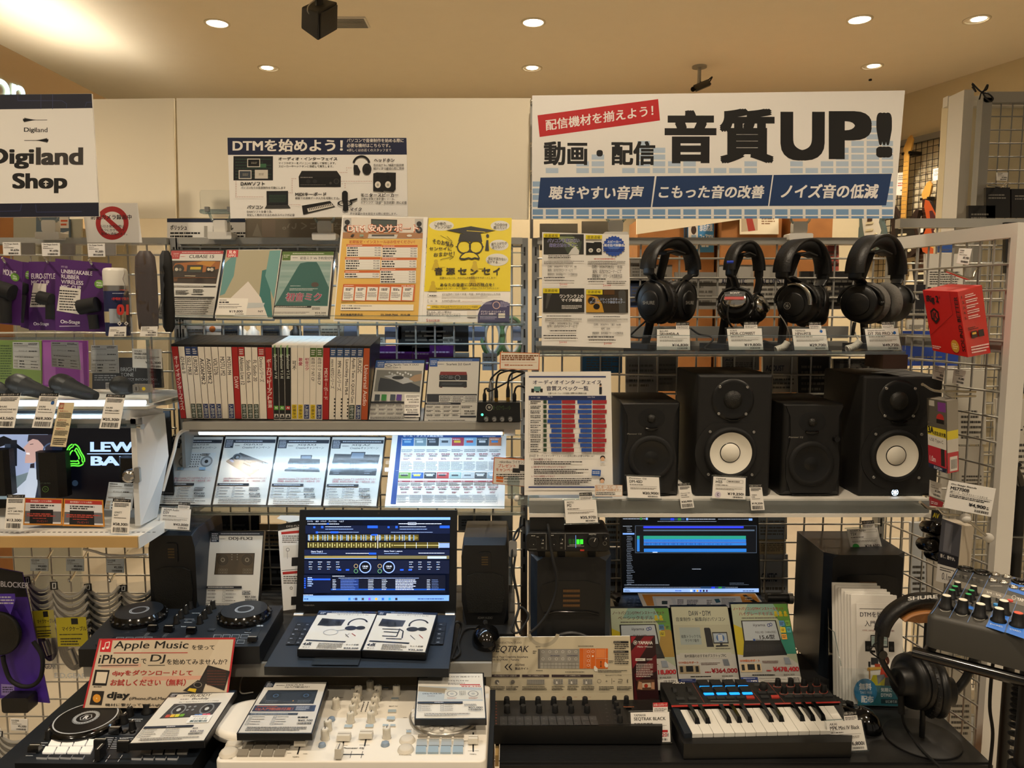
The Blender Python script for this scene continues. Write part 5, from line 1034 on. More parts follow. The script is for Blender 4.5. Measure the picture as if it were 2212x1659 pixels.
def pt(s):
 s.unit=True;s.r(0,0,14,11,DK);s.g(2,2,12,10,3,'#c6ccd8');s.t('DDJ-FLX4',34,4.5,63,8.5,'#23252b',.018);s.t('DJ入門動画付！',34,9,74,13,'#23252b',.018);s.g(18,5.5,32,8,1,GR)
 s.p([(6,46),(90,46),(90,17),(9,17)],'#2a3038');s.p([(8,44),(88,44),(88,20),(10,20)],'#333b46')
 for x in(26,74):s.d(x,29,9,'#282f38',7);s.ring(x,29,3,4.4,'#4f6f94',.8)
 s.g(14,38,34,44,2,'#6a7480');s.g(64,38,84,44,2,'#6a7480');s.d(57,40,1.2,'#d8a05a',1)
 s.r(2,49,95,61,'#303c58');s.t('DJ入門動画付属！',6,53.5,62,60,'#c4583a',.02);s.g(66,50.5,86,59,4,'#c6ccd8');s.g(6,50,45,52.5,1,'#c4583a')
 s.r(0,64,72,68,'#2a3448');s.g(3,64.8,68,67.2,1,'#c6ccd8')
 for i in range(4):
  for j in range(2):x=3+35*j;y=70+4.6*i;s.fr_(x,y,x+5,y+3,.5,'#777a80');s.g(x+6,y+.5,x+24,y+2.5,1,GR)
 s.g(74,71,90,75,1,K);s.t('¥45,100',76,77,97,81,'#23252b',.018);s.bc(76,82.5,97,86);s.g(8,90,92,98,3,GR)
mat('glossyfilm','#ffffff',.1)
clear('shinyfilm',(.96,.97,.98),.16,.12)
case('case with blue printing and a glossy glare, lying on the left of the white controller',flat((0,onZ(600,1530,.738).y,.738),0,2),[(474,256),(918,254),(802,632),(258,632)],pt,T6,fk='shinyfilm')
def pt(s):
 s.unit=True;s.r(0,0,14,10,'#4a4030');s.t('DDJ-FLX4-W 指定ホワイト',34,6,96,10.5,'#2a2622',.015);s.g(20,7,32,9.5,1,GR);s.t('DDJ-FLX4-W',47,16,78,20,K,.012);s.g(46,22,72,28,2,GR);s.r(64,26,95,28.4,RED);s.t('¥52,250',66,29.5,96,33,RED,.018);s.bc(76,34,96,37)
 s.p([(1,64),(98,64),(98,34),(1,30)],'#b9c3cc');s.p([(1,42),(44,48),(44,36),(1,31)],'#a59c8c');s.t('DDJ-FLX4-W',8,46,37,50,'#2a3a4a',.015);s.g(15,52,30,54,1,GR)
 s.p([(40,60),(98,61),(96,40),(42,39)],'#d9d8d2')
 for x in(52,84):s.ring(x,48,6.6,8,'#8a8d90',.85);s.d(x,48,3,'#b5b8ba',2.6);s.g(x-7,56,x+7,60,2,'#b58a84')
 for i in range(12):s.d(64+(i%4)*2.6,43+(i//4)*4,.8,'#6a6d70',.8)
 s.r(1,67,68,71,DK);s.g(26,67.8,42,70.2,1,'#c6ccd8')
 for i in range(4):
  for j in range(2):x=2+33*j;y=72.5+4.2*i;s.fr_(x,y,x+5,y+2.8,.5,'#777a80');s.g(x+6,y+.5,x+22,y+2.5,1,GR)
 s.g(70,73,90,77,2,K);s.t('¥55,000',76,79,97,83,K,.018);s.bc(76,84,97,87);s.g(12,92,78,98,2,GR)
case('case with a pale blue panel, lying over the right wheel of the white controller',flat((0,onZ(980,1530,.737).y,.737),0,5),[(1606,190),(2082,190),(2102,522),(1584,524)],pt,T6)
q=lambda x,y,Z=SZ2+.004:onZ(x/4.022+570,y/4.022+1080,Z)
m=M();m.tube(catmull([q(1660,1065,.785),q(1690,1060,.785),q(1712,1085,.775),q(1700,1150),q(1680,1230),q(1650,1320),q(1625,1390)]),.003,'rubber',8);tag(m.obj('power_cable'),'black power cable plugged into the right side of the open laptop','cable')
m=M();m.tube(catmull([q(1850,1110),q(1780,1115),q(1725,1150),q(1690,1250),q(1700,1330),q(1640,1385)]),.0024,'rubber',8);tag(m.obj('mouse_cable'),'thin black mouse cable curling beside the open laptop','cable')
q=lambda x,y,Z=LD+.05:onZ(x/3.456+440,y/3.456+1400,Z)
m=M();m.tube(catmull([q(215,115),q(280,75),q(340,60),q(400,55),q(470,45)]),.003,'rubber',8);m.tube(catmull([q(345,170),q(335,110),q(370,85),q(440,82)]),.003,'rubber',8);tag(m.obj('usb_cable'),'black cables running from the music card towards the laptop shelf','cable')
m=M();m.tube(catmull([q(300,190,.67),q(275,260,.66),q(280,335,.655),q(370,330,.655)]),.0016,'white',8);tag(m.obj('white_cable'),'thin pale cable loop left of the white controller','cable')
# ================================================================ right rack: shelves
HY=1.62
z0=onY(1500,762,HY).z;xa,xb=onY(1166,760,HY).x,onY(1956,760,HY).x
t=thing('acrylic_tray','clear acrylic shelf that carries the four headphones','shelf',((xa+xb)/2,HY,z0),'clear acrylic trays')
m=M();m.box(XY,xa,HY,z0,xb,HY+.003,z0+.037,'acrylic');m.box(XY,xa,HY-.001,z0+.037,xb,HY+.004,z0+.0385,'acryledge');m.box(XY,xa,HY-.002,z0-.004,xb,HY+.006,z0+.003,'acryledge');m.obj('front_lip',t)
m=M();m.box(XY,xa,HY+.003,z0-.003,xb,1.915,z0,'smoke');m.obj('tray_floor',t)
m=M();m.box(XY,xa,1.90,z0-.02,xb,1.918,z0+.012,'steel');m.box(XY,xa,1.90,z0+.02,xb,1.918,z0+.05,'rackgray');m.obj('rear_rail',t)
m=M();m.box(XY,xb-.05,HY-.004,z0-.035,xb+.004,1.70,z0-.004,'brown');m.obj('bracket',t)
HZ=z0
SZ3=onY(1576,1076,1.605).z;xa,xb=onY(1143,1090,1.605).x,onY(2003,1090,1.605).x
t=thing('steel_shelf','pale shelf with a clear price rail that carries the studio speakers','shelf',((xa+xb)/2,1.7,SZ3-.03))
m=M();m.box(XY,xa,1.60,SZ3-.036,xb,1.915,SZ3-.0005,'white');m.obj('shelf_board',t)
m=M();m.box(XY,xa,1.596,SZ3-.030,xb,1.60,SZ3-.004,'rackgray');m.box(XY,xa,1.588,SZ3-.0385,xb,1.60,SZ3-.031,'white');m.obj('price_rail',t)
m=M();m.box(XY,xa,1.590,SZ3-.03,xb,1.592,SZ3+.002,'acrylic');m.obj('rail_cover',t)
# ---------------------------------------------------------------- headphones on their stands
def headphone(lab,xl,xr,yt,ye,cups,yaw,bw=.036,Y=1.735,cupk='blk',padk='leather',bandk='leather',pr=None,cr=(.040,.050),a1=12,extra=None,logo=None,dep=.032,tilt=0,pad2=True,footdx=0,standlab='',footpx=None):
 """xl,xr = band ends, yt = band top, ye = band end height (px); cups = [(px,py,normal angle)]"""
 S_=Y/1600/1.0;c=onY((xl+xr)/2,ye,Y);ax=(xr-xl)/2*S_;top=onY((xl+xr)/2,yt,Y).z
 f=stand(V((c.x,Y,c.z)),0,yaw);a=ax/cos(R(yaw))*.96;b=top-c.z-.006
 t=thing('headphones',lab,'headphones',(c.x,Y,onY(cups[0][0],cups[0][1],Y).z-.055),'headphones on the clear shelf')
 arc=lambda s_,d0=0,d1=180,n=26:[f.w(-(a*s_)*cos(R(d0+(d1-d0)*i/n)),(b*s_ if s_<1 else b*s_)*sin(R(d0+(d1-d0)*i/n)))for i in range(n+1)]
 m=M();m.band(arc(1.),f.n,bw,.009,bandk);m.obj('headband',t)
 if pad2:m=M();m.band(arc(.87,38,142),f.n,[bw*.5+bw*.42*sin(pi*i/26)for i in range(27)],[.006+.012*sin(pi*i/26)for i in range(27)],'rubber');m.obj('headband_pad',t)
 for i,(px,py,ang)in enumerate(cups):
  sg=-1 if i==0 else 1;Yc=Y+sg*a*sin(R(yaw))*.75;p=onY(px,py,Yc);th=R(ang)
  n=V((cos(th),sin(th),tilt if i==0 else tilt)).normalized();u=V((0,0,1)).cross(n).normalized();cf=Fr(p,u,n.cross(u))
  e=f.w(sg*a,0);rx,ry=cr
  m=M();top_=p+V((0,0,ry*1.02))-n*dep*.35;m.band(catmull([e+V((0,0,.012)),e+V((0,0,-.012)),(e+top_)/2+n*.004,top_],5),f.n,[bw*.72]*6+[bw*.6]*10,.005,'blk');m.obj('slider',t)
  m=M()
  for k in(-1,1):m.band(catmull([top_+n*.002,p+u*k*rx*.75+V((0,0,ry*.72))-n*dep*.2,p+u*k*(rx*1.08)+V((0,0,ry*.25))-n*dep*.25,p+u*k*(rx*1.07)-n*dep*.3],5),n,.007,.005,'blk')
  m.obj('yoke',t)
  m=M();m.lathe(cf,0,0,[(rx*.5,.001),(rx*.86,.001),(rx*.93,-.003),(rx,-.010),(rx,-dep*.75),(rx*.98,-dep)][::-1],cupk,36,1,ry/rx);m.lathe(cf,0,-ry*.06,[(rx*.62,.0005),(rx*.62,.003),(rx*.56,.0045),(.0001,.005)],cupk,32,1,ry/rx*.96,cap=False);m.obj('ear_cup',t)
  R_=pr or(rx*1.0,ry*1.0);m=M();m.lathe(cf,0,0,[(R_[0]*.93,-dep+.002),(R_[0]*1.02,-dep-.004),(R_[0]*1.04,-dep-.012),(R_[0]*.95,-dep-.021),(R_[0]*.72,-dep-.022),(R_[0]*.55,-dep-.012),(R_[0]*.5,-dep)][::-1],padk,36,1,R_[1]/R_[0])
  if padk=='leather':
   for k in range(26):g_=2*pi*k/26;m.tube([cf.w(R_[0]*1.035*cos(g_),R_[1]*1.035*sin(g_),-dep-.004),cf.w(R_[0]*.97*cos(g_),R_[1]*.97*sin(g_),-dep-.020)],.0011,'leather',5)
  m.obj('ear_pad',t)
  if logo and(i==0 or logo[5]):
   m=M();l0,l1,l2,l3,k=logo[1:5]+(logo[6],)if 0 else(logo[1],logo[2],logo[3],logo[4],logo[6]);m.text(cf,.0056,(l0,l1),(l2,l1),(l0,l3),logo[0],k,.02);m.obj('logo',t)
  if extra:extra(t,cf,i,rx,ry,dep)
 s0=thing('headphone_stand',standlab,'stand',(c.x,Y,HZ),'dark headphone stands')
 m=M();ft=onY(*footpx,Y+.05);ft.z=HZ+.0006;fs=flat(ft,yaw);m.rbox(fs,-.034,-.045,0,.034,.045,.012,.006,'blkmatte');m.obj('foot',s0)
 m=M();m.band([ft+V((0,.01,.012)),V((c.x+.2*(ft.x-c.x),Y+.08,c.z-.01)),f.w(-a*.08,b*.62,-.012)],f.u,.026,.006,'blkmatte');m.obj('post',s0)
 m=M();m.band([f.w(-a*.42,b*.52),f.w(0,b*.61),f.w(a*.42,b*.52)],f.n,.03,.006,'blkmatte');m.obj('saddle',s0)
 return t
headphone('all black closed headphones with wide padded band, first from the left on the clear shelf',1392,1507,512,582,[(1404,652,226),(1486,652,312)],34,bw=.046,cr=(.040,.0495),logo=('SHURE',-.016,-.006,.016,.002,True,'#9a978f'),dep=.036,standlab='dark stand under the first headphones from the left on the clear shelf',footpx=(1395,748))
def sony(t,cf,i,rx,ry,dep):
 m=M();m.lathe(cf,0,0,[(rx*.80,.001),(rx*.80,.008),(rx*.70,.014),(.0001,.017)],'chrome',36,1,.82,cap=False);m.obj('cup_cap',t)
 if i==0:
  s=S(cf,[(-.027,.016),(.027,.016),(.024,-.004),(-.024,-.004)],'#0c0c0c',loc=True,unit=True,back=False);s.c=.0172;s.p([(5,10),(50,-16),(95,10),(92,70),(8,70)],'#0c0c0c');s.t('SONY',30,8,72,30,'#d8d4cc',.03);s.g(8,42,92,50,1,'#b9b5ac');s.r(6,66,94,104,'#b3281f');s.done('cup_badge',root=t)
headphone('small studio headphones with chrome caps and a red stripe, second from the left',1569,1647,519,584,[(1588,650,246),(1640,662,318)],30,bw=.034,cr=(.034,.034),pr=(.043,.040),dep=.024,tilt=.45,extra=sony,standlab='dark stand under the small chrome capped headphones',footpx=(1560,748))
f=stand(onY(1608,545,1.66),0,0);m=M()
q=lambda x,y,Y=1.675:onY(x/5.53+1340,y/5.53+480,Y)
m=M();m.band([q(1272,476,1.655),q(1350,474,1.655)],(0,0,1),.006,.003,'#2040c0');o=m.obj('ear_marker');tag(o,'tiny blue side marker on the band of the chrome capped headphones','marker')
def yam(t,cf,i,rx,ry,dep):
 m=M();P=[cf.w(rx*.93*cos(R(g_)),ry*.93*sin(R(g_)),.005)for g_ in range(-5,115,8)];m.band(P,cf.n,.008,.008,'chrome');m.obj('metal_arc',t)
 if i==0:
  s=S(cf,[(0,0)]*4,loc=True,back=False);s.mp=lambda x,y:V((-.012+x/1000,-.006+y/1000));s.c=.0058;s.ring(0,0,7.2,8,'#8f8c86',1,30)
  for k in range(3):g_=R(90+60*k);s.l([(-5.6*cos(g_),-5.6*sin(g_)),(5.6*cos(g_),5.6*sin(g_))],1,'#8f8c86')
  s.done('logo',root=t)
headphone('closed headphones with silver arcs on the cups, third from the left on the clear shelf',1673,1796,514,590,[(1714,655,226),(1782,662,350)],34,bw=.044,cr=(.044,.047),dep=.04,extra=yam,standlab='dark stand under the headphones with silver arcs',footpx=(1690,748))
def bey(t,cf,i,rx,ry,dep):
 m=M();m.sph(cf.w(rx*1.07,0,-dep*.3),.006,.006,.006,'blk',10,8);m.obj('pivot',t)
headphone('large headphones with grey velour pads, fourth from the left on the clear shelf',1826,1961,505,592,[(1853,655,222),(1942,655,20)],32,bw=.046,cr=(.045,.044),pr=(.050,.047),padk='velour',dep=.04,extra=bey,logo=('DT PRO X',-.014,.004,.02,.0085,False,'#2c2a28'),standlab='dark stand under the headphones with grey pads',footpx=(1872,748))
def cable(lab,pts,r=.0022,k='rubber',Y=1.68,tf=(1360,440,3.456),name='headphone_cable'):
 m=M();P=[onY(p[0]/tf[2]+tf[0],p[1]/tf[2]+tf[1],p[2]if len(p)>2 else Y)for p in pts];m.tube(catmull(P),r,k,8);o=m.obj(name);return tag(o,lab,'cable')
cable('black cable curling behind the foot of the first headphones',[(130,870),(60,930),(10,985),(60,1000),(140,995)],Y=1.72)
cable('black cable hanging from the chrome capped cup',[(740,755,1.655),(730,830,1.655),(750,900,1.66),(800,960,1.70)])
cable('black cable lying on the clear shelf between the first and second headphones',[(455,930,1.76),(520,975,1.74),(600,990,1.71),(620,1020,1.69),(560,1080,1.655),(640,1090,1.655),(760,1085,1.66)])
cable('pale cable hanging from the cup with the silver arc',[(1120,830),(1160,890),(1190,960),(1195,1030),(1160,1070)],.0014,'silver',1.67)
cable('black cables bundled on the clear shelf under the third headphones',[(1000,1025,1.72),(1080,1050,1.69),(1160,1060,1.66),(1240,1035,1.69)],.003)
cable('black plug cable under the cup with grey pads',[(1680,885,1.655),(1672,930,1.655),(1665,980,1.66)],.004)
def coil(lab,pts,R0,turns,k='capw',r=.0016,tf=(1360,440,3.456),Y=1.66):
 P=catmull([onY(p[0]/tf[2]+tf[0],p[1]/tf[2]+tf[1],p[2]if len(p)>2 else Y)for p in pts],14);out=[];n=len(P);N_=turns*10
 for i in range(N_+1):
  x=i/N_*(n-1.001);j=int(x);p=P[j].lerp(P[j+1],x-j);T=(P[j+1]-P[j]).normalized();a=T.cross(V((0,1,.3))).normalized();b=T.cross(a);g_=2*pi*i/10;out.append(p+a*R0*cos(g_)+b*R0*sin(g_))
 m=M();m.tube(out,r,k,6);return tag(m.obj('coiled_cable'),lab,'cable')
coil('white coiled cable on the clear shelf under the third headphones',[(1180,1035),(1150,1070),(1090,1090)],.0065,13)
coil('white coiled cable on the clear shelf under the headphones with grey pads',[(1720,1030),(1680,1065),(1620,1085)],.0068,12)
cable('thin white lead rising to the cup with grey pads',[(1680,955,1.66),(1700,1000,1.66),(1722,1032,1.66)],.0018,'capw')
PT_=(1360,440,3.456);PF=stand(onY(1600,758,1.635),8)
dot=lambda x,y:(lambda s:s.d(x,y,4.2,'#2f6fc0',7))
price('price stand in front of the first headphones from the left',PF,[(205,938),(448,935),(452,1092),(203,1092)],PT_,'SHURE','SRH440A-A','¥16,830',slip=(58,98))
price('price stand in front of the chrome capped headphones',PF,[(726,935),(985,930),(998,1090),(744,1092)],PT_,'SONY','MDR-CD900ST','¥19,800',slip=(50,88))
price('price stand with a blue dot in front of the silver arc headphones',PF,[(1212,935),(1462,933),(1485,1092),(1232,1094)],PT_,'YAMAHA','HPH-MT8','¥29,700',slip=(52,88),extra=dot(86,12))
price('price stand with a blue dot in front of the grey padded headphones',PF,[(1756,935),(2002,930),(2030,1092),(1778,1094)],PT_,'beyerdynamic','DT 700 PRO X','¥49,720',slip=(52,88),extra=dot(88,20))
# ---------------------------------------------------------------- posters on this side
T7=(1120,440,4.88);s=S(stand(onY(1265,750,1.612),2),[(250,300),(1165,328),(1182,1522),(244,1495)],'card',.0012,tf=T7);s.c=.0004;YL='#e6d424'
s.r(265,322,688,535,'#343432');s.p([(420,340),(560,330),(670,400),(640,530),(520,530)],'#4a5446')
for i in range(7):s.p([(400+i*24,348+i*14),(590+i*8,352+i*22),(588+i*8,360+i*22),(396+i*24,357+i*14)],'#a9b77a')
s.p([(525,535),(635,535),(640,500),(600,445),(560,480)],'#d9d8d4')
s.t('パソコンを使わない',306,366,642,410,'#d8d8f0',.05);s.t('録音方法セミナー',325,418,622,458,'#d8d8f0',.05);s.t('パソコンを使わない',308,368,640,408,'#2a2c7c',.02);s.t('録音方法セミナー',327,420,620,456,'#2a2c7c',.02)
s.p([(712,540),(878,538),(880,420),(870,404),(800,404),(790,414),(712,408)],'#1a1918')
for x in(762,845):s.d(x,492,24,'#d8d4ca',22);s.d(x,492,9,'#8f8c84',9)
P=[]
for i in range(40):g_=2*pi*i/40;r_=118 if i%2 else 104;P.append((1005+r_*cos(g_),448-r_*.94*sin(g_)))
s.p(P,'#2c4fa8');s.d(1005,440,70,'#4f74c4',50);s.t('スピーカー',935,388,1082,414,'#eef0f4',.03);s.t('聞き比べ体験会',902,424,1112,454,'#eef0f4',.03);s.g(890,475,1120,510,2,'#1e357a')
s.r(258,893,693,1145,'#2b2a28');s.p([(285,1105),(300,1105),(345,950),(300,945)],'#4b4a46');s.d(325,955,26,'#5a5853',12);s.t('ワンランク上の',435,956,684,994,'#f0eeea',.03);s.t('マイク体験会',452,998,670,1034,'#f0eeea',.03);s.g(455,1068,665,1112,3,'#d8d5ce')
s.r(712,905,1155,1150,'#33291a');s.p([(712,1145),(900,1145),(880,1060),(830,980),(712,960)],'#c9962c');s.d(770,1022,42,'#6e4a1a',42);s.d(770,1022,34,'#1c140c',34);s.d(822,1085,34,'#1a140e',30);s.r(895,910,1010,960,'#5a3c18');s.p([(1060,1148),(1130,1148),(1130,930),(1110,912),(1070,912),(1052,930)],'#4a4a48');s.t('アコースティックギター＆',775,994,1092,1022,'#e8f0fa',.04);s.t('ボーカル・マイク録音セミナー',750,1026,1122,1052,'#e8f0fa',.04);s.t('アコースティックギター＆',777,996,1090,1020,'#2a5a9c',.012);s.t('ボーカル・マイク録音セミナー',752,1028,1120,1050,'#2a5a9c',.012)
for x,y in((262,316),(708,332),(258,894),(712,908)):s.r(x,y,x+172,y+42+(8 if y>800 else 0),YL);s.t('音源道場',x+16,y+8,x+152,y+38,'#1c1a10',.012)
s.g(312,544,648,578,2,K);s.g(268,602,690,640,3,GR);s.t('日時：2026/7/11（土）17：00',308,652,610,676,K,.012);s.t('場所：店内DTMコーナーにて',308,690,572,716,K,.012);s.t('開催場所：島村楽器パサージオ西新井店',308,734,620,756,K,.012);s.g(268,772,500,790,1,K);s.g(276,806,620,820,1,GR)
s.g(795,576,1055,592,1,'#b5483a');s.g(730,604,1125,645,3,GR);s.t('日時：2026/7/28(火)　18:00',775,648,1092,686,K,.008);s.t('場所：店内DTMコーナーにて',780,698,1082,734,K,.008);s.t('開催場所：パサージオ西新井店',776,744,1090,782,K,.008);s.g(725,785,962,805,1,K);s.g(735,816,920,832,1,GR);s.g(930,812,1142,846,2,GR)
s.g(295,1178,650,1192,1,K);s.g(280,1208,665,1240,3,GR);s.t('日時：2026/8/2(土) 17:00',324,1250,632,1280,K,.008);s.t('場所：店内DTMコーナーにて',300,1278,620,1306,K,.008);s.g(330,1330,612,1350,1,K);s.g(262,1380,625,1400,1,K);s.g(272,1412,655,1428,1,GR)
s.g(790,1184,1082,1198,1,K);s.g(725,1212,1150,1240,3,GR);s.t('日時：2026/9/11（金）16:00',795,1262,1076,1286,K,.012);s.t('場所：店内',868,1306,962,1330,K,.012);s.t('開催場所：島村楽器パサージオ西新井店',778,1352,1102,1376,K,.012);s.g(728,1394,1086,1416,1,K);s.g(740,1430,1136,1448,1,GR)
for x,y in((434,838),(892,850),(430,1448),(900,1462)):s.t('S',x,y,x+10,y+24,'#b8362c',.02);s.t('島村楽器',x+14,y+4,x+80,y+20,'#b8362c',.012)
s.done('seminar_poster','poster with four event notices in quarters, left of the headphones','poster')
T8=(1100,740,4.484);s=S(stand(onY(1230,1060,1.603),3),[(155,284),(985,279),(1006,1470),(146,1478)],'card',.0012,tf=T8);s.c=.0004;NB='#26386e'
s.r(190,324,936,338,NB);s.t('オーディオインターフェイス',230,362,893,404,'#262a52',.012);s.t('音質スペック一覧',360,420,768,466,'#262a52',.012);s.t('主要インターフェースの音質に影響のある数値を比較',376,482,750,500,K,.012)
s.r(240,426,306,470,'#6f9a94');s.r(214,446,240,482,'#1d1c1b');s.r(300,446,324,480,'#1d1c1b');s.r(258,470,290,482,'#2a2a2a')
s.d(884,416,11,'#d8b090',13);s.p([(872,500),(896,500),(898,430),(872,430)],'#23262e');s.d(884,408,11,'#2a201a',8)
s.r(188,515,938,556,'#26305c');s.t('メーカー｜品番',210,524,298,540,'#d8dae4',.008);s.t('Mic In',372,518,418,530,'#d8dae4',.01);s.t('Line Out',758,520,830,534,'#d8dae4',.01)
for i in range(11):
 y=556+i*46.4;s.r(188,y+44,940,y+46,'#b5b0a6');s.g(205,y+6,305,y+40,2,K,.45);s.r(330,y+2,362,y+34,'#2c4630');s.r(188,y,190,y+46,'#b5b0a6');s.r(322,y,324,y+46,'#b5b0a6')
 for x1_,k,ls in((506,'#2850a4',(132,124,132,126,136,110,98,118,112,104,100)),(642,'#a42a32',(130,128,130,120,124,130,110,122,128,110,116)),(798,'#2850a4',(138,124,134,120,130,122,110,122,130,112,100)),(938,'#a42a32',(138,122,138,122,128,136,122,122,134,120,118))):
  s.r(x1_-ls[i]+(0 if k[1]=='2'else 0),y+2,x1_,y+36,k)if k=='#2850a4'else s.r(x1_-132,y+2,x1_-132+ls[i],y+36,k);s.g(x1_-90,y+38,x1_-40,y+43,1,'#a05050')
s.t('【FAQ】オーディオインターフェイスの音質比較に必要な評価とは？',196,1084,822,1108,K,.008);s.t('1. GAIN範囲ってなに？',214,1118,424,1140,'#6a2a34',.015);s.g(240,1144,705,1180,2,K);s.t('2. DR=ダイナミックレンジってなに？',214,1192,545,1214,'#8a2a34',.015);s.g(240,1218,765,1270,3,K);s.t('3. THD+N特性ってなに？',214,1284,440,1302,'#8a2a34',.015);s.g(240,1306,795,1375,4,K)
for x,y in((903,1122),(898,1335)):s.d(x,y-8,24,'#2a1c14',22);s.d(x,y+4,19,'#e0b490',20);s.p([(x-24,y+40),(x+24,y+40),(x+18,y+24),(x-18,y+24)],'#d9dde2')
s.p([(796,1284),(882,1288),(886,1232),(800,1228)],'#2a58a4');s.p([(858,1286),(874,1296),(874,1284)],'#2a58a4');s.g(806,1242,876,1272,2,'#dfe6f2');s.r(186,1390,824,1404,NB)
s.done('chart_poster','white poster with a red and blue bar chart, left of the studio speakers','poster')
s=S(stand(onY(1315,1070,1.584),4),[(832,1378),(1096,1382),(1098,1492),(829,1486)],'card',.001,tf=T8);s.c=.0003;s.fr_(834,1380,1095,1488,3,'#c98a3a');s.t('モニタースピーカー',836,1386,1080,1410,'#b5641e',.05);s.t('聴き比べ出来ます♪',838,1412,1080,1438,'#b5641e',.05);s.t('モニタースピーカー',838,1388,1078,1408,'#efe0c4',.01);s.t('聴き比べ出来ます♪',840,1414,1078,1436,'#efe0c4',.01);s.r(838,1442,1090,1444,'#b59a6a');s.g(840,1448,1086,1478,2,K)
s.done('listening_card','small orange lettered card at the left end of the speaker shelf','card')
# ================================================================ studio speakers on the pale shelf
T9=(1320,760,4.484);T10=(1640,760,4.483);SFY=1.622
def cab(name,lab,x0,x1,ytop,back,k='blkmatte',zb=None,Y=SFY,dep=.2,r=.006,cat='speaker',group=None):
 a0,a1=onY(x0,1000,Y).x,onY(x1,1000,Y).x;h=onY((x0+x1)/2,ytop,Y).z-zb;c=(a0+a1)/2
 t=thing(name,lab,cat,(c,Y+dep/2,zb),group);f=Fr((c,Y,zb),(1,0,0),(0,0,1));w=a1-a0
 m=M();m.rbox(f,-w/2,0,-dep,w/2,h,0,.004,k,e=r);m.obj('cabinet',t);return t,f,w,h
def screws(f,pts,tf,t,c,r=.0032):
 for x,y in pts:
  a,b=f.px(x/tf[2]+tf[0],y/tf[2]+tf[1]);m=M();m.lathe(f,a,b,[(r,c),(r,c+.0015),(r*.6,c+.0018),(r*.5,c+.0005)],'silver',14);m.obj('screw',t)
def hs(lab,x0,x1,yt,tf,tw,wo,sc_,logo=None):
 t,f,w,h=cab('studio_speaker',lab,x0,x1,yt,0,zb=SZ3,dep=.205,group='studio speakers on the pale shelf')
 P=lambda x,y:f.px(x/tf[2]+tf[0],y/tf[2]+tf[1])
 a,b=P(*tw);u=.00101
 m=M();m.lathe(f,a,b,[(46.5*u,.0002),(46*u,.0016),(38*u,.0016),(30*u,-.001+.0016),(21*u,.0008)],'blk',44);m.obj('tweeter_plate',t)
 m=M();m.lathe(f,a,b,[(20.5*u,.001),(18*u,.006),(11*u,.0095),(.0001,.011)],'tweed',32,cap=False);m.obj('tweeter_dome',t)
 a,b=P(*wo)
 m=M();P2=[(a+77*u*cos(R(g_)),b+min(77*u*sin(R(g_)),66*u))for g_ in range(0,360,8)];m.prism(f,P2,0,.0022,'blkmatte');m.obj('woofer_plate',t)
 m=M();m.lathe(f,a,b,[(58*u,.0022),(57*u,.008),(53*u,.0118),(49*u,.0105),(46*u,.008)],'rubber',48,cap=False);m.obj('surround',t)
 m=M();m.lathe(f,a,b,[(46.2*u,.0088),(40*u,.0066),(32*u,.0042),(22.5*u,.0026),(21.5*u,.0026)][::-1],'cone',56,cap=False);o=m.obj('woofer_cone',t);o['label']='white paper cone'
 m=M();m.lathe(f,a,b,[(22.6*u,.0027),(22*u,.0036),(20.8*u,.0036)],'blkgloss',40,cap=False);m.obj('cap_ring',t)
 m=M();m.lathe(f,a,b,[(21.3*u,.0030),(17*u,.0058),(9*u,.0080),(.0001,.0088)],'cone',40,cap=False);m.obj('dust_cap',t)
 screws(f,sc_,tf,t,.0022)
 a,b=P(tw[0],wo[1]-310);m=M();m.band([f.w(a-.018,b+.0045,.001),f.w(a-.008,b+.0005,.0035),f.w(a+.008,b+.0005,.0035),f.w(a+.018,b+.0045,.001)],f.n,.004,.0025,'blkgloss');m.obj('bridge',t)
 if logo:
  a,b=P(*logo);s=S(f,[(0,0)]*4,loc=True,back=False);s.c=.0008;s.mp=lambda x,y:V((a+x/1000,b+y/1000));s.r(-9.5,11,9.5,-11,'#050505');s.d(0,0,7.6,'E#bfe0ff:2.6');s.d(0,0,6.4,'#0c1a30')
  for k in range(3):g_=R(90+60*k);s.l([(-5.6*cos(g_),-5.6*sin(g_)),(5.6*cos(g_),5.6*sin(g_))],2.2,'E#d9ecff:3')
  s.done('logo_lamp',root=t)
 return t
hs('white coned studio speaker between the two smaller black speakers',1503,1664,809,T9,(1180,465),(1150,975),[(1052,338),(1318,340),(1040,598),(1303,601),(957,772),(1380,775),(940,1185),(1360,1188)])
hs('white coned studio speaker with a glowing round logo, at the right end of the shelf',1857,2028,812,T10,(1352,475),(1320,1003),[(1228,353),(1505,355),(1212,618),(1486,620),(1124,795),(1566,798),(1104,1212),(1540,1216)],(1313,1360))
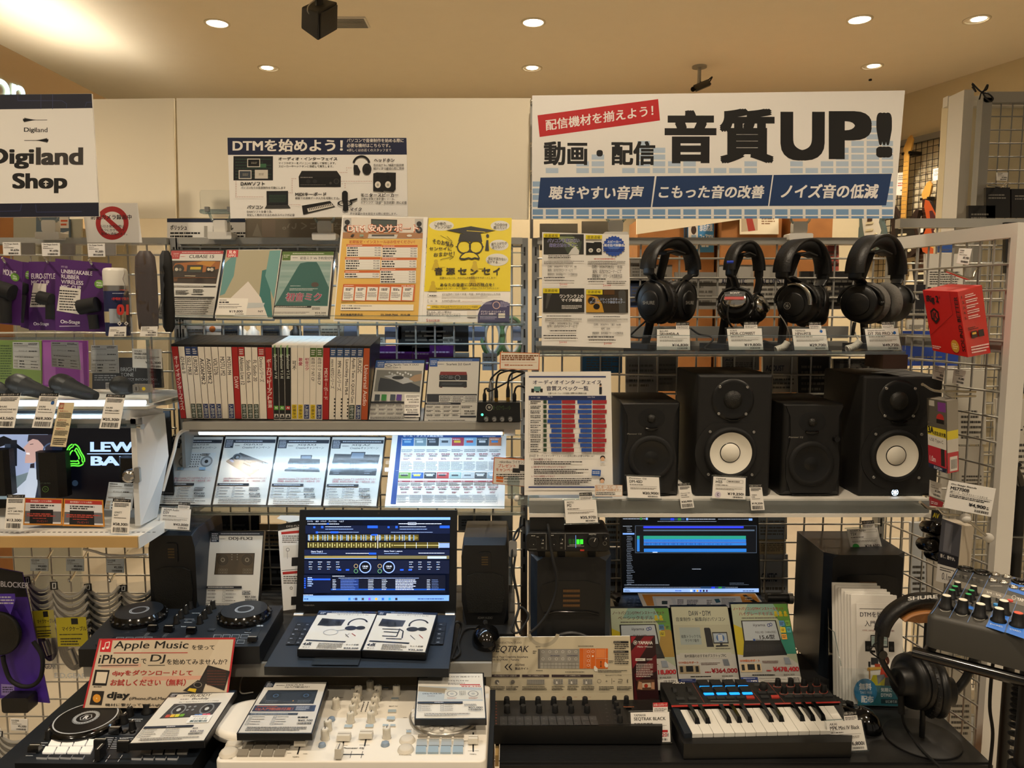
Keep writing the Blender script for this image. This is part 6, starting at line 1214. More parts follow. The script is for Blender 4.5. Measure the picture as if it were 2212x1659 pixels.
def dm(lab,x0,x1,yt,tf,tw,wo,tx,knob=None):
 t,f,w,h=cab('studio_speaker',lab,x0,x1,yt,0,zb=SZ3,dep=.19,r=.012,group='studio speakers on the pale shelf',k='blk')
 P=lambda x,y:f.px(x/tf[2]+tf[0],y/tf[2]+tf[1]);a,b=P(*wo);a2,b2=P(*tw)
 m=M();q=[(-.5,.98),(.5,.98),(.42,.86),(.40,.62),(.47,.42),(.46,.2),(.36,.04),(-.36,.04),(-.46,.2),(-.47,.42),(-.40,.62),(-.42,.86)];m.prism(f,[(x*w*.93,y*h)for x,y in q],-.001,.0035,'blkmatte');m.obj('baffle',t,.0025)
 m=M();m.lathe(f,a2,b2,[(.024,.0036),(.019,.0042),(.011,.0038)],'blk',36,1.25,cap=False);m.obj('waveguide',t)
 m=M();m.lathe(f,a2,b2,[(.0095,.0040),(.008,.0085),(.004,.0105),(.0001,.011)],'tweed',24,cap=False);m.obj('tweeter_dome',t)
 m=M();m.band([f.w(a2-.014,b2-.0215,.0045),f.w(a2-.006,b2-.0235,.008),f.w(a2+.006,b2-.0235,.008),f.w(a2+.014,b2-.0215,.0045)],f.n,.005,.005,'blkgloss');m.obj('lip',t)
 m=M();m.lathe(f,a,b,[(.051,.0036),(.0505,.0065),(.046,.0085),(.041,.0085),(.039,.0074)],'rubber',48,cap=False);m.obj('surround',t)
 m=M();m.lathe(f,a,b,[(.0001,.0072),(.008,.0064),(.0145,.0042),(.016,.0038),(.030,.0052),(.039,.0076)],'blk',48,cap=False);m.obj('woofer_cone',t)
 x,y,x2,y2=tx;m=M();m.text(f,.0038,P(x,y2),P(x2,y2),P(x+4,y),'Pioneer DJ','#8a877f',.01);m.obj('lettering',t)
 m=M();m.box(f,-w*.32,h*.018,.0005,w*.32,h*.026,.0025,'blkgloss');m.obj('port_slot',t)
 if knob:a,b=P(*knob);m=M();m.lathe(f,a,b,[(.0075,.003),(.007,.009),(.006,.013)],'blk',24);m.obj('knob',t)
dm('smaller all black speaker beside the bar chart poster',1339,1468,869,T9,(388,645),(385,1025),(152,785,288,803))
dm('smaller all black speaker with a round knob, between the two white coned speakers',1688,1820,872,T10,(508,678),(495,1080),(278,816,415,836),(733,838))
PF=stand(onY(1600,1076,1.586),4)
price('price stand in front of the smaller black speaker by the chart poster',PF,[(150,1205),(464,1217),(477,1420),(164,1413)],T9,'Pioneer DJ','DM-40D','¥20,900',foot=False)
price('price stand with a round C mark in front of the middle white coned speaker',PF,[(992,1208),(1304,1222),(1300,1430),(978,1418)],T9,'YAMAHA','HS5','¥19,250',foot=False,extra=lambda s:(s.d(17,82,9,'#cfc4d4',14),s.t('C',14,76,20,88,'#2a2a3a',.03),s.fr_(42,12,92,26,1,'#8a857c'),s.g(46,15,88,23,1,GR)))
def slip(lab,fr,q,tf,cost,maker,tilt=None,dot=None,k='card'):
 s=S(fr,q,k,.0006,tf=tf);s.unit=True;s.c=.0003;s.r(0,0,100,9,'#141414');s.t('お買い上げカード',8,2,92,7,'#e6e2da',.01);s.g(10,12,90,24,3,K,.55)
 s.t(maker[0],12,37,12+7*len(maker[0]),42,K,.01);s.t(maker[1],12,45,min(12+8*len(maker[1]),94),50,K,.01);s.g(12,53,90,57,1,GR)
 s.t(cost,8,69,86,78,K,.02);s.g(87,70,92,77,2,K);s.bc(10,82,90,96)
 if dot:s.d(78,28,9,dot,5)
 o=s.done('price_slip',lab,'price tag','white purchase slips with barcodes');return o
SLF=stand(onY(1600,1090,1.583),2)
slip('barcode slip on the shelf edge left of the middle white coned speaker',SLF,[(648,1278),(766,1270),(806,1508),(680,1520)],T9,'¥20,900',('Pioneer DJ','DM-40D'))
slip('barcode slip on the shelf edge right of the middle white coned speaker',SLF,[(1338,1290),(1458,1288),(1488,1532),(1358,1536)],T9,'¥19,250',('YAMAHA','HS5'))
# ---------------------------------------------------------------- large black speakers on the desk, audio box on top
T11=(1040,1050,4.739);T12=(1640,1080,4.147)
def t5v(lab,x0,x1,yt,tf,Y=1.645,dep=.235):
 zb=RD;a0,a1=onY(x0,1250,Y).x,onY(x1,1250,Y).x;w=a1-a0;c=(a0+a1)/2;h=onY((x0+x1)/2,yt,Y).z-zb
 t=thing('studio_speaker',lab,'speaker',(c,Y+dep/2,zb),'large black speakers with ribbon tweeters');f=Fr((c,Y,zb),(1,0,0),(0,0,1));ch=.014
 m=M();o=lambda s_,d,e:[f.w(x,y,-d)for x,y in((-w/2+s_,0),(w/2-s_,0),(w/2-s_,h-e*.6),(w/2-s_-e,h),(-w/2+s_+e,h),(-w/2+s_,h-e*.6))]
 A,B_,C=o(ch,0,ch),o(0,.022,.001),o(0,dep,.001);n=6
 m.add(A+B_+C,[(j*n+(i+1)%n,j*n+i,(j+1)*n+i,(j+1)*n+(i+1)%n)for j in range(2)for i in range(n)],'navydev');m.add(A,[tuple(range(n))],'blkmatte');m.add(C,[tuple(range(n))[::-1]],'blk');m.obj('cabinet',t)
 m=M();q=[(-.36,.82),(-.2,.845),(.2,.845),(.36,.82),(.4,.72),(.34,.62),(-.34,.62),(-.4,.72)];m.prism(f,[(x*w,y*h)for x,y in q],0,.0018,'blk');m.obj('waveguide',t,.001)
 m=M();m.band([f.w(x*w,y*h,.003)for x,y in((-.34,.625),(-.2,.64),(.2,.64),(.34,.625))],f.n,.007,.004,'blkgloss');m.obj('waveguide_lip',t)
 s=S(f,[(-.105*w,h*.795),(.105*w,h*.795),(.105*w,h*.665),(-.105*w,h*.665)],'#0e0a06',loc=True,unit=True,back=False);s.m.prism(f,[tuple(p)for p in s.q],.001,.0025,'#0e0a06');s.c=.003
 for i in range(4):s.r(0,4+25*i,100,19+25*i,'#4a3113');s.g(2,5+25*i,98,18+25*i,1,'#6a4a22',.3,.01)
 s.done('ribbon',root=t);m=M();m.lathe(f,0,h*.3,[(.40*w,0),(.395*w,.004),(.36*w,.0065),(.32*w,.004),(.14*w,.001),(.0001,.004)],'blk',44,cap=False);m.obj('woofer',t)
 return t,f,w,h
t5v('large black speaker under the small audio box with the green meters',1147,1322,1204,T11,1.60)
t5v('large black speaker with a green dotted price stand on top',1785,1962,1199,T12,1.72,.19)
TZ=onY(1235,1204,1.60).z;c=onZ(1220,1196,TZ)
f=stand(V((onY(1227,1170,1.58).x,1.58,TZ+.004)),0);t=thing('audio_box','black audio box with glowing green meters on the large black speaker','audio interface',f.o,None)
P=lambda x,y:f.px(x/T11[2]+T11[0],y/T11[2]+T11[1]);a0,b0=P(455,672);a1,b1=P(1318,478)
m=M();m.rbox(f,a0,b0,-.10,a1,b1,0,.009,'blk',e=.002);m.obj('case_body',t)
s=S(f,[(0,0)]*4,loc=True,back=False,tf=T11);s.c=.0005;WT='#cfccc4'
for x in(660,855):s.r(x,490,x+5,650,'#8a8882')
s.t('MOTU',1102,486,1172,500,WT,.02);s.g(485,640,590,650,1,'#8a8882');s.g(510,502,550,514,1,WT);s.g(710,498,750,510,1,WT);s.g(565,516,592,524,1,WT)
for x in(625,818):s.r(x-10,580,x+14,592,WT);s.r(x-12,622,x+12,640,'#5a5852')
s.r(880,500,1050,640,'#10141a');s.r(893,540,922,590,'E#0f3a10:.5');s.r(932,540,955,590,'E#0f3a10:.5');s.r(974,545,1003,592,'E#2fe02a:1.3');s.r(1010,545,1040,592,'E#2fe02a:1.3');s.r(963,502,967,630,'E#5f8fd0:1');s.g(900,596,1040,606,1,WT);s.r(880,612,1050,615,WT);s.r(1010,646,1052,664,'#c23a2a')
for x in(525,735):s.d(x,575,42,'#060606');s.ring(x,575,38,42,'#2a2a2a');s.d(x+8,596,4,WT)
s.d(1262,585,20,'#0a0a0a');s.ring(1262,585,16,21,'#7a7872');s.done('lettering',root=t)
for x,y,r_ in((1143,562,.0125),(625,545,.0045),(822,540,.0045),(1265,530,.005)):a,b=P(x,y);m=M();m.lathe(f,a,b,[(r_*1.1,0),(r_,.004),(r_*.9,.012),(r_*.8,.0125)],'blk',26);m.box(f.sub(a,b,0,R(-20)),-.0005,r_*.2,.0124,.0005,r_*.85,.0134,'#d8d4ca');m.obj('knob',t)
for x in(620,830,1145):a,b=P(x,680);m=M();m.box(f,a-.008,-.0035,-.045,a+.008,b+.004,-.025,'rubber');m.obj('foot',t)
c=V((onY(1180,1120,1.61).x,1.62,f.w(0,b1).z));f2=stand(V((c.x,1.592,c.z)),0);a0,b0=f2.px(497/T11[2]+T11[0],440/T11[2]+T11[1]);a1,b1=f2.px(850/T11[2]+T11[0],328/T11[2]+T11[1])
t=thing('splitter_box','tiny black box with two tall knobs on top of the audio box','audio interface',c);m=M();m.box(f2,a0,0,-.06,a1,b1,0,'blk',None);m.obj('case_body',t,.001)
for x in(590,735):m=M();p=V((f2.at(x/T11[2]+T11[0],300/T11[2]+T11[1]).x,1.61,f2.w(0,b1).z));m.lathe(Fr(p,(1,0,0),(0,1,0)),0,0,[(.0058,0),(.0055,.010),(.0055,.0135),(.0045,.014)],'blkgloss',20);m.cyl(Fr(p,(1,0,0),(0,1,0)),0,0,.0135,.0145,.0052,'goldm',n=20);m.obj('knob',t)
s=S(flat(f2.w(0,b1,0)+V((0,0,.0004)),0),[(0,0)]*4,back=False,loc=True,tf=T11);s.d(640,264,20,'#d8b9bd',10);s.d(690,264,20,'#b9d0c4',10);s.d(780,264,22,'#b9d0dc',10);s.done('top_print',root=t)
cable('black plug and lead hanging from the tiny box over the large speaker',[(680,395,1.585),(690,450,1.57),(705,560,1.565),(715,650,1.562),(740,780,1.555),(772,920,1.552),(760,1100,1.55),(690,1280,1.545),(590,1420,1.54),(500,1500,1.535)],.0032,'rubber',tf=T11,name='audio_cable')
cable('looped black cables hanging between the desktop monitor and the large black speaker',[(345,720,1.60),(330,900,1.59),(380,1180,1.58),(370,1300,1.56),(330,1400,1.55),(310,1480,1.54),(370,1500,1.54),(440,1420,1.55),(480,1320,1.56),(400,1240,1.57),(350,1380,1.56),(400,1520,1.545)],.0026,'rubber',tf=T11,name='audio_cable')
cable('black cable dropping behind the desktop monitor into the gap',[(420,400,1.7),(350,480,1.66),(320,600,1.62),(310,820,1.60),(350,1050,1.59)],.0026,'rubber',tf=T11,name='audio_cable')
f=stand(onY(1108,1180,1.62),8);m=M();a,b=f.px(1108,1185);m.rbox(f,a-.009,b-.018,0,a+.009,b+.018,.008,.005,'silver');m.tube(catmull([f.w(a,b+.015,.004),f.w(a+.012,b+.03,0),f.w(a+.018,b+.07,-.01)]),.002,'rubber',8);tag(m.obj('cable_holder'),'small silver adapter hanging beside the desktop monitor','adapter')
price('price stand on top of the audio box with green meters',stand(onY(1260,1131,1.579),3),[(848,148),(1172,138),(1194,372),(864,382)],T11,'MOTU','M2','¥35,970',slip=(48,88))
price('price stand with a green dot on top of the right large black speaker',stand(onY(1870,1185,1.78),20,4),[(784,262),(1058,246),(1108,456),(830,468)],T12,'ADAM Audio','T5V','¥28,600',slip=(52,92),extra=lambda s:(s.d(17,78,11,'#35b84a',14),s.fr_(52,6,95,18,1,'#8a857c')))
# ---------------------------------------------------------------- second laptop
T13=(1310,1090,5.351);Z2=.745
t=thing('riser','low black riser under the laptop with the dark editing screen','riser',(.30,1.8,RD));m=M();m.box(XY,.26,1.75,RD,.68,1.90,Z2-.002,'desk2');m.obj('riser_box',t)
L2=stand(onZ(1494,1284,Z2+.016),6);D2=flat((0,0,Z2+.016))
t=thing('open_laptop','thin laptop with a dark audio editing screen, behind the computer cases','laptop',(.45,1.8,Z2))
s=S(D2,[(172,1042),(1786,1045),(1855,1192),(128,1192)],'lapdeck',.014,tf=T13,side='blk');s.c=.0004
for j in range(3):
 for i in range(16):x=240+i*94-j*8;y=1072+j*38;s.p([(x,y+30),(x+76,y+34),(x+78,y+4),(x+4,y+4)],'#12161c');s.g(x+22,y+12,x+50,y+22,1,'#9aa4b0',.3)
s.done('keyboard_deck',root=t)
s=S(L2,[(150,96),(1755,120),(1785,1046),(175,1046)],'blk',.006,tf=T13);s.done('lid',root=t)
s=S(L2,[(170,108),(1742,132),(1760,1012),(196,1012)],'E#05070a:1',.0002,tf=T13);s.c=.0007
s.p([(195,1012),(1760,1012),(1760,968),(195,968)],e('#8fb0e4',.9));s.g(178,114,530,128,1,TX);s.g(185,134,850,148,1,e('#7a8494'));s.g(190,156,500,172,1,e('#aab4c4'));s.r(388,152,412,176,e('#2a7a2a'));s.r(455,152,478,176,B1);s.r(620,156,905,180,e('#223a5c'));s.r(740,156,782,182,e('#2038d8'));s.r(824,156,862,182,e('#2a7a2a'));s.r(920,156,944,180,B1);s.g(950,160,1280,176,1,e('#aab4c4'));s.g(1290,160,1700,176,1,e('#7a8494'));s.r(1645,160,1685,184,B1);s.g(590,188,1320,200,1,e('#7a8494'));s.g(190,244,300,254,1,e('#aab4c4'))
s.r(188,328,322,346,B1)
for i in range(33):s.g(232+(i%3)*3,264+i*19.6+(20 if i>3 else 0),285+(i*7)%44,274+i*19.6+(20 if i>3 else 0),1,e('#7a8494'))
s.r(330,240,1736,560,e('#3c4654'));s.r(338,246,1730,552,e('#0a0d12'));s.r(426,248,1584,272,e('#2a3ae0'));s.g(440,254,1570,266,1,e('#4a5af0'),.3,.02);s.r(426,288,1710,306,e('#4a5a6c'))
s.r(352,360,1610,398,e('#25907c'));s.r(430,398,1612,434,e('#2a74c8'));s.r(430,434,1614,470,e('#2a74c8'));s.r(432,508,1616,546,e('#2478d0'));s.r(352,398,382,540,e('#2a74c8'));s.r(382,360,428,546,e('#0c1016'))
s.r(430,434,1614,438,e('#6a3a5c'));s.r(430,414,1612,416,e('#1c4a98'));s.r(430,526,1616,528,e('#5a3a5c'))
for i in range(60):x=440+i*17;h=[6,10,8,3,9,2][i%6]*(1 if i<40 else.6);s.r(x,453-h,x+9,453+h,e('#123a80'));s.r(x,415-h*.4,x+6,415+h*.4,e('#1c4a98'))
s.r(530,542,586,552,e('#b9c6d8'));s.g(985,735,1105,746,1,e('#aab4c4'));s.g(1418,896,1590,910,1,e('#4a5460'));s.g(1418,916,1690,926,1,e('#4a5460'));s.g(205,918,860,930,1,e('#7a8494'));s.g(205,944,1750,958,1,e('#7a8494'),.45);s.r(1084,942,1368,966,e('#223a5c'));s.r(1208,944,1248,964,e('#2038d8'));s.r(1288,944,1328,964,e('#2a7a2a'))
s.g(205,978,280,1002,2,e('#3a4a68'));s.g(790,980,875,1000,1,e('#2a5ab8'))
for i,k in enumerate(('#d8dce4','#1e5ab8','#d8a03a','#2a3aa8','#1c1c1c','#3a2a5c')):s.r(965+i*36,980,985+i*36,1002,e(k))
s.g(1570,982,1750,1002,1,e('#3a4a68'));s.done('screen',root=t)
s=S(flat((0,onZ(1500,1300,Z2+.03).y,Z2+.026),0,4),[(360,1024),(1720,1024),(1850,1190),(430,1190)],'paper',.0008,tf=T13,side='card');s.c=.0004
s.p([(470,1170),(1800,1170),(1715,1034),(410,1040)],'#d8923a');s.p([(555,1180),(1590,1180),(1545,1062),(530,1062)],'#dfe4e8');s.p([(590,1180),(785,1180),(745,1085),(565,1082)],'#eef0f0');s.r(640,1115,705,1155,'#3a4a48');s.p([(825,1180),(1230,1180),(1205,1090),(790,1085)],'#eef0f0');s.g(820,1095,890,1170,5,'#4a4a50',.5);s.g(930,1100,1060,1165,4,'#4a4a50',.5);s.g(1160,1100,1215,1160,3,'#4a4a50');s.p([(1245,1095),(1300,1090),(1320,1130),(1270,1140)],'#3f6a7a');s.g(1330,1082,1490,1160,5,'#5a5f66',.4);s.p([(1570,1050),(1610,1044),(1750,1130),(1700,1136)],'#241c14');s.g(1600,1060,1700,1110,2,'#d8d0c0')
s.done('leaflet','white sheet with an orange border lying on the keys of the thin laptop','leaflet')
m=M();q=lambda x,y,Z:onZ(x/5.351+1310,y/5.351+1090,Z);m.tube([q(70,1060,Z2+.012),q(140,1100,Z2+.012)],.008,'blk',10);m.tube(catmull([q(110,1080,Z2+.012),q(80,1040,Z2+.01),q(20,1000,Z2)]),.0025,'rubber',8);tag(m.obj('usb_plug'),'black plug in the left side of the thin laptop','cable')
m=M();p=q(1850,1080,Z2+.005);m.tube([p,p+V((.055,0,0))],.014,'blk',12);m.tube([p+V((.055,0,0)),p+V((.066,0,0))],.015,'silver',12);tag(m.obj('screw_jack'),'short black cylinder with a metal collar right of the thin laptop','plug')
# ================================================================ right desk: cases, sequencer, keyboard, leaflets, headphones, mixer
T14=(1320,1280,3.814)
def pc(model,cost,cost2,hi,names):
 def pt(s):
  s.unit=True
  if model!='D':
   s.p([(0,60),(0,0),(100,0),(100,72),(78,60)],'#cfd8b8');s.p([(60,0),(100,0),(100,40),(80,20)],'#6fa84a');s.p([(30,0),(75,0),(85,14),(20,12)],'#9cc4b4');s.p([(72,60),(100,60),(100,28),(86,20)],'#c9a24a'if not hi else'#3fa08a');s.p([(0,60),(20,62),(18,30),(0,24)],'#e6d02c')
   s.t('ノートパソコンDTMインストールセット',3,3.6,92,7.6,'#b3302c'if hi else'#6a2a24',.02);s.t(names,12,9.2,72,14,'#b3302c'if hi else'#6a2a24',.012);s.g(16,15.5,96,18,1,GR)
   for i in range(3 if hi else 2):x=74+i*8.4;s.d(x+3,10.5,2.6,'#e6d02c',2);s.r(x,12.3,x+6.4,15,'#e0c81c')
   s.p([(14,45),(78,45),(75,19.5),(14,19.5)],'#1c1d1f');s.p([(16,43.5),(76,43.5),(73,20.5),(16,20.5)],'#d9e2ea');s.p([(9,63),(84,61),(78,45),(14,45)],'#26272a');s.p([(14,57),(78,56),(75,48),(16,48)],'#3a3c40');s.grid(16,48.5,76,56,12,4,.5,'#1c1d1f')
   s.t('iiyama',34,23.6,55,27.6,'#4a4e5a',.008);s.ring(61,25.4,1.6,2.6,'#2a4aa0',.8);s.ring(65,24.6,1.6,2.6,'#2a4aa0',.8);s.t('FULL HD'+('（144Hz対応）'if hi else''),36,32,72 if hi else 58,35.2,'#3a3d48',.012);s.t('15.6型',42,36.6,68,42,'#23262e',.025)
   if hi:s.r(30,41.5,34,44,'#2a5ab0');s.t('Windows 11',35,41.5,52,44,'#3a3d48',.008)
   for i,k in enumerate(('#5a8fc0','#e8d23c','#e6a84a')[:3 if hi else 2]):s.r(80,20+i*8,89,26.4+i*8,k);s.g(81.5,21.4+i*8,87.5,25+i*8,2,'#3a3a2a')
   for i,k in enumerate(('#7fb04a','#5ab0b8')[:2 if hi else 1]):s.r(91,20+i*8,98,26.4+i*8,k);s.g(92,21.4+i*8,97,25+i*8,2,'#3a3a2a')
  else:
   s.r(0,0,100,58,'#dcdcc0');s.r(2,22,98,52,'#d2d0b4');s.t('DAW・DTM',30,5,68,11,'#23303a',.012);s.t('音楽制作・編集向けパソコン',6,12.6,92,17.6,'#23303a',.012);s.r(10,25,46,46,'#bcc8c4');s.t('複数トラックでも',12,34,46,38,'#2a3238',.01);s.t('サクサク動作',18,39,42,43,'#2a3238',.01)
   s.p([(54,49),(66,49),(64,27),(62,25.6),(54,25.6),(53,27)],'#26262a');s.r(66,31,92,45,'#2a2c30');s.r(67.5,32.4,90.5,43.5,'#c9d6e2');s.d(79,38,7,'#4a7ac0',5);s.r(75,34,83,42,'#e4e8ee');s.r(77,45,81,47.5,'#2a2c30');s.p([(69,49),(91,48.4),(90,46.8),(70,47)],'#26262a');s.g(68,50.4,94,52,1,K)
   s.r(6,56,94,63,'#e6e2d6');s.t('島村楽器のおすすめデスクトップPC',14,57.6,84,61.6,K,.015)
  y=66;s.t('DTM安心サポート',3,y,36,y+3,'#c8622a',.04);s.r(2,y+5,37,y+15,'#c9b490');s.r(14,y+5.6,26,y+12.6,'#26282a');s.r(4,y+6,9,y+13,'#2c2c2c');s.r(30,y+6,35,y+13,'#2c2c2c');s.g(40,y+1.5,72,y+5,2,'#6a4a44');s.p([(78,y+6),(88,y+6),(86,y-2),(77,y-2)],'#8a929c')
  s.t(cost,56,y+9,99,y+15.4,'#b5242c',.03);s.g(45,y+12,55,y+15,1,'#b5242c');s.g(20,y+17.4,60,y+19.8,1,K);s.t(cost2,72,y+17.4,90,y+20,GR,.01)
  for i in range(4):yy=87+i*3.2;s.r(0,yy,28,yy+2.9,'#3a4a8c');s.g(4,yy+.8,24,yy+2.2,1,'#c9cfe4');s.r(28.5,yy,100,yy+2.9,'#d9d6ce');s.g(30,yy+.7,66,yy+2.3,1,GR)
  s.r(76,86.5,98,95,'#e9e6e0');s.bc(77,87.5,97,94)
 return pt
PCF=stand(onY(1520,1472,1.645),8)
case('computer offer case with a green and yellow cover, half hidden behind the sequencer board',PCF,[(-5,130),(470,128),(560,800),(30,820)],pc('N','¥218,800','¥198,909',0,'ベーシックモデル'),T14,mg=.001)
case('computer offer case with a beige cover and a desktop tower, between two greener cases',PCF,[(494,118),(958,116),(1070,790),(566,800)],pc('D','¥364,000','¥330,909',0,''),T14,mg=.001)
case('computer offer case with red lettering and a bright laptop cover, right of the beige one',stand(onY(1660,1472,1.64),8),[(986,96),(1448,92),(1580,780),(1078,786)],pc('N','¥478,400','¥434,909',1,'ハイグレードモデル'),T14,mg=.001)
# ---------------------------------------------------------------- sequencer on its folded board
T15=(1040,1350,5.267);SQ=stand(onZ(1230,1536,RD+.004),2);c=onZ(1235,1570,RD)
s=S(SQ,[(52,140),(1690,128),(1736,985),(52,985)],'card',.003,tf=T15);s.c=.0004;CR='#cfc4a8'
t=thing('sequencer_board','folded cream display board with a drawing of the sequencer, under the black sequencer','display board',c)
s.p([(52,985),(1736,985),(1690,128),(52,140)],CR);s.ring(705,60,150,190,'#b3aa94',1,30,195,345)
s.t('MUSIC PRODUCTION STUDIO',106,190,456,212,'#2a2632',.008);s.t('SEQTRAK',108,236,525,322,'#1f1b26',.012,24);s.t('Unlock Your Creativity Anywhere',106,352,530,378,'#3a3640',.018);s.t('with SEQTRAK - Yamaha',106,384,428,408,'#3a3640',.018);s.r(112,425,215,530,'#e0d8c4')
for x in(262,306):s.p([(x,478),(x+32,442),(x+46,442),(x+16,478),(x+46,512),(x+32,512)],'#1f1b26')
s.t('SEQTRAK',382,442,494,468,'#2a2632',.018);s.t('製品サイト',382,480,534,510,'#2a2632',.018)
s.r(642,272,1112,496,'#8d8a82');s.r(642,272,664,496,'#6f6c66');s.r(668,280,962,416,'#9a978f');s.r(968,280,1112,416,'#9a978f')
for x in(700,776,852,926,1000,1074):
 for y in(303,384):s.ring(x,y,12,16,'#d9d6cc',1,18)
for i in range(11):
 for j in range(2):s.r(672+i*40,428+j*36,706+i*40,458+j*36,'#a9a69c')
OR_='#d9691e';s.r(1116,265,1438,494,OR_)
for y in(300,352,404,456):s.ring(1216,y,12,16,'#f0d8c0',1,18)
s.ring(1268,300,12,16,'#f0d8c0',1,18);s.d(1266,352,10,'#f0e4d4');s.r(1306,272,1404,370,'#e8894a')
for x in(1164,1186,1238,1296,1410):s.r(x,265,x+3,494,'#f0c8a4')
s.r(1300,376,1438,380,'#f0c8a4');s.l([(1358,412),(1358,470)],5,'#3a2a1c');s.p([(1348,420),(1368,420),(1358,404)],'#3a2a1c');s.p([(1348,462),(1368,462),(1358,478)],'#3a2a1c')
for x,y in((1420,450),(1300,495)):s.p([(x-20,y-30),(x-8,y-34),(x+22,y),(x+16,y+28),(x-8,y+30),(x-22,y+10)],'#ece6da')
s.g(1100,230,1305,244,1,K);s.g(618,240,690,250,1,K);s.g(584,284,628,328,2,K,.35);s.g(620,510,700,522,1,K);s.g(952,525,1180,538,1,K);s.g(1326,508,1655,538,2,K);s.g(1446,398,1500,434,2,K,.4);s.g(786,338,918,352,1,'#4a4a6a');s.g(972,338,1100,350,1,'#4a4a6a')
for y,n,tx in((180,3,'エフェクト'),(288,6,'サウンドデザイン')):s.r(1502,y,1672,y+24,K);s.t(tx,1510,y+5,1510+15*len(tx),y+19,'#e4ddcc',.01);s.g(1514,y+32,1674,y+32+21*n,n,K)
for a,b_,tx in((106,436,'トラックの選び方とパターンの変え方'),(462,770,'パターンの録音(ドラム)'),(798,1270,'パターンの録音(シンセ)')):s.r(a,560,b_,588,'#3f3236');w_=min(15*len(tx),b_-a-40);s.t(tx,(a+b_-w_)/2,566,(a+b_+w_)/2,582,'#e4ddcc',.01)
s.t('Bluetoothペアリング方法',1410,560,1592,576,K,.01);s.fr_(1300,555,1712,746,2,'#b5ac98')
for x,k in((178,0),(356,1)):s.d(x,642,24,'#6f6c66');s.ring(x,642,34,36,'#8d8a82',1,20,100,260)if k else s.p([(x-2,650),(x+8,640),(x+24,664),(x+12,676)],'#ece6da')
s.r(518,614,716,670,'#7a776f');s.grid(522,618,712,666,10,3,3,'#b5b2a8')
for x in(818,986,1154):s.r(x,612,x+106,668,'#7a776f');s.grid(x,612,x+106,668,4,3,4,'#b5b2a8');s.p([(x+30,640),(x+42,632),(x+48,662),(x+32,664)],'#ece6da')
s.ring(1338,634,20,23,K);s.t('+',1410,622,1432,646,K);s.l([(1482,600),(1482,668)],3,K);s.l([(1494,634),(1516,634)],5,K);s.l([(1555,612),(1600,612),(1600,634),(1556,634),(1556,652),(1600,652)],4,K);s.l([(1650,622),(1668,644),(1659,654),(1659,610),(1668,620),(1650,644)],3,K)
for a,b_ in((106,264),(282,440),(464,775),(800,944),(978,1108),(1136,1282),(1336,1504),(1540,1706)):s.g(a,690,b_,738,3,K,.45)
s.done('back_panel',root=t)
s=S(SQ,[(1690,128),(1975,124),(2000,160),(2026,985),(1736,985)][0:2]+[(2026,985),(1736,985)],'#2a0c10',.003,tf=T15);s.c=.0004
s.p([(1736,600),(1800,985),(1740,985)],'#4a0f16');s.p([(1700,300),(1850,128),(1960,128),(1720,500)],'#7a1620');s.p([(1990,330),(2000,520),(1760,640),(1740,560)],'#5a1018');s.p([(1700,130),(1760,130),(1705,210)],'#9a1c28')
s.ring(1750,200,20,24,'#d8d4cc',1,24)
for k in range(3):g_=R(90+60*k);s.l([(1750-15*cos(g_),200-15*sin(g_)),(1750+15*cos(g_),200+15*sin(g_))],5,'#d8d4cc')
s.t('YAMAHA',1782,182,1948,220,'#e0dcd4',.03);s.t('Make Waves',1770,236,1942,256,'#d8d0c8',.008,8);s.r(1752,378,1864,408,'#d9d5cc');s.g(1764,386,1850,400,1,K);s.g(1878,378,1945,402,2,'#d9d5cc');s.g(1760,436,1950,595,8,'#c9bdb4',.5)
s.p([(1770,740),(1972,742),(1968,620),(1774,622)],'#5a3c2c');s.p([(1830,712),(1930,708),(1925,655),(1828,660)],'#c9b8a0');s.p([(1775,725),(1830,735),(1825,650),(1790,640)],'#b98a6a');s.p([(1930,725),(1970,730),(1968,650),(1935,650)],'#b98a6a');s.d(1872,690,22,'#a8321e');s.done('side_panel',root=t)
FS=flat((0,0,RD+.004));s=S(FS,[(52,982),(2010,990),(2010,1308),(52,1308)],'white',.004,tf=T15);s.done('base_plate',root=t)
FQ=flat((0,0,RD+.044));t=thing('sequencer','long black sequencer with small round knobs on its cream display board','sequencer',onZ(1235,1580,RD+.004))
s=S(FQ,[(150,860),(2020,850),(2060,1150),(145,1148)],'blk',.039,tf=T15,side='blk');s.c=.0003
s.p([(205,1040),(1330,1040),(1298,862),(190,862)],'#1e1c1a');s.p([(1330,1135),(1700,1135),(1560,856),(1258,858)],'#1a1918');s.p([(140,1140),(200,1140),(200,866),(140,868)],'#272422')
for i in range(8):s.g(160,880+i*34,178,895+i*34,1,'#8a4a3a')
for i in range(12):
 for j in range(2):
  x0,x1=205+(1305-205)*i/12,205+(1305-205)*(i+1)/12;sh=lambda y:(y-1040)*.3*i/12
  y0,y1=1042+j*52,1092+j*52;s.p([(x0+4+sh(y1),y1),(x1-2+sh(y1),y1),(x1-2+sh(y0),y0),(x0+4+sh(y0),y0)],'#3a3938'if j==0 else'#343332');s.g(x0+35,y0+24,x0+62,y0+30,1,'#6a6866')
for i in range(12):s.l([(1395+(i%2)*90+i*3,870+i*22),(1420+(i%2)*85+i*3,870+i*22)],3,'#5a5856')
for x in(1290,1395,1470,1560):s.l([(x,858),(x+100,1135)],2.5,'#33302e')
for i in range(14):
 for j in range(8):s.d(1752+i*17+j*5,868+j*13,4.5,'#050505',n=8)
for x in(870,1000,1090,1165):s.g(x+50,850,x+90,858,1,'#8a3a2c')
s.l([(1612,965),(1735,965)],5,'#a85a34');s.done('body',root=t)
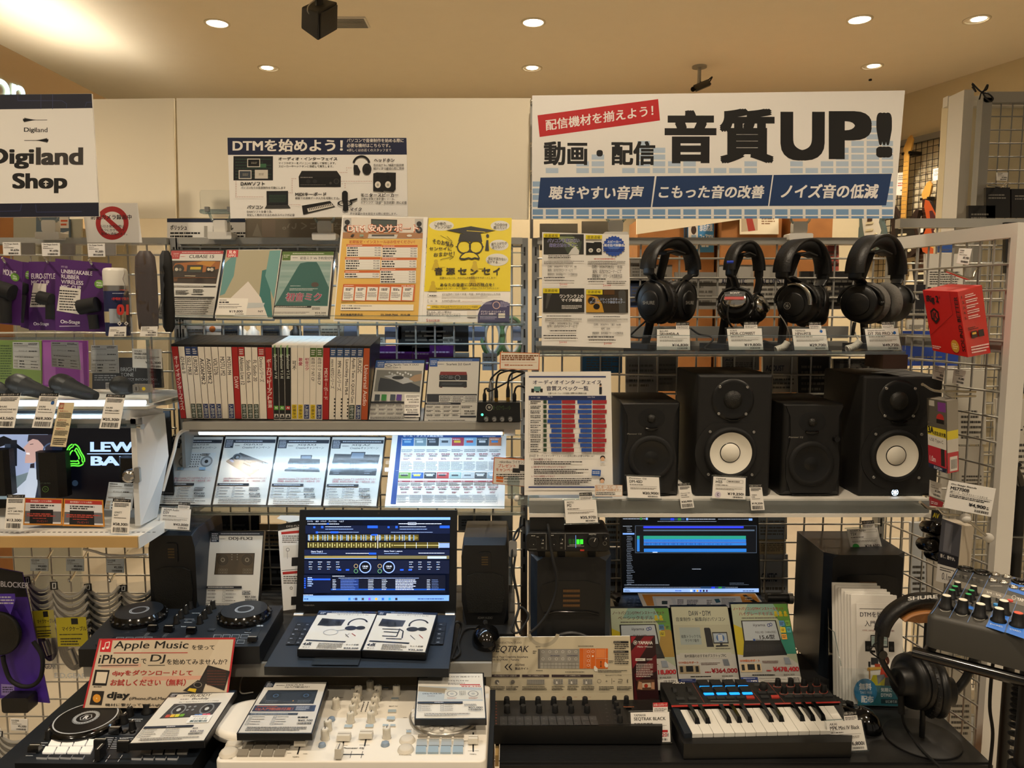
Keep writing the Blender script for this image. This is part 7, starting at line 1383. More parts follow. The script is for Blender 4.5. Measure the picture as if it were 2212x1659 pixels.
d=Dev(t,FQ,T15)
for i in range(6):
 for j in range(2):d.knob(288+i*178+j*(4+i*4),905+j*90,.0066,.0165,'#141414',None,base=1.0)
for x,y,r_ in((1512,890,.0056),(1648,888,.0058),(1535,950,.0056),(1556,1015,.0056),(1576,1105,.006)):d.knob(x,y,r_,.0155,'#141414',None,base=1.0)
m=M();a,b=d.p(1672,950);m.box(FQ,a-.006,b-.004,0,a+.006,b+.004,.004,'blkgloss');m.obj('slide_switch',t)
m=M();f=Fr((0,onZ(1230,1568,RD+.043).y-.0005,0),(1,0,0),(0,0,1))
for i in range(13):
 x=onZ((205+1125*i/12)/5.267+1040,1568,RD+.043).x;m.box(f,x-.0006,RD+.034,0,x+.0006,RD+.043,.0008,'#2c2a29')
m.obj('pad_edge',t)
price('sale price stand in front of the sequencer, with a red slip',stand(onZ(1405,1605,RD+.006),10),[(1696,998),(2136,988),(2152,1330),(1712,1334)],T15,'YAMAHA','SEQTRAK BLACK','¥47,520',slip=(58,96),red=True,foot=False)
# ---------------------------------------------------------------- small keyboard
FK=flat((0,0,RD+.046));t=thing('midi_keyboard','small black keyboard with blue lit pads and white keys on the right desk','keyboard',onZ(1640,1560,RD))
m=M();q=[(405,740),(1742,740),(1895,908),(1990,1120),(1985,1185),(600,1200),(415,830)]
P=[V(FK.px(x/T14[2]+T14[0],y/T14[2]+T14[1]))for x,y in q];m.prism(FK,[tuple(p)for p in P],-.044,-.012,'blk')
P=[V(FK.px(x/T14[2]+T14[0],y/T14[2]+T14[1]))for x,y in((405,740),(1742,740),(1880,905),(500,935))];m.prism(FK,[tuple(p)for p in P],-.012,0,'blkmatte')
P=[V(FK.px(x/T14[2]+T14[0],y/T14[2]+T14[1]))for x,y in((500,935),(565,950),(668,1150),(605,1155))];m.prism(FK,[tuple(p)for p in P],-.04,-.002,'navydev')
P=[V(FK.px(x/T14[2]+T14[0],y/T14[2]+T14[1]))for x,y in((1836,920),(1900,920),(1995,1120),(1965,1118))];m.prism(FK,[tuple(p)for p in P],-.04,-.002,'blk')
m.obj('body',t)
s=S(FK,[(0,0)]*4,loc=True,back=False,tf=T14);s.c=.0003
s.p([(500,945),(1892,910),(1882,898),(494,930)],'#a3241c');s.t('AKAI',505,738,605,752,'#d8d4ca',.02);s.t('MPK mini',1155,724,1262,736,'#d8d4ca',.012)
for x0_,x1_ in((668,768),(1108,1238),(1290,1430)):s.l([(x0_,742),(x1_,908)],3,'#8a3a2c')
s.p([(482,768),(510,766),(556,846),(530,848)],'#050505');s.p([(604,766),(632,764),(680,842),(652,845)],'#050505');s.g(560,912,1840,922,1,'#8a8882',.3);s.g(820,890,1120,898,1,'#8a8882');s.r(1180,745,1240,770,'#2a2c2e');s.g(1335,772,1720,780,1,'#8a8882',.4);s.g(1390,832,1780,840,1,'#8a8882',.4)
for x,y in((1374,766),(1480,764),(1588,762),(1694,758),(1424,826),(1534,824),(1642,820),(1750,816),(1254,796)):s.ring(x,y+2,30,36,'#8a3a2c',.5)
s.done('panel_print',root=t);d=Dev(t,FK,T14)
for j in range(2):
 for i in range(4):
  x,y=700+i*106+j*32,740+j*56-i*1.5;d.pad([(x+40,y+50),(x+118,y+48),(x+108,y+36),(x+28,y+38)],.0024,'E#1c8ae0:1.4',name='pad_light');d.pad([(x+26,y+38),(x+110,y+37),(x+88,y-4),(x,y-2)],.0055,'rubber')
for x,y in((1374,762),(1480,760),(1588,758),(1694,754),(1424,822),(1534,820),(1642,816),(1750,812)):d.knob(x,y,.0068,.015,'blk',None,base=1.1)
d.knob(1254,790,.009,.013,'blkmatte',None,base=1.05)
for x,y in((520,806),(640,804)):a,b=d.p(x,y);m=M();m.tube([FK.w(a-.004,b,-.004),FK.w(a+.004,b,-.004)],.011,'rubber',20);m.obj('wheel',t)
for x,y in((575,884),(675,882),(830,876),(905,875),(985,874),(1070,872),(1150,870),(1248,832),(1325,830),(1270,868),(1355,866),(1465,864),(1548,862),(1628,860),(1708,858),(1795,856)):d.pad([(x-32,y+10),(x+34,y+9),(x+24,y-12),(x-40,y-11)],.003,'#a8362c'if x in(1150,1355)else'#242526',name='button')
KT=S(FK,[(566,952),(1838,918),(1985,1118),(668,1150)],'white',tf=T14,back=False,unit=True);n=15
for i in range(n):
 P=[KT.mp(100*(i+.02)/n,0),KT.mp(100*(i+.98)/n,0),KT.mp(100*(i+.98)/n,100),KT.mp(100*(i+.02)/n,100)];m=M();m.prism(FK,[tuple(p)for p in P],-.022,-.004,'keywhite'if'keywhite'in MT else'capw');o=m.obj('white_key',t,.0008)
for i in(1,2,4,5,6,8,9,11,12,13):
 P=[KT.mp(100*(i-.3)/n,-2),KT.mp(100*(i+.22)/n,-2),KT.mp(100*(i+.26)/n,62),KT.mp(100*(i-.26)/n,62)];m=M();lo=[FK.w(p.x,p.y,-.005)for p in P];Q=[KT.mp(100*(i-.22)/n,-2),KT.mp(100*(i+.16)/n,-2),KT.mp(100*(i+.18)/n,55),KT.mp(100*(i-.18)/n,55)];hi=[FK.w(p.x,p.y,.006)for p in Q]
 m.add(lo+hi,[(0,4,5,1),(1,5,6,2),(2,6,7,3),(3,7,4,0),(7,6,5,4)],'blkgloss');m.obj('black_key',t,.0008)
price('price stand at the right front corner of the small keyboard',stand(onZ(1835,1622,RD+.004),12,-4),[(1772,1066),(2062,1050),(2112,1296),(1808,1312)],T14,'AKAI','MPK Mini IV Black','¥16,800',slip=(52,90),foot=False)
mouse('glossy black mouse behind the keyboard price stand',1855,1562,RD,.105,.064,.036,20)
# ---------------------------------------------------------------- leaflets in a clear holder
T16=(1780,1180,3.463);LF=stand(onZ(1905,1526,RD+.003),9,-3);gl='guide leaflets in the clear holder'
c=onZ(1905,1530,RD);t=thing('leaflet_holder','clear plastic holder full of guide leaflets in front of the large black speaker','holder',c)
a0,b0=LF.px(82/T16[2]+T16[0],1200/T16[2]+T16[1]);a1=LF.px(720/T16[2]+T16[0],1200/T16[2]+T16[1])[0]
m=M();m.box(LF,a0+.012,-.002,.006,a1-.03,.085,.008,'acrylic');m.box(LF,a0+.012,-.004,-.07,a1-.03,-.001,.008,'acrylic');m.obj('front_pocket',t)
for x in(a0+.012,a1-.03):m=M();m.prism(LF.sub(x,0,0),[(0,0),(.0015,0),(.0015,.01),(0,.01)],0,.0001,'acrylic');m.add([LF.w(x,0,.008),LF.w(x,.09,.008),LF.w(x,.155,-.03),LF.w(x,.155,-.07),LF.w(x,0,-.07)],[(0,1,2,3,4)],'acrylic');m.tube([LF.w(x,.09,.008),LF.w(x,.155,-.03),LF.w(x,.155,-.07)],.0012,'acryledge',6);m.obj('side_wall',t)
m=M();m.box(LF,a0+.014,0,-.073,a1-.032,.20,-.0705,'blkgloss');m.obj('back_wall',t)
w0,h0=LF.px(252/T16[2]+T16[0],1200/T16[2]+T16[1]),LF.px(250/T16[2]+T16[0],425/T16[2]+T16[1])[1];x0=w0[0];x1=LF.px(612/T16[2]+T16[0],1190/T16[2]+T16[1])[0]-.004
for i in range(7,-1,-1):
 dx,dz,dc=-.0042*i-(.004 if i else 0),.0030*i+(.012 if i else 0)+.002*sin(i*2.1),-.0072*i
 s=S(LF,[(x0+dx,h0+dz),(x1+dx,h0+dz),(x1+dx,.001),(x0+dx,.001)],'paper',.0048 if i else.001,loc=True,unit=True,side='card')
 if i:
  for p in range(len(s.m.v)):s.m.v[p]=s.m.v[p]+LF.n*dc
  for k in range(3):s.m.box(LF,x0+dx-.0008,.002,dc-.0012-.0014*k,x0+dx,h0+dz-.0006*k,dc-.0006-.0014*k,'paper')
 else:
  s.c=.0004;s.r(7,5.2,97,5.6,K);s.t('DTMを始めよう',8,8,90,13.6,'#22202a',.008);s.t('入門ガイド',18,17,76,22.6,'#22202a',.008);s.t('DTMをこれから始める方へ必要な機材をご紹介',13,25.6,82,27.4,'#8a3a3a',.008)
  s.r(30,31,68,43,'#26282a');s.r(32,32,66,41.6,'#b9c6c4');s.g(33,33,65,41,5,'#5f8f8a',.4);s.r(18,37,30,47,'#1e1d1c');s.r(69,37,81,47,'#1e1d1c');s.d(24,43.5,3.6,'#3c3a38',1.9);s.d(75,43.5,3.6,'#3c3a38',1.9);s.r(28,46,40,48,'#1e1d1c');s.r(44,43,56,45,'#2a2a2a')
  s.p([(24,80),(80,80),(90,70),(34,70)],'#c9c02c');s.p([(22,66),(60,64),(60,61),(22,63)],'#c9a04a');s.p([(25,74),(28,74),(28,64),(25,64)],'#a87a34');s.r(30,53,46,60,'#2a2c30');s.r(24,57,29,62,'#2a2c30');s.r(38,59,50,62,'#a8442c');s.p([(48,72),(68,72),(66,62),(52,62)],'#b8402c');s.d(63,55.6,7,'#4a2418',4.4);s.d(60,57.5,4,'#d8a888',2.8);s.p([(44,79),(60,72),(58,69),(42,70)],'#8f9094');s.p([(58,80),(72,80),(70,72),(60,72)],'#3a3a3c')
  s.r(0,80,100,99.5,'#2a7280');s.t('気軽に',50,82,74,86,'#e4ecec',.03);s.t('DTMの',50,87.4,74,91,'#e4ecec',.03);s.p([(50,97.5),(98,97.5),(98,93),(50,93)],'#123840');s.t('はじめての',60,94,84,96.6,'#e4ecec',.01)
  s.d(17,86,25,'#3a86b4',12.4);s.t('無料',3,78,30,84.6,'#eef2f4',.04);s.t('TAKE FREE',5,86,31,88.4,'#dbe6ec',.006);s.t('配布',7,90,34,97,'#eef2f4',.04)
 o=s.done('leaflet');tag(o,'front guide leaflet with a blue free sticker and a studio drawing, in the clear holder'if i==0 else'white guide leaflet in the stack behind the front leaflet of the holder','leaflet',gl)
# ---------------------------------------------------------------- headphones on the wooden topped stand
c=onZ(1991,1597,RD);HX=stand(V((c.x,c.y,0)),0);t=thing('headphone_stand','black pole headphone stand with a wooden top on the right desk','stand',c)
m=M();m.lathe(Fr(c,(1,0,0),(0,1,0)),0,0,[(.073,0),(.074,.002),(.073,.005),(.0001,.0055)],'blkmatte',48);m.obj('base',t)
P=lambda x,y:HX.at(x/T16[2]+T16[0],y/T16[2]+T16[1])
m=M();m.tube([c+V((0,0,.004)),P(772,560)],.0055,'blk',12);m.obj('pole',t)
m=M();m.band(catmull([P(556,525),P(620,485),P(720,465),P(840,470),P(960,510)]),(0,1,0),.05,.004,'wood');m.add([P(556,525)+V((0,-.022,0)),P(690,560)+V((0,-.01,0)),P(860,556)+V((0,-.01,0)),P(960,512)+V((0,-.022,0)),P(840,472)+V((0,-.024,0)),P(720,467)+V((0,-.024,0)),P(620,487)+V((0,-.024,0))],[tuple(range(7))],'wood');m.obj('wooden_top',t)
t=thing('headphones','black headphones hung on the wooden topped stand, cups touching','headphones',P(740,1260))
m=M();m.band(catmull([P(425,650),P(450,570),P(520,480),P(640,410),P(780,388),P(920,420),P(1060,520),P(1120,640),P(1135,720)]),(0,1,0),.036,.016,'leather');m.obj('headband',t)
f=stand(P(700,392)+V((0,-.020,0)),30);m=M();m.text(f,.006,f.px(1958,1298),f.px(2022,1293),f.px(1958,1290),'SHURE','#c9c6c0',.03);m.obj('lettering',t)
for sg,A in((-1,[(425,600),(415,700),(418,790),(440,870),(520,1000),(560,1040)]),(1,[(1135,700),(1140,800),(1105,900),(1050,1010),(960,1110),(920,1130)])):
 m=M();m.band(catmull([P(*p)for p in A]),(0,1,0),[.020]*12+[.016]*19,.010,'blk');m.obj('arm',t)
 q_=P(*A[2 if sg<0 else 2]);m=M();m.tube([q_+V((0,-.011,0)),q_+V((0,-.014,0))],.009,'blkgloss',16);m.obj('hinge',t)
 cp=P(*((560,1010)if sg<0 else(945,1085)));n=V((sg,-.16,-.05*sg)).normalized();u=V((0,0,1)).cross(n).normalized();cf=Fr(cp,u,n.cross(u))
 m=M();m.lathe(cf,0,0,[(.040,-0.0370),(.054,-0.0340),(.056,-0.0266),(.054,-0.0192),(.040,-0.0148),(.0285,-0.0133),(.028,0.0030),(.024,0.0052),(.0001,0.0055)],'blk',40);m.obj('ear_cup',t)
 m=M();m.lathe(cf,0,0,[(.032,-0.0459),(.046,-0.0503),(.0545,-0.0474),(.0575,-0.0414),(.054,-0.0355)],'leather',40)
 for k in range(30):g_=2*pi*k/30;m.tube([cf.w(.0575*cos(g_),.0575*sin(g_),-.041),cf.w(.052*cos(g_),.052*sin(g_),-.049)],.0011,'leather',5)
 m.obj('ear_pad',t)
m=M();m.tube(catmull([P(430,690),P(370,740),P(350,790),P(400,830),P(450,860)]),.0016,'rubber',6);m.obj('lead',t)
m=M();m.tube([P(575,1110),P(580,1250)],.0062,'rubber',10);m.obj('plug',t)
q=lambda x,y:onZ(x/T16[2]+T16[0],y/T16[2]+T16[1],RD+.008)
m=M();m.tube(catmull([P(582,1245),P(600,1330),q(640,1400),q(720,1510),q(800,1590),q(880,1665),q(930,1720)]),.0028,'rubber',8);tag(m.obj('headphone_cable'),'black cable running from the hung headphones over the stand base','cable')
# ================================================================ left rack
def pack(name,lab,cat,Y,q,tf,k,th=.004,paint=None,tilt=0,unit=True,group=None,yaw=0,side=None):
 cx,cy_=sum(p[0]for p in q)/4,sum(p[1]for p in q)/4
 if tf:cx,cy_=cx/tf[2]+tf[0],cy_/tf[2]+tf[1]
 s=S(stand(onY(cx,cy_,Y),tilt,yaw),q,k,th,tf=tf,unit=unit,side=side);s.c=.0004
 if paint:paint(s)
 return tag(s.done(name),lab,cat,group)
TE=(0,450,3.687)
def tagcard(lab,Y,q,tf,cost,maker='',group='price tags on the hooks',k='card',tilt=0,yaw=0):
 def pt(s):
  if maker:s.t(maker,8,7,min(8+5.5*len(maker),92),20,K,.012)
  s.g(8,25,46,32,1,GR);s.g(8,38,84,45,1,GR);s.t(cost,92-8*len(cost),52,88,70,K,.02);s.g(89,54,94,69,2,K);s.bc(32,78,92,92)
 return pack('price_tag',lab,'price tag',Y,q,tf,k,.002,pt,tilt,group=group,yaw=yaw)
tagcard('price tag on the left rack rail above the leftmost purple pack',1.80,[(20,270),(160,270),(162,374),(26,374)],TE,'¥1,670','On-Stage Stands')
tagcard('price tag on the left rack rail between two others',1.80,[(330,275),(474,275),(476,380),(336,380)],TE,'¥1,470','On-Stage Stands')
tagcard('price tag on the left rack rail below the warning notice',1.80,[(695,280),(832,280),(836,386),(702,386)],TE,'¥1,350','On-Stage Stands')
for i,(x,y,l_)in enumerate(((225,320,'left of the middle price tag'),(545,325,'right of the middle price tag'),(870,325,'left of the bagged microphone'))):
 pack('tag_holder',f'grey blank tag holder on the left rack, {l_}','tag holder',1.87,[(x-55,y-45),(x+50,y-45),(x+50,y+48),(x-55,y+48)],TE,'#9a958f',.004,group='blank grey tag holders')
def hook(lab,p0,p1,p2,k='chrome',r=.0025):m=M();m.tube(catmull([p0,p0.lerp(p1,.5),p1,p2],5),r,k,8);return tag(m.obj('display_hook'),lab,'hook','metal display hooks')
PU='#4f2468'
def clip(s,pts,r,t):
 f=s.fr;P=[f.w(*s.mp(x,y),.016)for x,y in pts]
 m=M();m.tube(P[:2],r,'rubber',16);m.obj('mic_clip',t);m=M();m.tube(P[2:],r*.62,'rubber',14);m.obj('clip_stem',t)
def mcard(lab,Y,q,pt,cl,r=.017):
 c=sum((onY(x/TE[2],y/TE[2]+450,Y)for x,y in q),V((0,0,0)))/4;t=thing('clip_pack',lab,'pack',c,'purple microphone clip packs')
 s=S(stand(c,2),q,PU,.002,tf=TE,unit=True);s.c=.0004;pt(s);s.done('card',root=t);clip(s,cl,r,t);return t
def p3(s):
 s.t('MY100',11,9,22,12,'#c9b4d4');s.d(68,11,11,'#251030',1.6)
 for i,w_ in enumerate(('UNBREAKABLE','RUBBER','WIRELESS','MIC CLIP')):s.t(w_,11,14+7.2*i,11+(56,33,40,36)[i],19.6+7.2*i,'#ded6e0',.02)
 s.d(80,31,9,'#6a9a3a',6.2);s.t('FEEL',75,28,85,30.4,'#e0e8d8',.03);s.t('GOOD',75,31.6,86,34,'#e0e8d8',.03)
 s.p([(3,72),(44,76),(47,40),(9,38)],'#dcd6cc');s.g(8,42,42,72,8,K,.45);s.t('On-Stage',10,84.5,46,91,'#e4dce8',.02);s.p([(8,94.5),(46,93),(46,91.8),(8,93)],'#b9a4c4')
mcard('purple clip pack at the front, beside the spray can',1.72,[(440,400),(886,440),(868,986),(440,974)],p3,[(52,66),(84,60),(76,76),(80,96)])
def p2(s):s.t('EURO-STYLE',10,17,98,25,'#ded6e0',.02);s.t('MIC CLIP',10,27,76,34,'#ded6e0',.02);s.p([(4,66),(62,66),(66,32),(18,31)],'#dcd6cc');s.g(10,44,58,64,5,K);s.t('On-Stage',18,88,76,94,'#e4dce8',.02)
mcard('purple clip pack behind the front one, its lettering half covered',1.745,[(228,425),(446,425),(440,972),(230,972)],p2,[(55,52),(100,56),(95,62),(96,84)],.015)
def p1(s):s.t('MOUNT',30,17,78,26,'#ded6e0',.02);s.d(74,26,16,'#6a9a3a',6.2);s.t('FEEL',66,23.6,82,26,'#e0e8d8',.03);s.t('GOOD',66,27,82,29.4,'#e0e8d8',.03);s.g(20,96,60,98,1,'#c9b4d4')
mcard('purple mount pack at the left edge under the price tags',1.72,[(-40,372),(182,428),(162,935),(-40,915)],p1,[(25,47),(84,50),(58,60),(62,98)],.019)
def p1b(s):s.d(46,19,22,'#6a9a3a',6.4);s.g(30,16,62,22,2,'#e0e8d8')
mcard('narrow purple pack squeezed behind the mount pack',1.765,[(176,425),(300,440),(226,962),(164,945)],p1b,[(20,40),(60,42),(40,50),(30,92)],.016)
for x,y,l_ in((45,430,'of the mount pack'),(380,425,'of the middle purple pack'),(735,445,'of the front purple pack')):hook('bent hook tip '+l_,onY(x/TE[2]-6,y/TE[2]+440,1.9),onY(x/TE[2],y/TE[2]+452,1.70),onY(x/TE[2]-8,y/TE[2]+440,1.685))
c=onY(256,725,1.69);t=thing('spray_can','blue and silver spray can with a white cap on the left glass shelf','spray can',c);r=.0258;h=onY(256,579,1.69).z-c.z;f=Fr(c,(1,0,0),(0,1,0))
m=M();m.lathe(f,0,0,[(r*.96,0),(r,.003),(r,h*.70),(r*.97,h*.73)],'#1c2450',32);m.lathe(f,0,0,[(r*1.005,h*.66),(r*1.005,h*.74)],'silver',32,cap=False)
m.obj('body',t);m=M();m.lathe(f,0,0,[(r*1.0,h*.74),(r*1.0,h*.95),(r*.9,h*.99),(r*.7,h)],'capw',32);m.obj('cap',t)
m=M();A=[-150+6*i for i in range(21)]
def wrapq(a0,a1,z0,z1,k):
 n=10;vs=[f.w((r+.0004)*cos(R(a0+(a1-a0)*i/n)),(r+.0004)*sin(R(a0+(a1-a0)*i/n)),z)for z in(z0,z1)for i in range(n+1)];m.add(vs,[(i,i+1,n+2+i,n+1+i)for i in range(n)],k,True)
wrapq(-160,-20,h*.2,h*.36,'#b5a888');wrapq(-100,-50,h*.19,h*.40,'#a9b0b8')
s=S(Fr(c+V((0,-r-.0008,0)),(1,0,0),(0,0,1)),[(0,0)]*4,loc=True,back=False,m=m,tf=TE);s.t('01',930,765,1026,850,'#c8322a',.05);s.t('1秒噴射で強力',890,708,1026,732,'#c8322a',.02);s.g(895,672,1020,682,1,'#c9cfe0');s.g(955,645,1015,655,1,'#c8322a')
for x in(952,1006):s.p([(x,935),(x+18,918),(x,900),(x-18,918)],'#e4dcd4');s.d(x,918,6,K)
m.obj('label_print',t)
c=onY(335,728,1.655);t=thing('bagged_microphone','long dark microphone pouch in a shiny clear bag','microphone case',c);f=Fr(c,(1,0,0),(0,0,1))
m=M()
for x0,x1,y0,y1,d_ in((1080,1248,340,1000,0),(1225,1330,330,990,.03)):
 a0,a1=f.px(x0/TE[2],600)[0],f.px(x1/TE[2],600)[0];b1,b0=f.px(330,y0/TE[2]+450)[1],f.px(330,y1/TE[2]+450)[1];w=(a1-a0)/2
 m.lathe(Fr(f.w((a0+a1)/2,b0,-d_),(1,0,0),(0,1,0)),0,0,[(w*.5,0),(w*.9,.012),(w,.05),(w,(b1-b0)*.75),(w*.9,(b1-b0)*.93),(w*.5,b1-b0)],'brown'if not d_ else'blkmatte',22,1,.7)
m.obj('pouch',t)
m=M();rnd2=random.Random(3);P=[];nx,ny=10,16
for j in range(ny+1):
 for i in range(nx+1):
  u,v_=i/nx,j/ny;x=1048+(1360-1048)*u;y=290+(1030-290)*v_;b=f.px(x/TE[2],y/TE[2]+450);e_=min(u,1-u)*4;P.append(f.w(b[0],b[1],.035+.012*min(e_,1)+rnd2.uniform(-.006,.006)))
m.add(P,[(j*(nx+1)+i,j*(nx+1)+i+1,(j+1)*(nx+1)+i+1,(j+1)*(nx+1)+i)for j in range(ny)for i in range(nx)],'shinyfilm',True);m.obj('clear_bag',t)
PF=stand(onY(270,727,1.60),6)
for q,cst,mk,l_ in(([(872,944),(1004,940),(1002,1022),(862,1022)],'¥1,650','','in front of the spray can'),([(1124,942),(1254,940),(1252,1020),(1112,1020)],'¥3,280','E.D.GEAR','in front of the bagged microphone')):tagcard('small shelf price card '+l_,1.60,q,TE,cst,mk,'small cards on the glass shelf')
GZ=onY(200,730,1.615).z;gx1=onY(322,800,1.615).x;gb=onY(200,872,1.60).z
t=thing('glass_showcase','clear showcase on the left rack with microphones and spec cards inside','showcase',(-1.1,1.615,gb))
m=M();m.box(XY,-1.5,1.612,GZ-.003,onY(388,730,1.70).x,1.915,GZ,'acrylic');m.box(XY,-1.5,1.608,GZ-.004,gx1+.065,1.612,GZ+.002,'acryledge');m.obj('top_plate',t)
m=M();m.box(XY,-1.5,1.613,gb+.02,gx1,1.616,GZ-.004,'acrylic');m.obj('front_pane',t);m=M();m.box(XY,gx1-.001,1.612,gb,gx1+.002,1.90,GZ-.004,'acrylic');m.box(XY,gx1-.002,1.611,gb,gx1+.003,1.617,GZ-.004,'acryledge');m.obj('side_pane',t)
m=M();m.box(XY,-1.5,1.60,gb-.012,gx1,1.915,gb-.006,'white');m.box(XY,-1.5,1.596,gb-.014,gx1+.004,1.60,gb+.022,'acrylic');m.box(XY,gx1+.004,1.62,gb-.006,onY(395,880,1.7).x,1.915,gb-.002,'acryledge');m.obj('floor_plate',t)
m=M();m.tube([(-1.5,1.612,gb+.001),(gx1-.01,1.612,gb+.001)],.005,'tube',10);tag(m.obj('led_tube'),'glowing LED tube along the foot of the left showcase','light')
f=stand(onY(308,838,1.606),0);P=lambda x,y:f.px(x/TE[2],y/TE[2]+450);a0,b0=P(1066,1466);a1,b1=P(1204,1402)
t=thing('lock_box','small silver lock on the showcase front with a yellow dot','lock',f.w(a0,b0));m=M();m.rbox(f,a0,b0,-.006,a1,b1,.004,.002,'silver');m.obj('lock_plate',t);a,b=P(1097,1434);m=M();m.cyl(f,a,b,.004,.007,.006,'chrome');m.box(f,a-.0008,b-.004,.007,a+.0008,b+.004,.0073,'blk');m.obj('key_cylinder',t);a,b=P(1152,1436);m=M();m.cyl(f,a,b,.004,.0045,.0038,'#d8c02c');m.obj('dot',t)
def spec(s):s.g(5,3,40,9,1,K);s.g(60,3,96,12,2,K);s.g(5,12,60,16,1,GR);s.t('ダイナミック',22,30,54,36,K);s.g(60,30,92,36,1,K);s.grid(3,20,97,97,1,5,.7,'#9a958c');[s.r(3,66+i*10.5,18,74+i*10.5,'#a9a49a')for i in range(3)];[s.g(24,68+i*10.5,46,73+i*10.5,1,K,.8)for i in range(3)];[s.g(66,67+i*10.5,92,73+i*10.5,1,GR)for i in range(3)];s.g(8,52,90,58,1,GR)
for q,l_,Y in(([(100,1065),(310,1065),(322,1290),(105,1275)],'leftmost, over the green pack',1.80),([(405,1062),(622,1065),(645,1286),(412,1260)],'second, over the violet pack',1.80),([(724,1090),(936,1090),(948,1312),(724,1312)],'third, over the dark string pack',1.78)):pack('spec_card',f'grey spec sheet in the showcase, {l_}','card',Y,q,TE,'#d3cfc8',.001,spec,group='spec sheets in the showcase')
pack('spec_card','small spec card with a price in the showcase, nearest the corner','card',1.66,[(1052,1118),(1285,1122),(1292,1278),(1056,1268)],TE,'#cfcbc4',.001,lambda s:(s.t('SHURE',8,8,34,16,K),s.t('MV88-USBC',8,20,55,32,K,.01),s.g(8,38,92,54,2,GR),s.t('¥25,300',44,64,96,78,K,.015),s.bc(60,84,96,95)),group='spec sheets in the showcase')
def mic(lab,P,r0,Y,r1):
 A=[onY(x/TE[2],y/TE[2]+450,Y-.03*i/3)for i,(x,y)in enumerate(P)];t=thing('microphone',lab,'microphone',A[1]-V((0,0,r0)),'microphones lying in the showcase')
 T=(A[-1]-A[0]).normalized();u=V((0,1,0));u=(u-T*u.dot(T)).normalized();f=Fr(A[0],u,T.cross(u));L=(A[-1]-A[0]).length
 m=M();m.lathe(f,0,0,[(.0001,-r0),(r0*.6,-r0*.8),(r0*.95,-r0*.3),(r0,r0*.2),(r0*.9,r0*.9)],'mic',24,cap=False);m.obj('grille',t);m=M();m.lathe(f,0,0,[(r0*.9,r0*.9),(r0*.8,r0*1.2),(r1,L*.98),(r1*.8,L)],'blkmatte',24);m.obj('body',t)
mic('dark microphone lying in the showcase behind the two left price slips',[(140,1400),(260,1440),(420,1490)],.025,1.70,.012)
mic('dark microphone lying in the middle of the showcase',[(485,1400),(620,1450),(765,1502)],.025,1.70,.012)
mic('round ended microphone lying in the showcase beside the lock',[(950,1410),(985,1420),(1050,1436)],.022,1.68,.012)
mic('tip of a dark microphone at the left end of the showcase',[(-60,1430),(0,1440),(70,1465)],.02,1.70,.010)
pack('string_pack','green pack hanging behind the showcase','pack',1.87,[(-10,1050),(330,1055),(330,1400),(-10,1400)],TE,'#7f9a48',.006,lambda s:(s.g(4,10,30,90,14,'#40582a',.4),s.r(40,84,70,92,'#c9d0b4')))
pack('string_pack','violet pack hanging behind the showcase','pack',1.87,[(336,1050),(692,1055),(700,1420),(340,1420)],TE,'#8a2f96',.006,lambda s:(s.p([(4,96),(30,96),(28,4),(2,4)],'#a85ab0'),s.p([(84,98),(92,98),(90,4),(82,4)],'#b06ab8')))
pack('string_pack','dark string pack with pale lettering hanging behind the showcase','pack',1.86,[(945,1190),(1285,1190),(1300,1430),(950,1430)],TE,'#23262c',.006,lambda s:(s.t('BRIGHT',4,32,42,45,'#a9b0b8',.012),s.t('TONE',4,50,34,62,'#a9b0b8',.012),s.t('PERFECT INTONATION',4,68,88,76,'#a9b0b8',.012),s.g(4,84,92,96,2,'#7f868e')))
pack('string_pack','dark pack with a barcode hanging behind the third microphone card','pack',1.87,[(735,1310),(945,1310),(950,1440),(735,1440)],TE,'#2a2f36',.006,lambda s:(s.g(8,10,90,50,3,'#9aa0a8'),s.r(50,60,95,98,'#c9c6c0'),s.bc(52,65,93,92)))
TG=(0,820,4.61);SF=stand(onY(150,900,1.585),8)
slip('price slip at the left end of the showcase rail',SF,[(-5,135),(208,132),(140,480),(-62,476)],TG,'¥43,560',('SHURE','NEXADYNE 8/S'))
slip('price slip with a blue dot on the showcase rail',SF,[(400,132),(588,136),(512,484),(316,478)],TG,'¥69,300',('SHURE','KSM8/B-J'),dot='#2a5a9c')
slip('price slip on the showcase rail below the lock',SF,[(1062,143),(1250,150),(1190,492),(986,486)],TG,'¥25,300',('SHURE','MV88-USBC'))
s=S(SF,[(590,225),(742,228),(655,672),(498,665)],'#d8c9a4',.0006,tf=TG,unit=True);s.c=.0003;s.fr_(4,2,36,15,2,'#a8443a');s.t('オス',8,3.5,33,8,'#a8443a',.02);s.t('スメ',8,9,33,13.5,'#a8443a',.02)
for y in(18,38,58):s.t('★ポイント',16,y,72,y+3.6,'#a8443a',.02);s.g(12,y+5,94,y+17,4,K,.5)
s.g(12,80,94,96,4,K,.5);s.done('tip_note','tall tan recommendation note hanging from the showcase rail','note')
cz0,cz1=onY(300,1140,1.60).z,onY(296,880,1.60).z;cxr=onY(299,1000,1.60).x
t=thing('display_cabinet','white cabinet at the left with a glowing screen and microphones inside','cabinet',(-1.05,1.68,cz0))
q=lambda x,y,Y:onY(x/TG[2],y/TG[2]+820,Y)
m=M();A=[q(1350,380,1.60),q(1400,1455,1.60),q(1565,1370,1.685),q(1680,760,1.685),q(1640,330,1.685)];B2_=[p+V((-.012,0,0))for p in A];m.add(A+B2_,[(0,1,2,3,4),(9,8,7,6,5)]+[(i,5+i,5+(i+1)%5,(i+1)%5)for i in range(5)],'cabw');m.obj('side_wall',t)
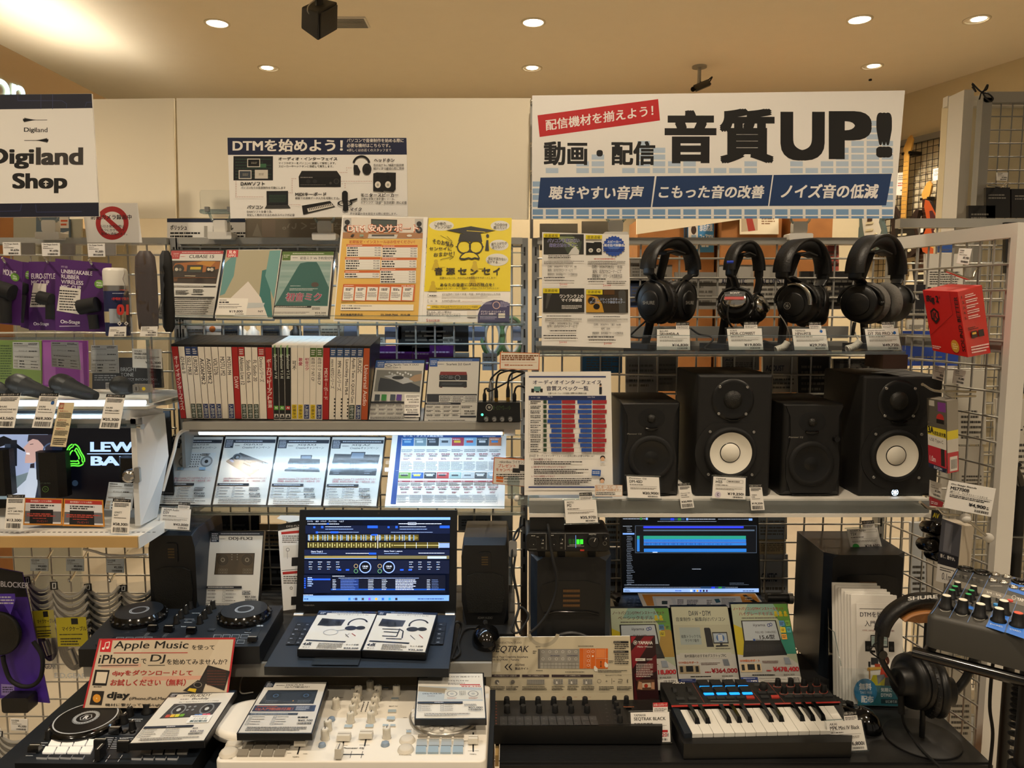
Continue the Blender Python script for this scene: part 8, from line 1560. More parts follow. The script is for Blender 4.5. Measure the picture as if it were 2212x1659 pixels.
m=M();A=[q(1290,405,1.598),q(1625,330,1.68),q(1625,290,1.68),q(1500,275,1.62),q(1300,300,1.598)];B2_=[p+V((-.02,.004,0))for p in A];m.add(A+B2_,[(0,1,2,3,4),(9,8,7,6,5)]+[(i,5+i,5+(i+1)%5,(i+1)%5)for i in range(5)],'cabw');m.obj('top_cap',t)
m=M();m.box(XY,-1.5,1.60,cz1-.04,cxr+.004,1.68,cz1-.025,'rackgray');m.box(XY,-1.5,1.596,cz1-.045,cxr,1.60,cz1-.036,'acryledge');m.obj('top_panel',t)
m=M();m.box(XY,-1.5,1.76,cz0,cxr-.0,1.765,cz1-.03,'blk');m.obj('back_wall',t)
m=M();m.box(XY,cxr+.02,1.77,cz0+.1,cxr+.028,1.92,cz1+.03,'rackgray');m.obj('bracket',t)
m=M();a=q(1380,465,1.6);m.tube([a,a+V((.012,-.006,0))],.006,'chrome',14);m.obj('screw',t)
m=M();p=q(1270,970,1.59);m.lathe(Fr(p,(1,0,0),(0,0,1)),0,0,[(.014,-.02),(.0145,-.006),(.013,0),(.008,.002)],'chrome',24);m.rbox(Fr(p,(1,0,0),(0,0,1)),.012,-.014,-.012,.024,.02,-.004,.004,'silver');m.obj('lock',t)
VF=stand(onY(150,1000,1.715),0);s=S(VF,[(-200,462),(1375,462),(1390,1190),(-200,1190)],'E#04050a:1',.003,tf=TG);s.c=.0006;ee=lambda h,g_=1.:f'E{h}:{g_}'
s.p([(-200,1190),(350,1190),(640,545),(-200,545)],ee('#8d9ab8',.9));s.p([(-200,1190),(350,1190),(420,880),(100,980),(-200,900)],ee('#6a7a80',.8));s.p([(60,1180),(350,1180),(400,900),(300,870),(260,1000)],ee('#a9b4c4',.9))
s.p([(350,1190),(560,1190),(640,545),(480,545)],ee('#1c2438',.7));s.p([(250,830),(340,830),(420,760),(440,620),(400,570),(300,580),(282,630),(232,680),(250,705),(262,730),(252,780)],ee('#b5948c',.9));s.p([(275,620),(285,548),(520,548),(520,720),(460,700),(420,640),(380,600),(330,590)],ee('#2a2630',.8));s.p([(262,742),(300,748),(295,728),(264,726)],ee('#e0d8d8',.9));s.l([(300,645),(335,640)],6,ee('#3a2c30',.7));s.p([(300,880),(345,880),(345,830),(305,840)],ee('#2a2630',.7));s.ring(520,720,80,94,ee('#4a5a78',.8),1,20,100,200)
s.p([(-200,660),(40,560),(110,590),(250,700),(250,720),(90,640),(-200,740)],ee('#14161c',.6));s.r(105,600,172,860,ee('#1c1f26',.7));s.r(50,640,108,880,ee('#2c3646',.8));s.l([(90,880),(98,960),(80,985)],8,ee('#2a3448',.7))
gr=ee('#5ad83a',1.2);cx_,cy_=735,752
tri=lambda a,k:(cx_+118*k*(.86+.14*cos(3*(a-pi/2)))*cos(a),cy_+14-124*k*(.86+.14*cos(3*(a-pi/2)))*sin(a))
for k in(1.,.5):
 for j in range(3):s.l([tri(R(90+120*j+5*i),k)for i in range(1,24)],13,gr)
for j in range(3):s.l([tri(R(95+120*j+6*i),.78)for i in range(17)],12,gr);s.l([tri(R(95+120*j),.78),tri(R(88+120*j),1)],12,gr);s.l([tri(R(95+120*j+96),.78),tri(R(90+120*j+110),.5)],12,gr)
lt=ee('#a9c8f4',1.1);s.t('LEWI',900,620,1372,718,lt,.04);s.t('BAR',905,762,1330,855,lt,.04);s.r(870,735,1372,742,lt);s.d(750,1030,30,ee('#223040',.8))
s.done('screen',root=t)
def lmic(lab,x0,x1,y0,y1,txt=None,Y=1.67):
 f=stand(onY((x0+x1)/2/TG[2],y1/TG[2]+820,Y),0);P=lambda x,y:f.px(x/TG[2]+TG[0],y/TG[2]+TG[1]);a0,b0=P(x0,y1);a1,b1=P(x1,y0);t=thing('condenser_microphone',lab,'microphone',f.w((a0+a1)/2,b0));w=a1-a0
 m=M();hx=[(a0,-.012),(a0+w*.2,0),(a1-w*.2,0),(a1,-.012),(a1,-.03),(a0,-.03)];lo=[f.w(x,b0,c)for x,c in hx];hi=[f.w(x,b1-.004,c)for x,c in hx];n=6;m.add(lo+hi,[((i+1)%n,i,n+i,n+(i+1)%n)for i in range(n)]+[tuple(range(n)),tuple(range(2*n-1,n-1,-1))],'blk');m.obj('body',t)
 m=M();top_=[f.w(a0+w/2+(x-a0-w/2)*1.03,b0+(b1-b0)*.38,c+.001)for x,c in hx];tp=[f.w(x,b1,c)for x,c in hx];m.add(top_+tp,[((i+1)%n,i,n+i,n+(i+1)%n)for i in range(n)]+[tuple(range(2*n-1,n-1,-1))],'tweed');m.obj('grille',t)
 if txt:s=S(f,[(0,0)]*4,loc=True,back=False,tf=TG);s.c=.0012;s.t(txt,398,1024,505,1038,'#6a7a6a',.01);s.ring(456,1090,26,31,'#7fb45a',.95,24);s.ring(456,1092,12,16,'#7fb45a',.95,3);s.done('mark',root=t)
lmic('square black microphone with a small green mark before the glowing screen',350,615,728,1175,'LCT 240 PRO');lmic('black microphone behind the cabinet lock',1180,1358,782,1170);lmic('black microphone cut by the left edge, before the glowing screen',-60,52,702,1160)
lz=onY(150,1158,1.55).z;t=thing('steel_shelf','tan edged perforated shelf under the glowing screen cabinet','shelf',(-1.05,1.65,lz-.03));xr=onY(300,1165,1.55).x
m=M();m.box(XY,-1.5,1.552,lz-.012,xr,1.915,lz,'white')
for i in range(44):m.box(XY,-1.28+i*.0115,1.575,lz,-1.274+i*.0115,1.578,lz+.0004,'wiredark')
m.obj('shelf_board',t);m=M();m.box(XY,-1.5,1.545,lz-.024,xr,1.552,lz-.0002,'tan');m.obj('front_edge',t);m=M();m.add([V((xr,1.545,lz-.026)),V((xr,1.545,lz)),V((xr,1.915,lz)),V((xr,1.915,lz-.032))],[(0,1,2,3)],'white');m.box(XY,xr,1.546,lz-.026,xr+.003,1.915,lz,'white');m.obj('side_bracket',t)
def oc(s):s.r(0,0,100,100,'#c9862a');s.r(3,4,97,94,'#dcdce0');s.r(3,4,97,18,'#b5352c');s.t('島村楽器オリジナル特典！',16,7,72,14,'#ecd8d4',.015);s.g(16,23,78,38,2,K,.6);s.r(3,48,97,88,'#6a6a70');s.r(16,42,76,94,'#131215');s.g(8,55,92,69,2,'#b5483a',.6);s.g(24,72,72,77,1,'#b5483a');s.t('プレゼント！',34,81,62,89,'#b5483a',.012)
pack('promo_card','orange framed gift card, left one below the glowing screen','card',1.605,[(246,1176),(626,1186),(618,1452),(232,1447)],TG,'#c9862a',.001,oc,4,group='orange gift cards');pack('promo_card','orange framed gift card, right one below the glowing screen','card',1.605,[(638,1186),(1026,1200),(1042,1466),(624,1456)],TG,'#c9862a',.001,oc,4,group='orange gift cards')
pack('spec_card','pale blue spec sheet standing below the cabinet lock','card',1.63,[(1085,1020),(1345,1035),(1312,1302),(1038,1300)],TG,'#c4d2e0',.001,spec,8)
SF=stand(onY(150,1140,1.56),6);slip('price slip left of the two orange gift cards',SF,[(70,1145),(250,1146),(224,1496),(44,1490)],TG,'¥13,200',('LEWITT','LCT 240 PRO'));slip('price slip right of the two orange gift cards',SF,[(1126,1182),(1305,1192),(1284,1537),(1104,1530)],TG,'¥58,300',('LEWITT','RAY'))
TH=(0,1130,3.136)
for x,cst,l_ in((205,'¥4,500','left'),(447,'¥5,000','middle'),(720,'¥5,500','right')):tagcard(f'price tag above the cable bags, {l_} one of the row',1.66,[(x,240),(x+120,242),(x+120,338 if x>600 else 326),(x,336 if x>600 else 324)],TH,cst,'E.D.GEAR',k='#cfdbe6');hook(f'long hook behind the price tag, {l_} one above the cable bags',onY((x+150)/TH[2],1130+185/TH[2],1.9),onY((x+30)/TH[2],1130+390/TH[2],1.62),onY((x+15)/TH[2],1130+375/TH[2],1.61))
tagcard('price tag low on the left rack beside the pad controller',1.62,[(68,1325),(187,1330),(187,1410),(75,1405)],TH,'¥5,500','E.D.GEAR')
def bag(lab,Y,q,lbl,seed):
 c=sum((onY(x/TH[2],y/TH[2]+1130,Y)for x,y in q),V((0,0,0)))/4;t=thing('cable_bag',lab,'cable pack',c,'bagged white and black cables');f=stand(c,0)
 s=S(f,q,'film',tf=TH,back=False,unit=True);mp=lambda x,y,c_=0:f.w(*s.mp(x,y),c_)
 m=M()
 for i in range(12):y=13+i*4.2;m.tube(catmull([mp(4,y-8,-.012),mp(22,y,-.004),mp(48,y+5.5,-.001),mp(76,y+4,-.004),mp(96,y-3,-.012)],5),.0032 if i%3 else.0038,'white'if i%2==0 else'#3a3d42',6)
 m.obj('white_cable',t);m=M()
 for i in range(4):m.tube(catmull([mp(16+i*4,55,-.01),mp(18+i*5,78-i,-.006),mp(48,92-i*3,-.005),mp(82-i*5,80-i,-.006),mp(88-i*4,55,-.01)],6),.0042,'#2c2e32',8)
 m.obj('black_cable',t)
 m=M();m.tube([mp(48,70,.002),mp(60,85,.002)],.008,'silver',14);m.obj('plug',t)
 s2=S(f,q,'film',.0004,tf=TH,unit=True,back=False);s2.m.poly(f,[tuple(p)for p in s2.q][::-1],.006,'bagfilm');s2.c=.0064;s2.r(9,2,30,10,'#17181a');s2.p([(14,9),(25,9),(26,3),(15,3)],'#d9dcdc');s2.p([(17,8),(22,8),(23,4),(18,4)],'#17181a')
 if lbl:s2.r(18,38,98,67,'#cfc22c');s2.t('マイクケーブル',32,47,96,51.5,'#1c1a12',.02);s2.r(58,39,76,45,'#17181a');s2.g(24,54,96,56,1,K);s2.g(26,58,80,66,3,K)
 s2.t('E.D.GEAR',4,94,84,99,'#c9ccce',.02);s2.done('clear_bag',root=t)
bag('cable bag with a yellow label, leftmost of the hanging row',1.70,[(152,345),(350,330),(420,980),(262,985)],1,1);bag('cable bag with a yellow label, second of the hanging row',1.67,[(326,380),(570,365),(640,1050),(372,1045)],1,2);bag('cable bag without a label, third of the hanging row',1.70,[(556,395),(800,376),(850,1000),(590,990)],0,3);bag('cable bag furthest right, half hidden by the desktop monitor',1.72,[(796,405),(1040,382),(1060,980),(800,980)],0,4);bag('cable bag at the bottom left corner below the low price tag',1.62,[(-40,1385),(205,1395),(200,1900),(-60,1900)],0,5)
c=onY(20,1370,1.66);t=thing('pop_filter_pack','purple backed pack with a round black microphone shield','pack',c);f=stand(c,0);s=S(f,[(-90,290),(150,335),(330,1180),(330,1225),(-120,1175)][:2]+[(335,1220),(-120,1175)],'#4a2a98',.003,tf=TH);s.c=.0004
s.p([(-90,500),(186,500),(150,336),(-90,292)],'#121216');s.t('BLOCKER',5,392,196,430,'#d0cdd8',.02,0,12);s.p([(10,1165),(96,1172),(98,1096),(8,1088)],'#8f7fc0');s.g(18,1104,90,1150,3,'#2a2440');s.done('card',root=t)
P=lambda x,y,c_=.02:f.at(x/TH[2],y/TH[2]+1130,c_)
m=M();q_=f.sub(*f.px(30/TH[2],720/TH[2]+1130),.02);m.lathe(q_,0,0,[(.0001,.004),(.046,.004),(.05,.006),(.053,0),(.05,-.006),(.0001,-.004)],'tweed',40);m.obj('round_shield',t)
m=M();m.tube(catmull([P(20,900),P(30,960),P(70,1060),P(150,1105),P(230,1095),P(280,1030),P(285,900),P(225,800)]),.0048,'rubber',10);m.obj('gooseneck',t);m=M();a=f.px(180/TH[2],1170/TH[2]+1130);m.rbox(f,a[0]-.032,a[1]-.02,.006,a[0]+.03,a[1]+.016,.04,.006,'blk');m.obj('clamp',t)
s=S(f.sub(0,0,.028),[(-20,480),(100,478),(104,520),(70,620),(20,560),(-20,550)][:4],'#5a3ac0',.0006,tf=TH);s.g(-10,492,95,552,3,'#d8d4e8');s.done('sticker',root=t)
m=M();m.tube(catmull([onY(x/TH[2],y/TH[2]+1130,1.6)for x,y in((565,175),(640,192),(720,214),(860,222),(1000,214))]),.003,'white',8);tag(m.obj('white_cable'),'white cable strung below the cabinet shelf at the left','cable')
# ================================================================ mixer on its stand, at the right edge
T17=(2000,1180,6.91);MZ=1.0;p0,p1=onZ(2009,1325,MZ),onZ(2071,1222,MZ);vv=(p1-p0);ML=vv.length;vv.normalize();uu=V((vv.y,-vv.x,0));FM=Fr(p0,uu,vv)
t=thing('audio_mixer','grey and blue audio mixer with white and green capped knobs at the right edge','mixer',p0+V((.1,.1,-.06)))
m=M();m.rbox(FM,-.004,-.006,-.055,.235,ML+.004,0,.012,'#3a3935',e=.008);m.obj('body',t)
s=S(FM,[(0,0)]*4,loc=True,back=False,tf=T17);s.c=.0004;MB='#2a6fd0'
s.p([(395,490),(1465,800),(1465,900),(345,570)],'#6f6b62')
s.p([(890,1200),(1170,1290),(1250,1060),(1010,985)],MB);s.p([(1190,1290),(1480,1390),(1480,1180),(1260,1110)],MB);s.p([(1225,660),(1480,740),(1480,520),(1310,470)],MB);s.p([(225,840),(380,880),(385,830),(250,795)],MB);s.p([(610,930),(700,955),(715,910),(640,890)],MB)
for P in([(490,320),(395,490),(150,920),(80,1010)],[(720,380),(620,560),(350,1075)],[(970,420),(860,640),(620,1140)],[(1290,480),(1180,740),(1000,960),(900,1210)],[(1360,830),(1180,1290)]):s.l(P,7,'#5f86c4')
s.t('3/4 - 5/6',905,668,1125,700,'#d8d4ca',.01,0,60);s.ring(1315,768,28,34,'#d8d4ca',1,20);s.t('YAMAHA',1360,762,1600,812,'#d8d4ca',.03,0,60);s.g(960,590,1140,606,1,'#a9a59c');s.t('PHONES',960,1150,1145,1176,'#c9d6ea',.01,0,44);s.t('STEREO',1250,1226,1420,1250,'#c9d6ea',.01,0,44)
for x,y in((300,930),(545,995),(810,1060)):s.ring(x,y,88,98,'#b9b5aa',.55,16,200,340)
for i in range(5):s.d(985-i*8,840+i*12,6,'#b9b06a',4)
s.done('panel_print',root=t);d=Dev(t,FM,T17);cw,cg='#ece6d4','#3fae6a'
for x,y,c_,r_ in((300,920,cw,.0085),(545,985,cw,.0085),(805,1050,cw,.0085),(1082,1120,cw,.0085),(1368,1190,'#d8583c',.0085),(385,780,cg,.006),(628,842,cg,.006),(428,722,cg,.006),(672,785,cg,.006),(468,660,cw,.006),(708,718,cw,.006),(885,930,cw,.0085),(1152,1000,cw,.0085)):d.knob(x,y,r_,r_*2.5,'blk',None,base=1.35,cap=c_)
for x,y in((600,348),(835,398),(1420,545)):m=d.disc(x,y,[(.0155,0),(.015,.003),(.012,.0035),(.011,.001)],'blkgloss',28);m.obj('input_jack',t)
for x,y in((1035,430),(1000,522),(1208,466),(1166,552),(1310,625),(1462,660)):m=d.disc(x,y,[(.0075,0),(.007,.004),(.0045,.005),(.0035,.001)],'chrome',20);m.obj('small_jack',t)
for x,y in((478,455),(590,478),(722,510),(826,545),(470,850),(650,890),(1085,815)):m=d.disc(x,y,[(.0045,0),(.0042,.005)],'silver',4);m.obj('switch',t)
for x,y,k in((1050,885,'#2a8ad0'),(1258,825,'#d8483c')):m=d.disc(x,y,[(.0045,0),(.0042,.003)],k,12);m.obj('button',t)
q=lambda x,y,Z:onZ(x/T16[2]+T16[0],y/T16[2]+T16[1],Z)
a,b=FM.w(-.02,-.008,-.069),FM.w(.26,-.008,-.069);t=thing('mixer_stand','black tripod style stand under the mixer, its pole at the right edge','stand',(FM.w(.13,.07).x,FM.w(.13,.07).y,0));c=FM.w(.135,.06)
m=M();m.tube([a,b],.010,'blkgloss',4);m.tube([FM.w(0,.0,-.069),FM.w(0,.26,-.069)],.009,'blk',4);m.tube([FM.w(.22,.0,-.069),FM.w(.22,.26,-.069)],.009,'blk',4);m.tube([FM.w(0,.06,-.071),FM.w(.24,.06,-.071)],.009,'blk',4);m.obj('cradle',t)
m=M();m.tube([(c.x,c.y,.62),(c.x,c.y,MZ-.06)],.0135,'blk',16);m.tube([(c.x,c.y,.02),(c.x,c.y,.72)],.018,'blk',16);m.obj('pole',t)
m=M();m.tube([(c.x,c.y,.70),(c.x,c.y,.76)],.0215,'rubber',16);m.tube([(c.x,c.y,.735),(c.x+.05,c.y-.02,.735)],.007,'rubber',10);m.obj('clutch',t)
for k in range(3):a_=R(30+120*k);m=M();m.tube([(c.x,c.y,.25),(c.x+.3*cos(a_),c.y+.3*sin(a_),.012)],.010,'blk',10);m.obj('leg',t)
cable('black cable hanging beside the pole of the mixer stand',[(1275,810,1.3),(1255,950,1.3),(1240,1200,1.3),(1262,1400,1.3),(1240,1659,1.3)],.003,'rubber',tf=T16,name='audio_cable')
coil('black coiled cable at the bottom right edge',[(1490,980),(1475,1150),(1455,1350),(1450,1659)],.013,13,'rubber',.0035,T16,1.25)
T18=(1900,820,3.77);P=lambda x,y,Y:onY(x/T18[2]+1900,y/T18[2]+820,Y)
t=thing('microphone_stand','black microphone stand tube at the right edge with a clear clip','stand',(P(1150,1200,1.75).x,1.75,0));xx=P(1150,1200,1.75).x
m=M();m.tube([(xx,1.75,.02),P(1145,830,1.75)],.014,'blk',14);m.lathe(Fr((xx,1.75,0),(1,0,0),(0,1,0)),0,0,[(.12,0),(.12,.012),(.02,.02)],'blk',24);m.obj('tube',t);m=M();m.tube(catmull([P(1150,850,1.74),P(1130,780,1.73),P(1105,720,1.72),P(1130,680,1.72)]),.009,'blkgloss',10);m.obj('holder',t)
m=M();f=stand(P(1060,1330,1.73),0);m.rbox(f,-.05,-.022,-.012,.06,.022,.012,.01,'acrylic');m.tube([f.w(-.05,.02,.012),f.w(.06,.016,.012)],.002,'acryledge',6);m.obj('clear_clip',t)
t=thing('jointed_clip','jointed rod with white knuckles that holds the big price card','sign holder',P(885,1285,1.5));m=M();m.tube([P(700,1130,1.47),P(880,1280,1.5)],.003,'silver',8);m.obj('rod',t)
for x,y,Y in((700,1128,1.47),(885,1288,1.5)):m=M();m.sph(P(x,y,Y),.011,.009,.010,'white',12,8);m.obj('knuckle',t)
def big(s):s.t('On-Stage Stands',6,8,60,15,K,.02);s.t('MS7700B',6,19,46,31,K,.025);s.t('3節ベース　マイクストレートスタンド',6,34,86,41,K,.01);s.r(6,43,96,44,GR);s.g(7,47,92,58,2,K);s.t('¥4,900',50,66,86,80,K,.035);s.g(88,68,93,80,2,K);s.bc(64,85,94,94)
pack('price_card','large white price card for a stand, clipped in front of the side panel','price card',1.46,[(566,820),(948,888),(905,1118),(522,1042)],T18,'card',.0012,big)
# ---------------------------------------------------------------- goods on the side panel
T19=(1900,480,4.366);P7=lambda x,y,Y:onY(x/T19[2]+1900,y/T19[2]+480,Y)
def hexa(name,lab,cat,F4,B4,k,paintF=None,paintR=None,tf=None,kside=None,group=None):
 """box from its near corner faces: F4 = left face TL,TR,BR,BL, B4 = rear right edge top, bottom (world points)"""
 TL,TRr,BR,BL=F4;RT,RB=B4;dT,dB=RT-TRr,RB-BR
 c=(TL+TRr+BR+BL)/4;t=thing(name,lab,cat,V((c.x,c.y,min(BL.z,BR.z,RB.z))),group);m=M()
 v=[TL,TRr,BR,BL,TL+dT,RT,RB,BL+dB];m.add(v,[(3,2,1,0),(1,2,6,5),(5,6,7,4),(4,7,3,0),(0,1,5,4),(3,7,6,2)],k);m.obj('carton',t,.0008)
 for A,B_,C,D_,pn,nm in((TL,TRr,BR,BL,paintF,'front_print'),(TRr,RT,RB,BR,paintR,'side_print')):
  if pn:u=B_-A;w=D_-A;f=Fr(A,u,-(w-u*(w.dot(u)/u.dot(u))));f.n=f.u.cross(f.v);L=lambda p:V(((p-A).dot(f.u),(p-A).dot(f.v)));s=S(f,[L(A),L(B_),L(C),L(D_)],k,loc=True,unit=True,back=False);s.c=.0012;pn(s);s.done(nm,root=t)
 return t
def rbF(s):s.t('iRig 2',8,8,44,22,'#1a1413',.035);s.t('*',46,8,50,13,'#1a1413');s.p([(14,46),(14,34),(26,28),(38,34),(38,46),(26,54)],'#1a1413');s.p([(18,44),(18,36),(26,32),(34,36),(34,44),(26,49)],'#c41f1c');s.t('IK',20,35,33,47,'#1a1413',.04);s.l([(78,2),(78,36),(4,74)],.7,'#6a1412');s.d(70,86,11,'#c9922e',10);s.g(63,81,77,91,3,'#e6cf9a');s.g(4,90,30,96,2,'#e0c9c4');s.m.text(s.fr,s.up(),s.mp(98,92),s.mp(98,8),s.mp(88,92),'SOUND BETTER','#1a1413',.008)
def rbR(s):
 for i in range(5):s.t(f'{i + 1}.',8,8+i*8,18,12+i*8,'#1a1413',.02);s.g(22,7+i*8,70,13+i*8,2,'#e0c9c4')
 s.r(24,63,46,73,'#1a1413');s.r(27,65,43,68,'#d8a83a');s.r(52,63,74,73,'#1a1413');s.g(14,56,56,61,2,'#1a1413');s.g(14,84,86,96,3,'#e0c9c4')
hexa('red_box','bright red product box hanging from a hook on the side panel','box',[P7(405,640,1.56),P7(735,655,1.48),P7(835,1275,1.46),P7(500,1210,1.54)],[P7(965,592,1.60),P7(1048,1235,1.58)],'redbox',rbF,rbR)
hook('chrome hook above the red box',P7(940,420,1.68),P7(850,535,1.60),P7(620,455,1.50),r=.0032);hook('chrome hook below the red box, in front of the end speaker',P7(900,1600,1.68),P7(520,1590,1.56),P7(405,1530,1.50),r=.0032);hook('second chrome hook below the red box, nearer the post',P7(900,1640,1.66),P7(660,1640,1.56),P7(590,1585,1.50),r=.003);hook('chrome hook at the right end of the speaker shelf',P(560,1060,1.66),P(390,1045,1.54),P(330,998,1.50),r=.0032);hook('chrome hook over the lower clear pack',P(700,1110,1.64),P(520,1095,1.54),P(470,1050,1.50),r=.0032)
tagcard('price tag on the side panel above the red box',1.60,[(755,245),(872,250),(838,402),(725,385)],T19,'¥7,700','K-Rods')
tagcard('price tag on the side panel below the red box, left one',1.60,[(520,1345),(616,1375),(602,1502),(500,1474)],T19,'¥935','ELECOM',k='#cfcac2');tagcard('price tag on the side panel below the red box, right one',1.58,[(708,1380),(816,1402),(796,1540),(690,1518)],T19,'¥1,280','ELECOM',k='#cfcac2');tagcard('price tag above the speaker shelf end, below the cable pack',1.55,[(412,818),(506,848),(500,972),(406,940)],T18,'¥1,599',k='#cfcac2')
def c3(s):s.r(0,0,100,40,'#5a554c');s.r(10,2,40,10,'#b9b4aa');s.r(58,3,100,16,'#7a3a8a');s.d(70,26,20,'#b8302a',7);s.r(50,27,90,33,'#1a1614');s.r(0,40,100,52,'#d8c62c');s.t('3A',2,40,34,50,K,.05);s.t('超急速充電',36,45,98,51,K,.03);s.r(0,52,100,68,'#d8d4cc');s.t('USB Type-C',10,56,84,62,K);s.r(0,68,100,94,'#b52a38');s.t('1.0m',8,82,40,90,'#e6d4d2',.01);s.r(70,68,90,92,'#2a2624');s.r(0,94,100,100,'#1c2440');s.t('ELECOM',30,95.5,74,99,'#c9cfe0',.02)
def c3r(s):s.r(0,0,100,42,'#8a8478');s.r(0,42,100,54,'#d8c62c');s.r(0,54,100,72,'#c4bfb4');s.r(0,72,100,100,'#b52a38');s.r(22,78,90,98,'#d8d4cc');s.bc(30,82,84,95)
hexa('cable_pack','charging cable pack with a yellow band hanging right of the end speaker','pack',[P(388,150,1.54),P(540,175,1.50),P(548,765,1.49),P(404,708,1.53)],[P(632,160,1.56),P(632,745,1.55)],'#8a857a',c3,c3r)
def c4(s):s.r(0,0,100,52,'#4a4a50');s.r(20,4,60,50,'#6a6a70');s.r(0,52,100,72,'#17161a');s.t('強く、艶やか。',10,55,84,61,'#d8d4cc',.02);s.r(0,72,100,100,'#d4d0c8');s.g(14,75,86,82,2,K);s.t('0.1m',28,84,74,95,K,.008)
hexa('adapter_pack','clear and black adapter pack hanging below the big price card','pack',[P(512,1130,1.52),P(672,1190,1.47),P(630,1680,1.46),P(462,1640,1.51)],[P(770,1190,1.54),P(730,1640,1.53)],'#b5aa98',c4)
for i,(x,y)in enumerate(((425,1205),(395,1345),(478,1290),(462,1425))):m=M();p=P(x,y,1.60-.01*(i%2));m.lathe(Fr(p,(1,0,-.2),(.1,.25,1)),0,0,[(.0001,.024),(.012,.022),(.016,.012),(.0155,-.02),(.011,-.03)],'blkgloss',22);tag(m.obj('audio_jack'),f'glossy black round plug hanging behind the adapter pack, {("top left", "lower left", "top right", "lower right")[i]} of four','plug','black plugs on the side panel')
pack('plug_card','dark card with yellow lettering behind the black plugs','pack',1.63,[(430,1060),(520,1075),(500,1180),(420,1160)],T18,'#1c1c22',.003,lambda s:s.t('AV',8,20,70,60,'#d8c62c',.04));pack('red_card','red card corner below the small price tag at the shelf end','pack',1.60,[(412,950),(522,1000),(510,1040),(405,1024)],T18,'#a0242c',.003,lambda s:s.g(10,40,80,80,2,'#e0c4c4'))
# ---------------------------------------------------------------- goods behind the meshes
def bk(n,lab,Y,x0,y0,x1,y1,k,txt=None,tk=K,g=None,tilt=0,cat='pack'):
 def pt(s):
  if g:s.g(10,g[0],90,g[1],g[2],g[3]if len(g)>3 else GR,.45)
  if txt:s.t(txt,8,txt_y,min(8+9*len(txt),94),txt_y+14,tk,.02)
 txt_y=30
 return pack(n,lab,cat,Y,[(x0,y0),(x1,y0),(x1,y1),(x0,y1)],None,k,.012,pt,tilt)
for i,(x0,y0,x1,y1,k)in enumerate(((743,704,773,737,'#7b8296'),(831,706,867,733,'#6f7488'),(921,706,957,735,'#777c92'),(1011,705,1047,736,'#8a92a8'),(1104,705,1128,736,'#8a92a8'))):bk('tag_holder',f'blank lavender tag holder behind the centre mesh, {ON[i]} from the left',1.937,x0,y0,x1,y1,k,cat='tag holder')
for x0,x1,y,l_ in((812,890,747,'left'),(891,930,751,'middle'),(928,982,746,'right')):bk('string_box',f'violet string box behind the centre mesh, {l_} one of three',1.937,x0,y,x1,800,'#5c1c72',g=(20,34,1,'#c9b4d4'),cat='box')
for x0,y0,x1,y1,k,l_ in((860,700,1012,760,'#171514','dark shelf box behind the violet string boxes'),(776,722,832,748,'#b9b2a4','pale packet behind the mesh left of the violet boxes'),(980,762,1013,800,'#b9c2c9','pale booklet behind the mesh above the red and black unit case'),(1042,762,1074,800,'#b5bec9','pale booklet behind the mesh near the rack post'),(957,726,980,746,'#c4bcae','cream packet behind the mesh between tag holders'),(380,530,735,545,'#9a9488','pale strip of packs behind the top tray'),(385,700,448,745,'#8f9296','grey pack behind the mesh at the left post'),(475,700,513,738,'#3c4048','dark holder behind the mesh above the white spines'),(566,700,603,738,'#3c4048','dark holder behind the mesh above the black spines'),(655,700,690,736,'#6a7080','slate holder behind the mesh above the pale spines'),(690,700,742,742,'#b0a894','pale packs behind the mesh above the navy tabbed spines')):bk('hanging_pack',l_,1.937,x0,y0,x1,y1,k,g=(20,80,4,'#6a655c'))
pack('burst_note','white note with an orange burst behind the mesh','note',1.936,[(446,698),(478,698),(478,736),(446,736)],None,'#d8d8d8',.002,lambda s:(s.d(40,34,22,'#c46a2c',18,12),s.g(20,70,80,84,2)))
z=onY(580,741,1.965).z;m=M();m.box(XY,onY(505,741,1.96).x,1.936,z-.006,onY(660,741,1.96).x,1.995,z,'cabw');tag(m.obj('small_shelf'),'narrow pale shelf under the care bottles behind the mesh','shelf')
for i,(x,k)in enumerate(((522,'capw'),(548,'capw'),(618,'capw'),(640,'blk'))):c=onY(x,741,1.965);m=M();m.lathe(Fr(c,(1,0,0),(0,1,0)),0,0,[(.015,0),(.016,.004),(.016,.03),(.008,.038),(.008,.05),(.0001,.052)],k,16);tag(m.obj('small_bottle'),('first white care bottle above the spines','second white care bottle above the spines','white care bottle beside the black one','black care bottle above the spines')[i],'bottle')
for i,x in enumerate((1064,1106)):c=onY(x,728,1.942);m=M();m.tube([c+V((.028*cos(R(10*j)),.004*sin(R(30*j)),.05*sin(R(10*j))))for j in range(36)],.005,('#5a7a4a','#c9c4b8')[i%2]if 0 else'#6a8a58',8,True);m.tube([c+V((.02*cos(R(10*j)),.006,.04*sin(R(10*j))))for j in range(36)],.005,'white',8,True);tag(m.obj('strap_loop'),f'green and white cable loop behind the mesh, {("left", "right")[i]} of two','cable')
for x0,y0,x1,y1,k,l_,tx in((425,1108,560,1180,'#0c1424','navy box in the dark behind the left desktop monitor',None),(470,1180,660,1290,'#15161a','black box in the dark behind the two deck case',None),(556,1132,622,1200,'#a8987c','tan box behind the brochure',None),(990,1108,1060,1150,'#8a94a0','blue grey string pack behind the right desktop monitor',None),(1062,1106,1104,1300,'#9fa8b2','tall pale string pack between the monitors',None)):bk('stored_box',l_,1.937,x0,y0,x1,y1,k,tx,g=(30,70,3,'#4a4f56'),cat='box')  # the black one is a plain dark backing behind the mesh
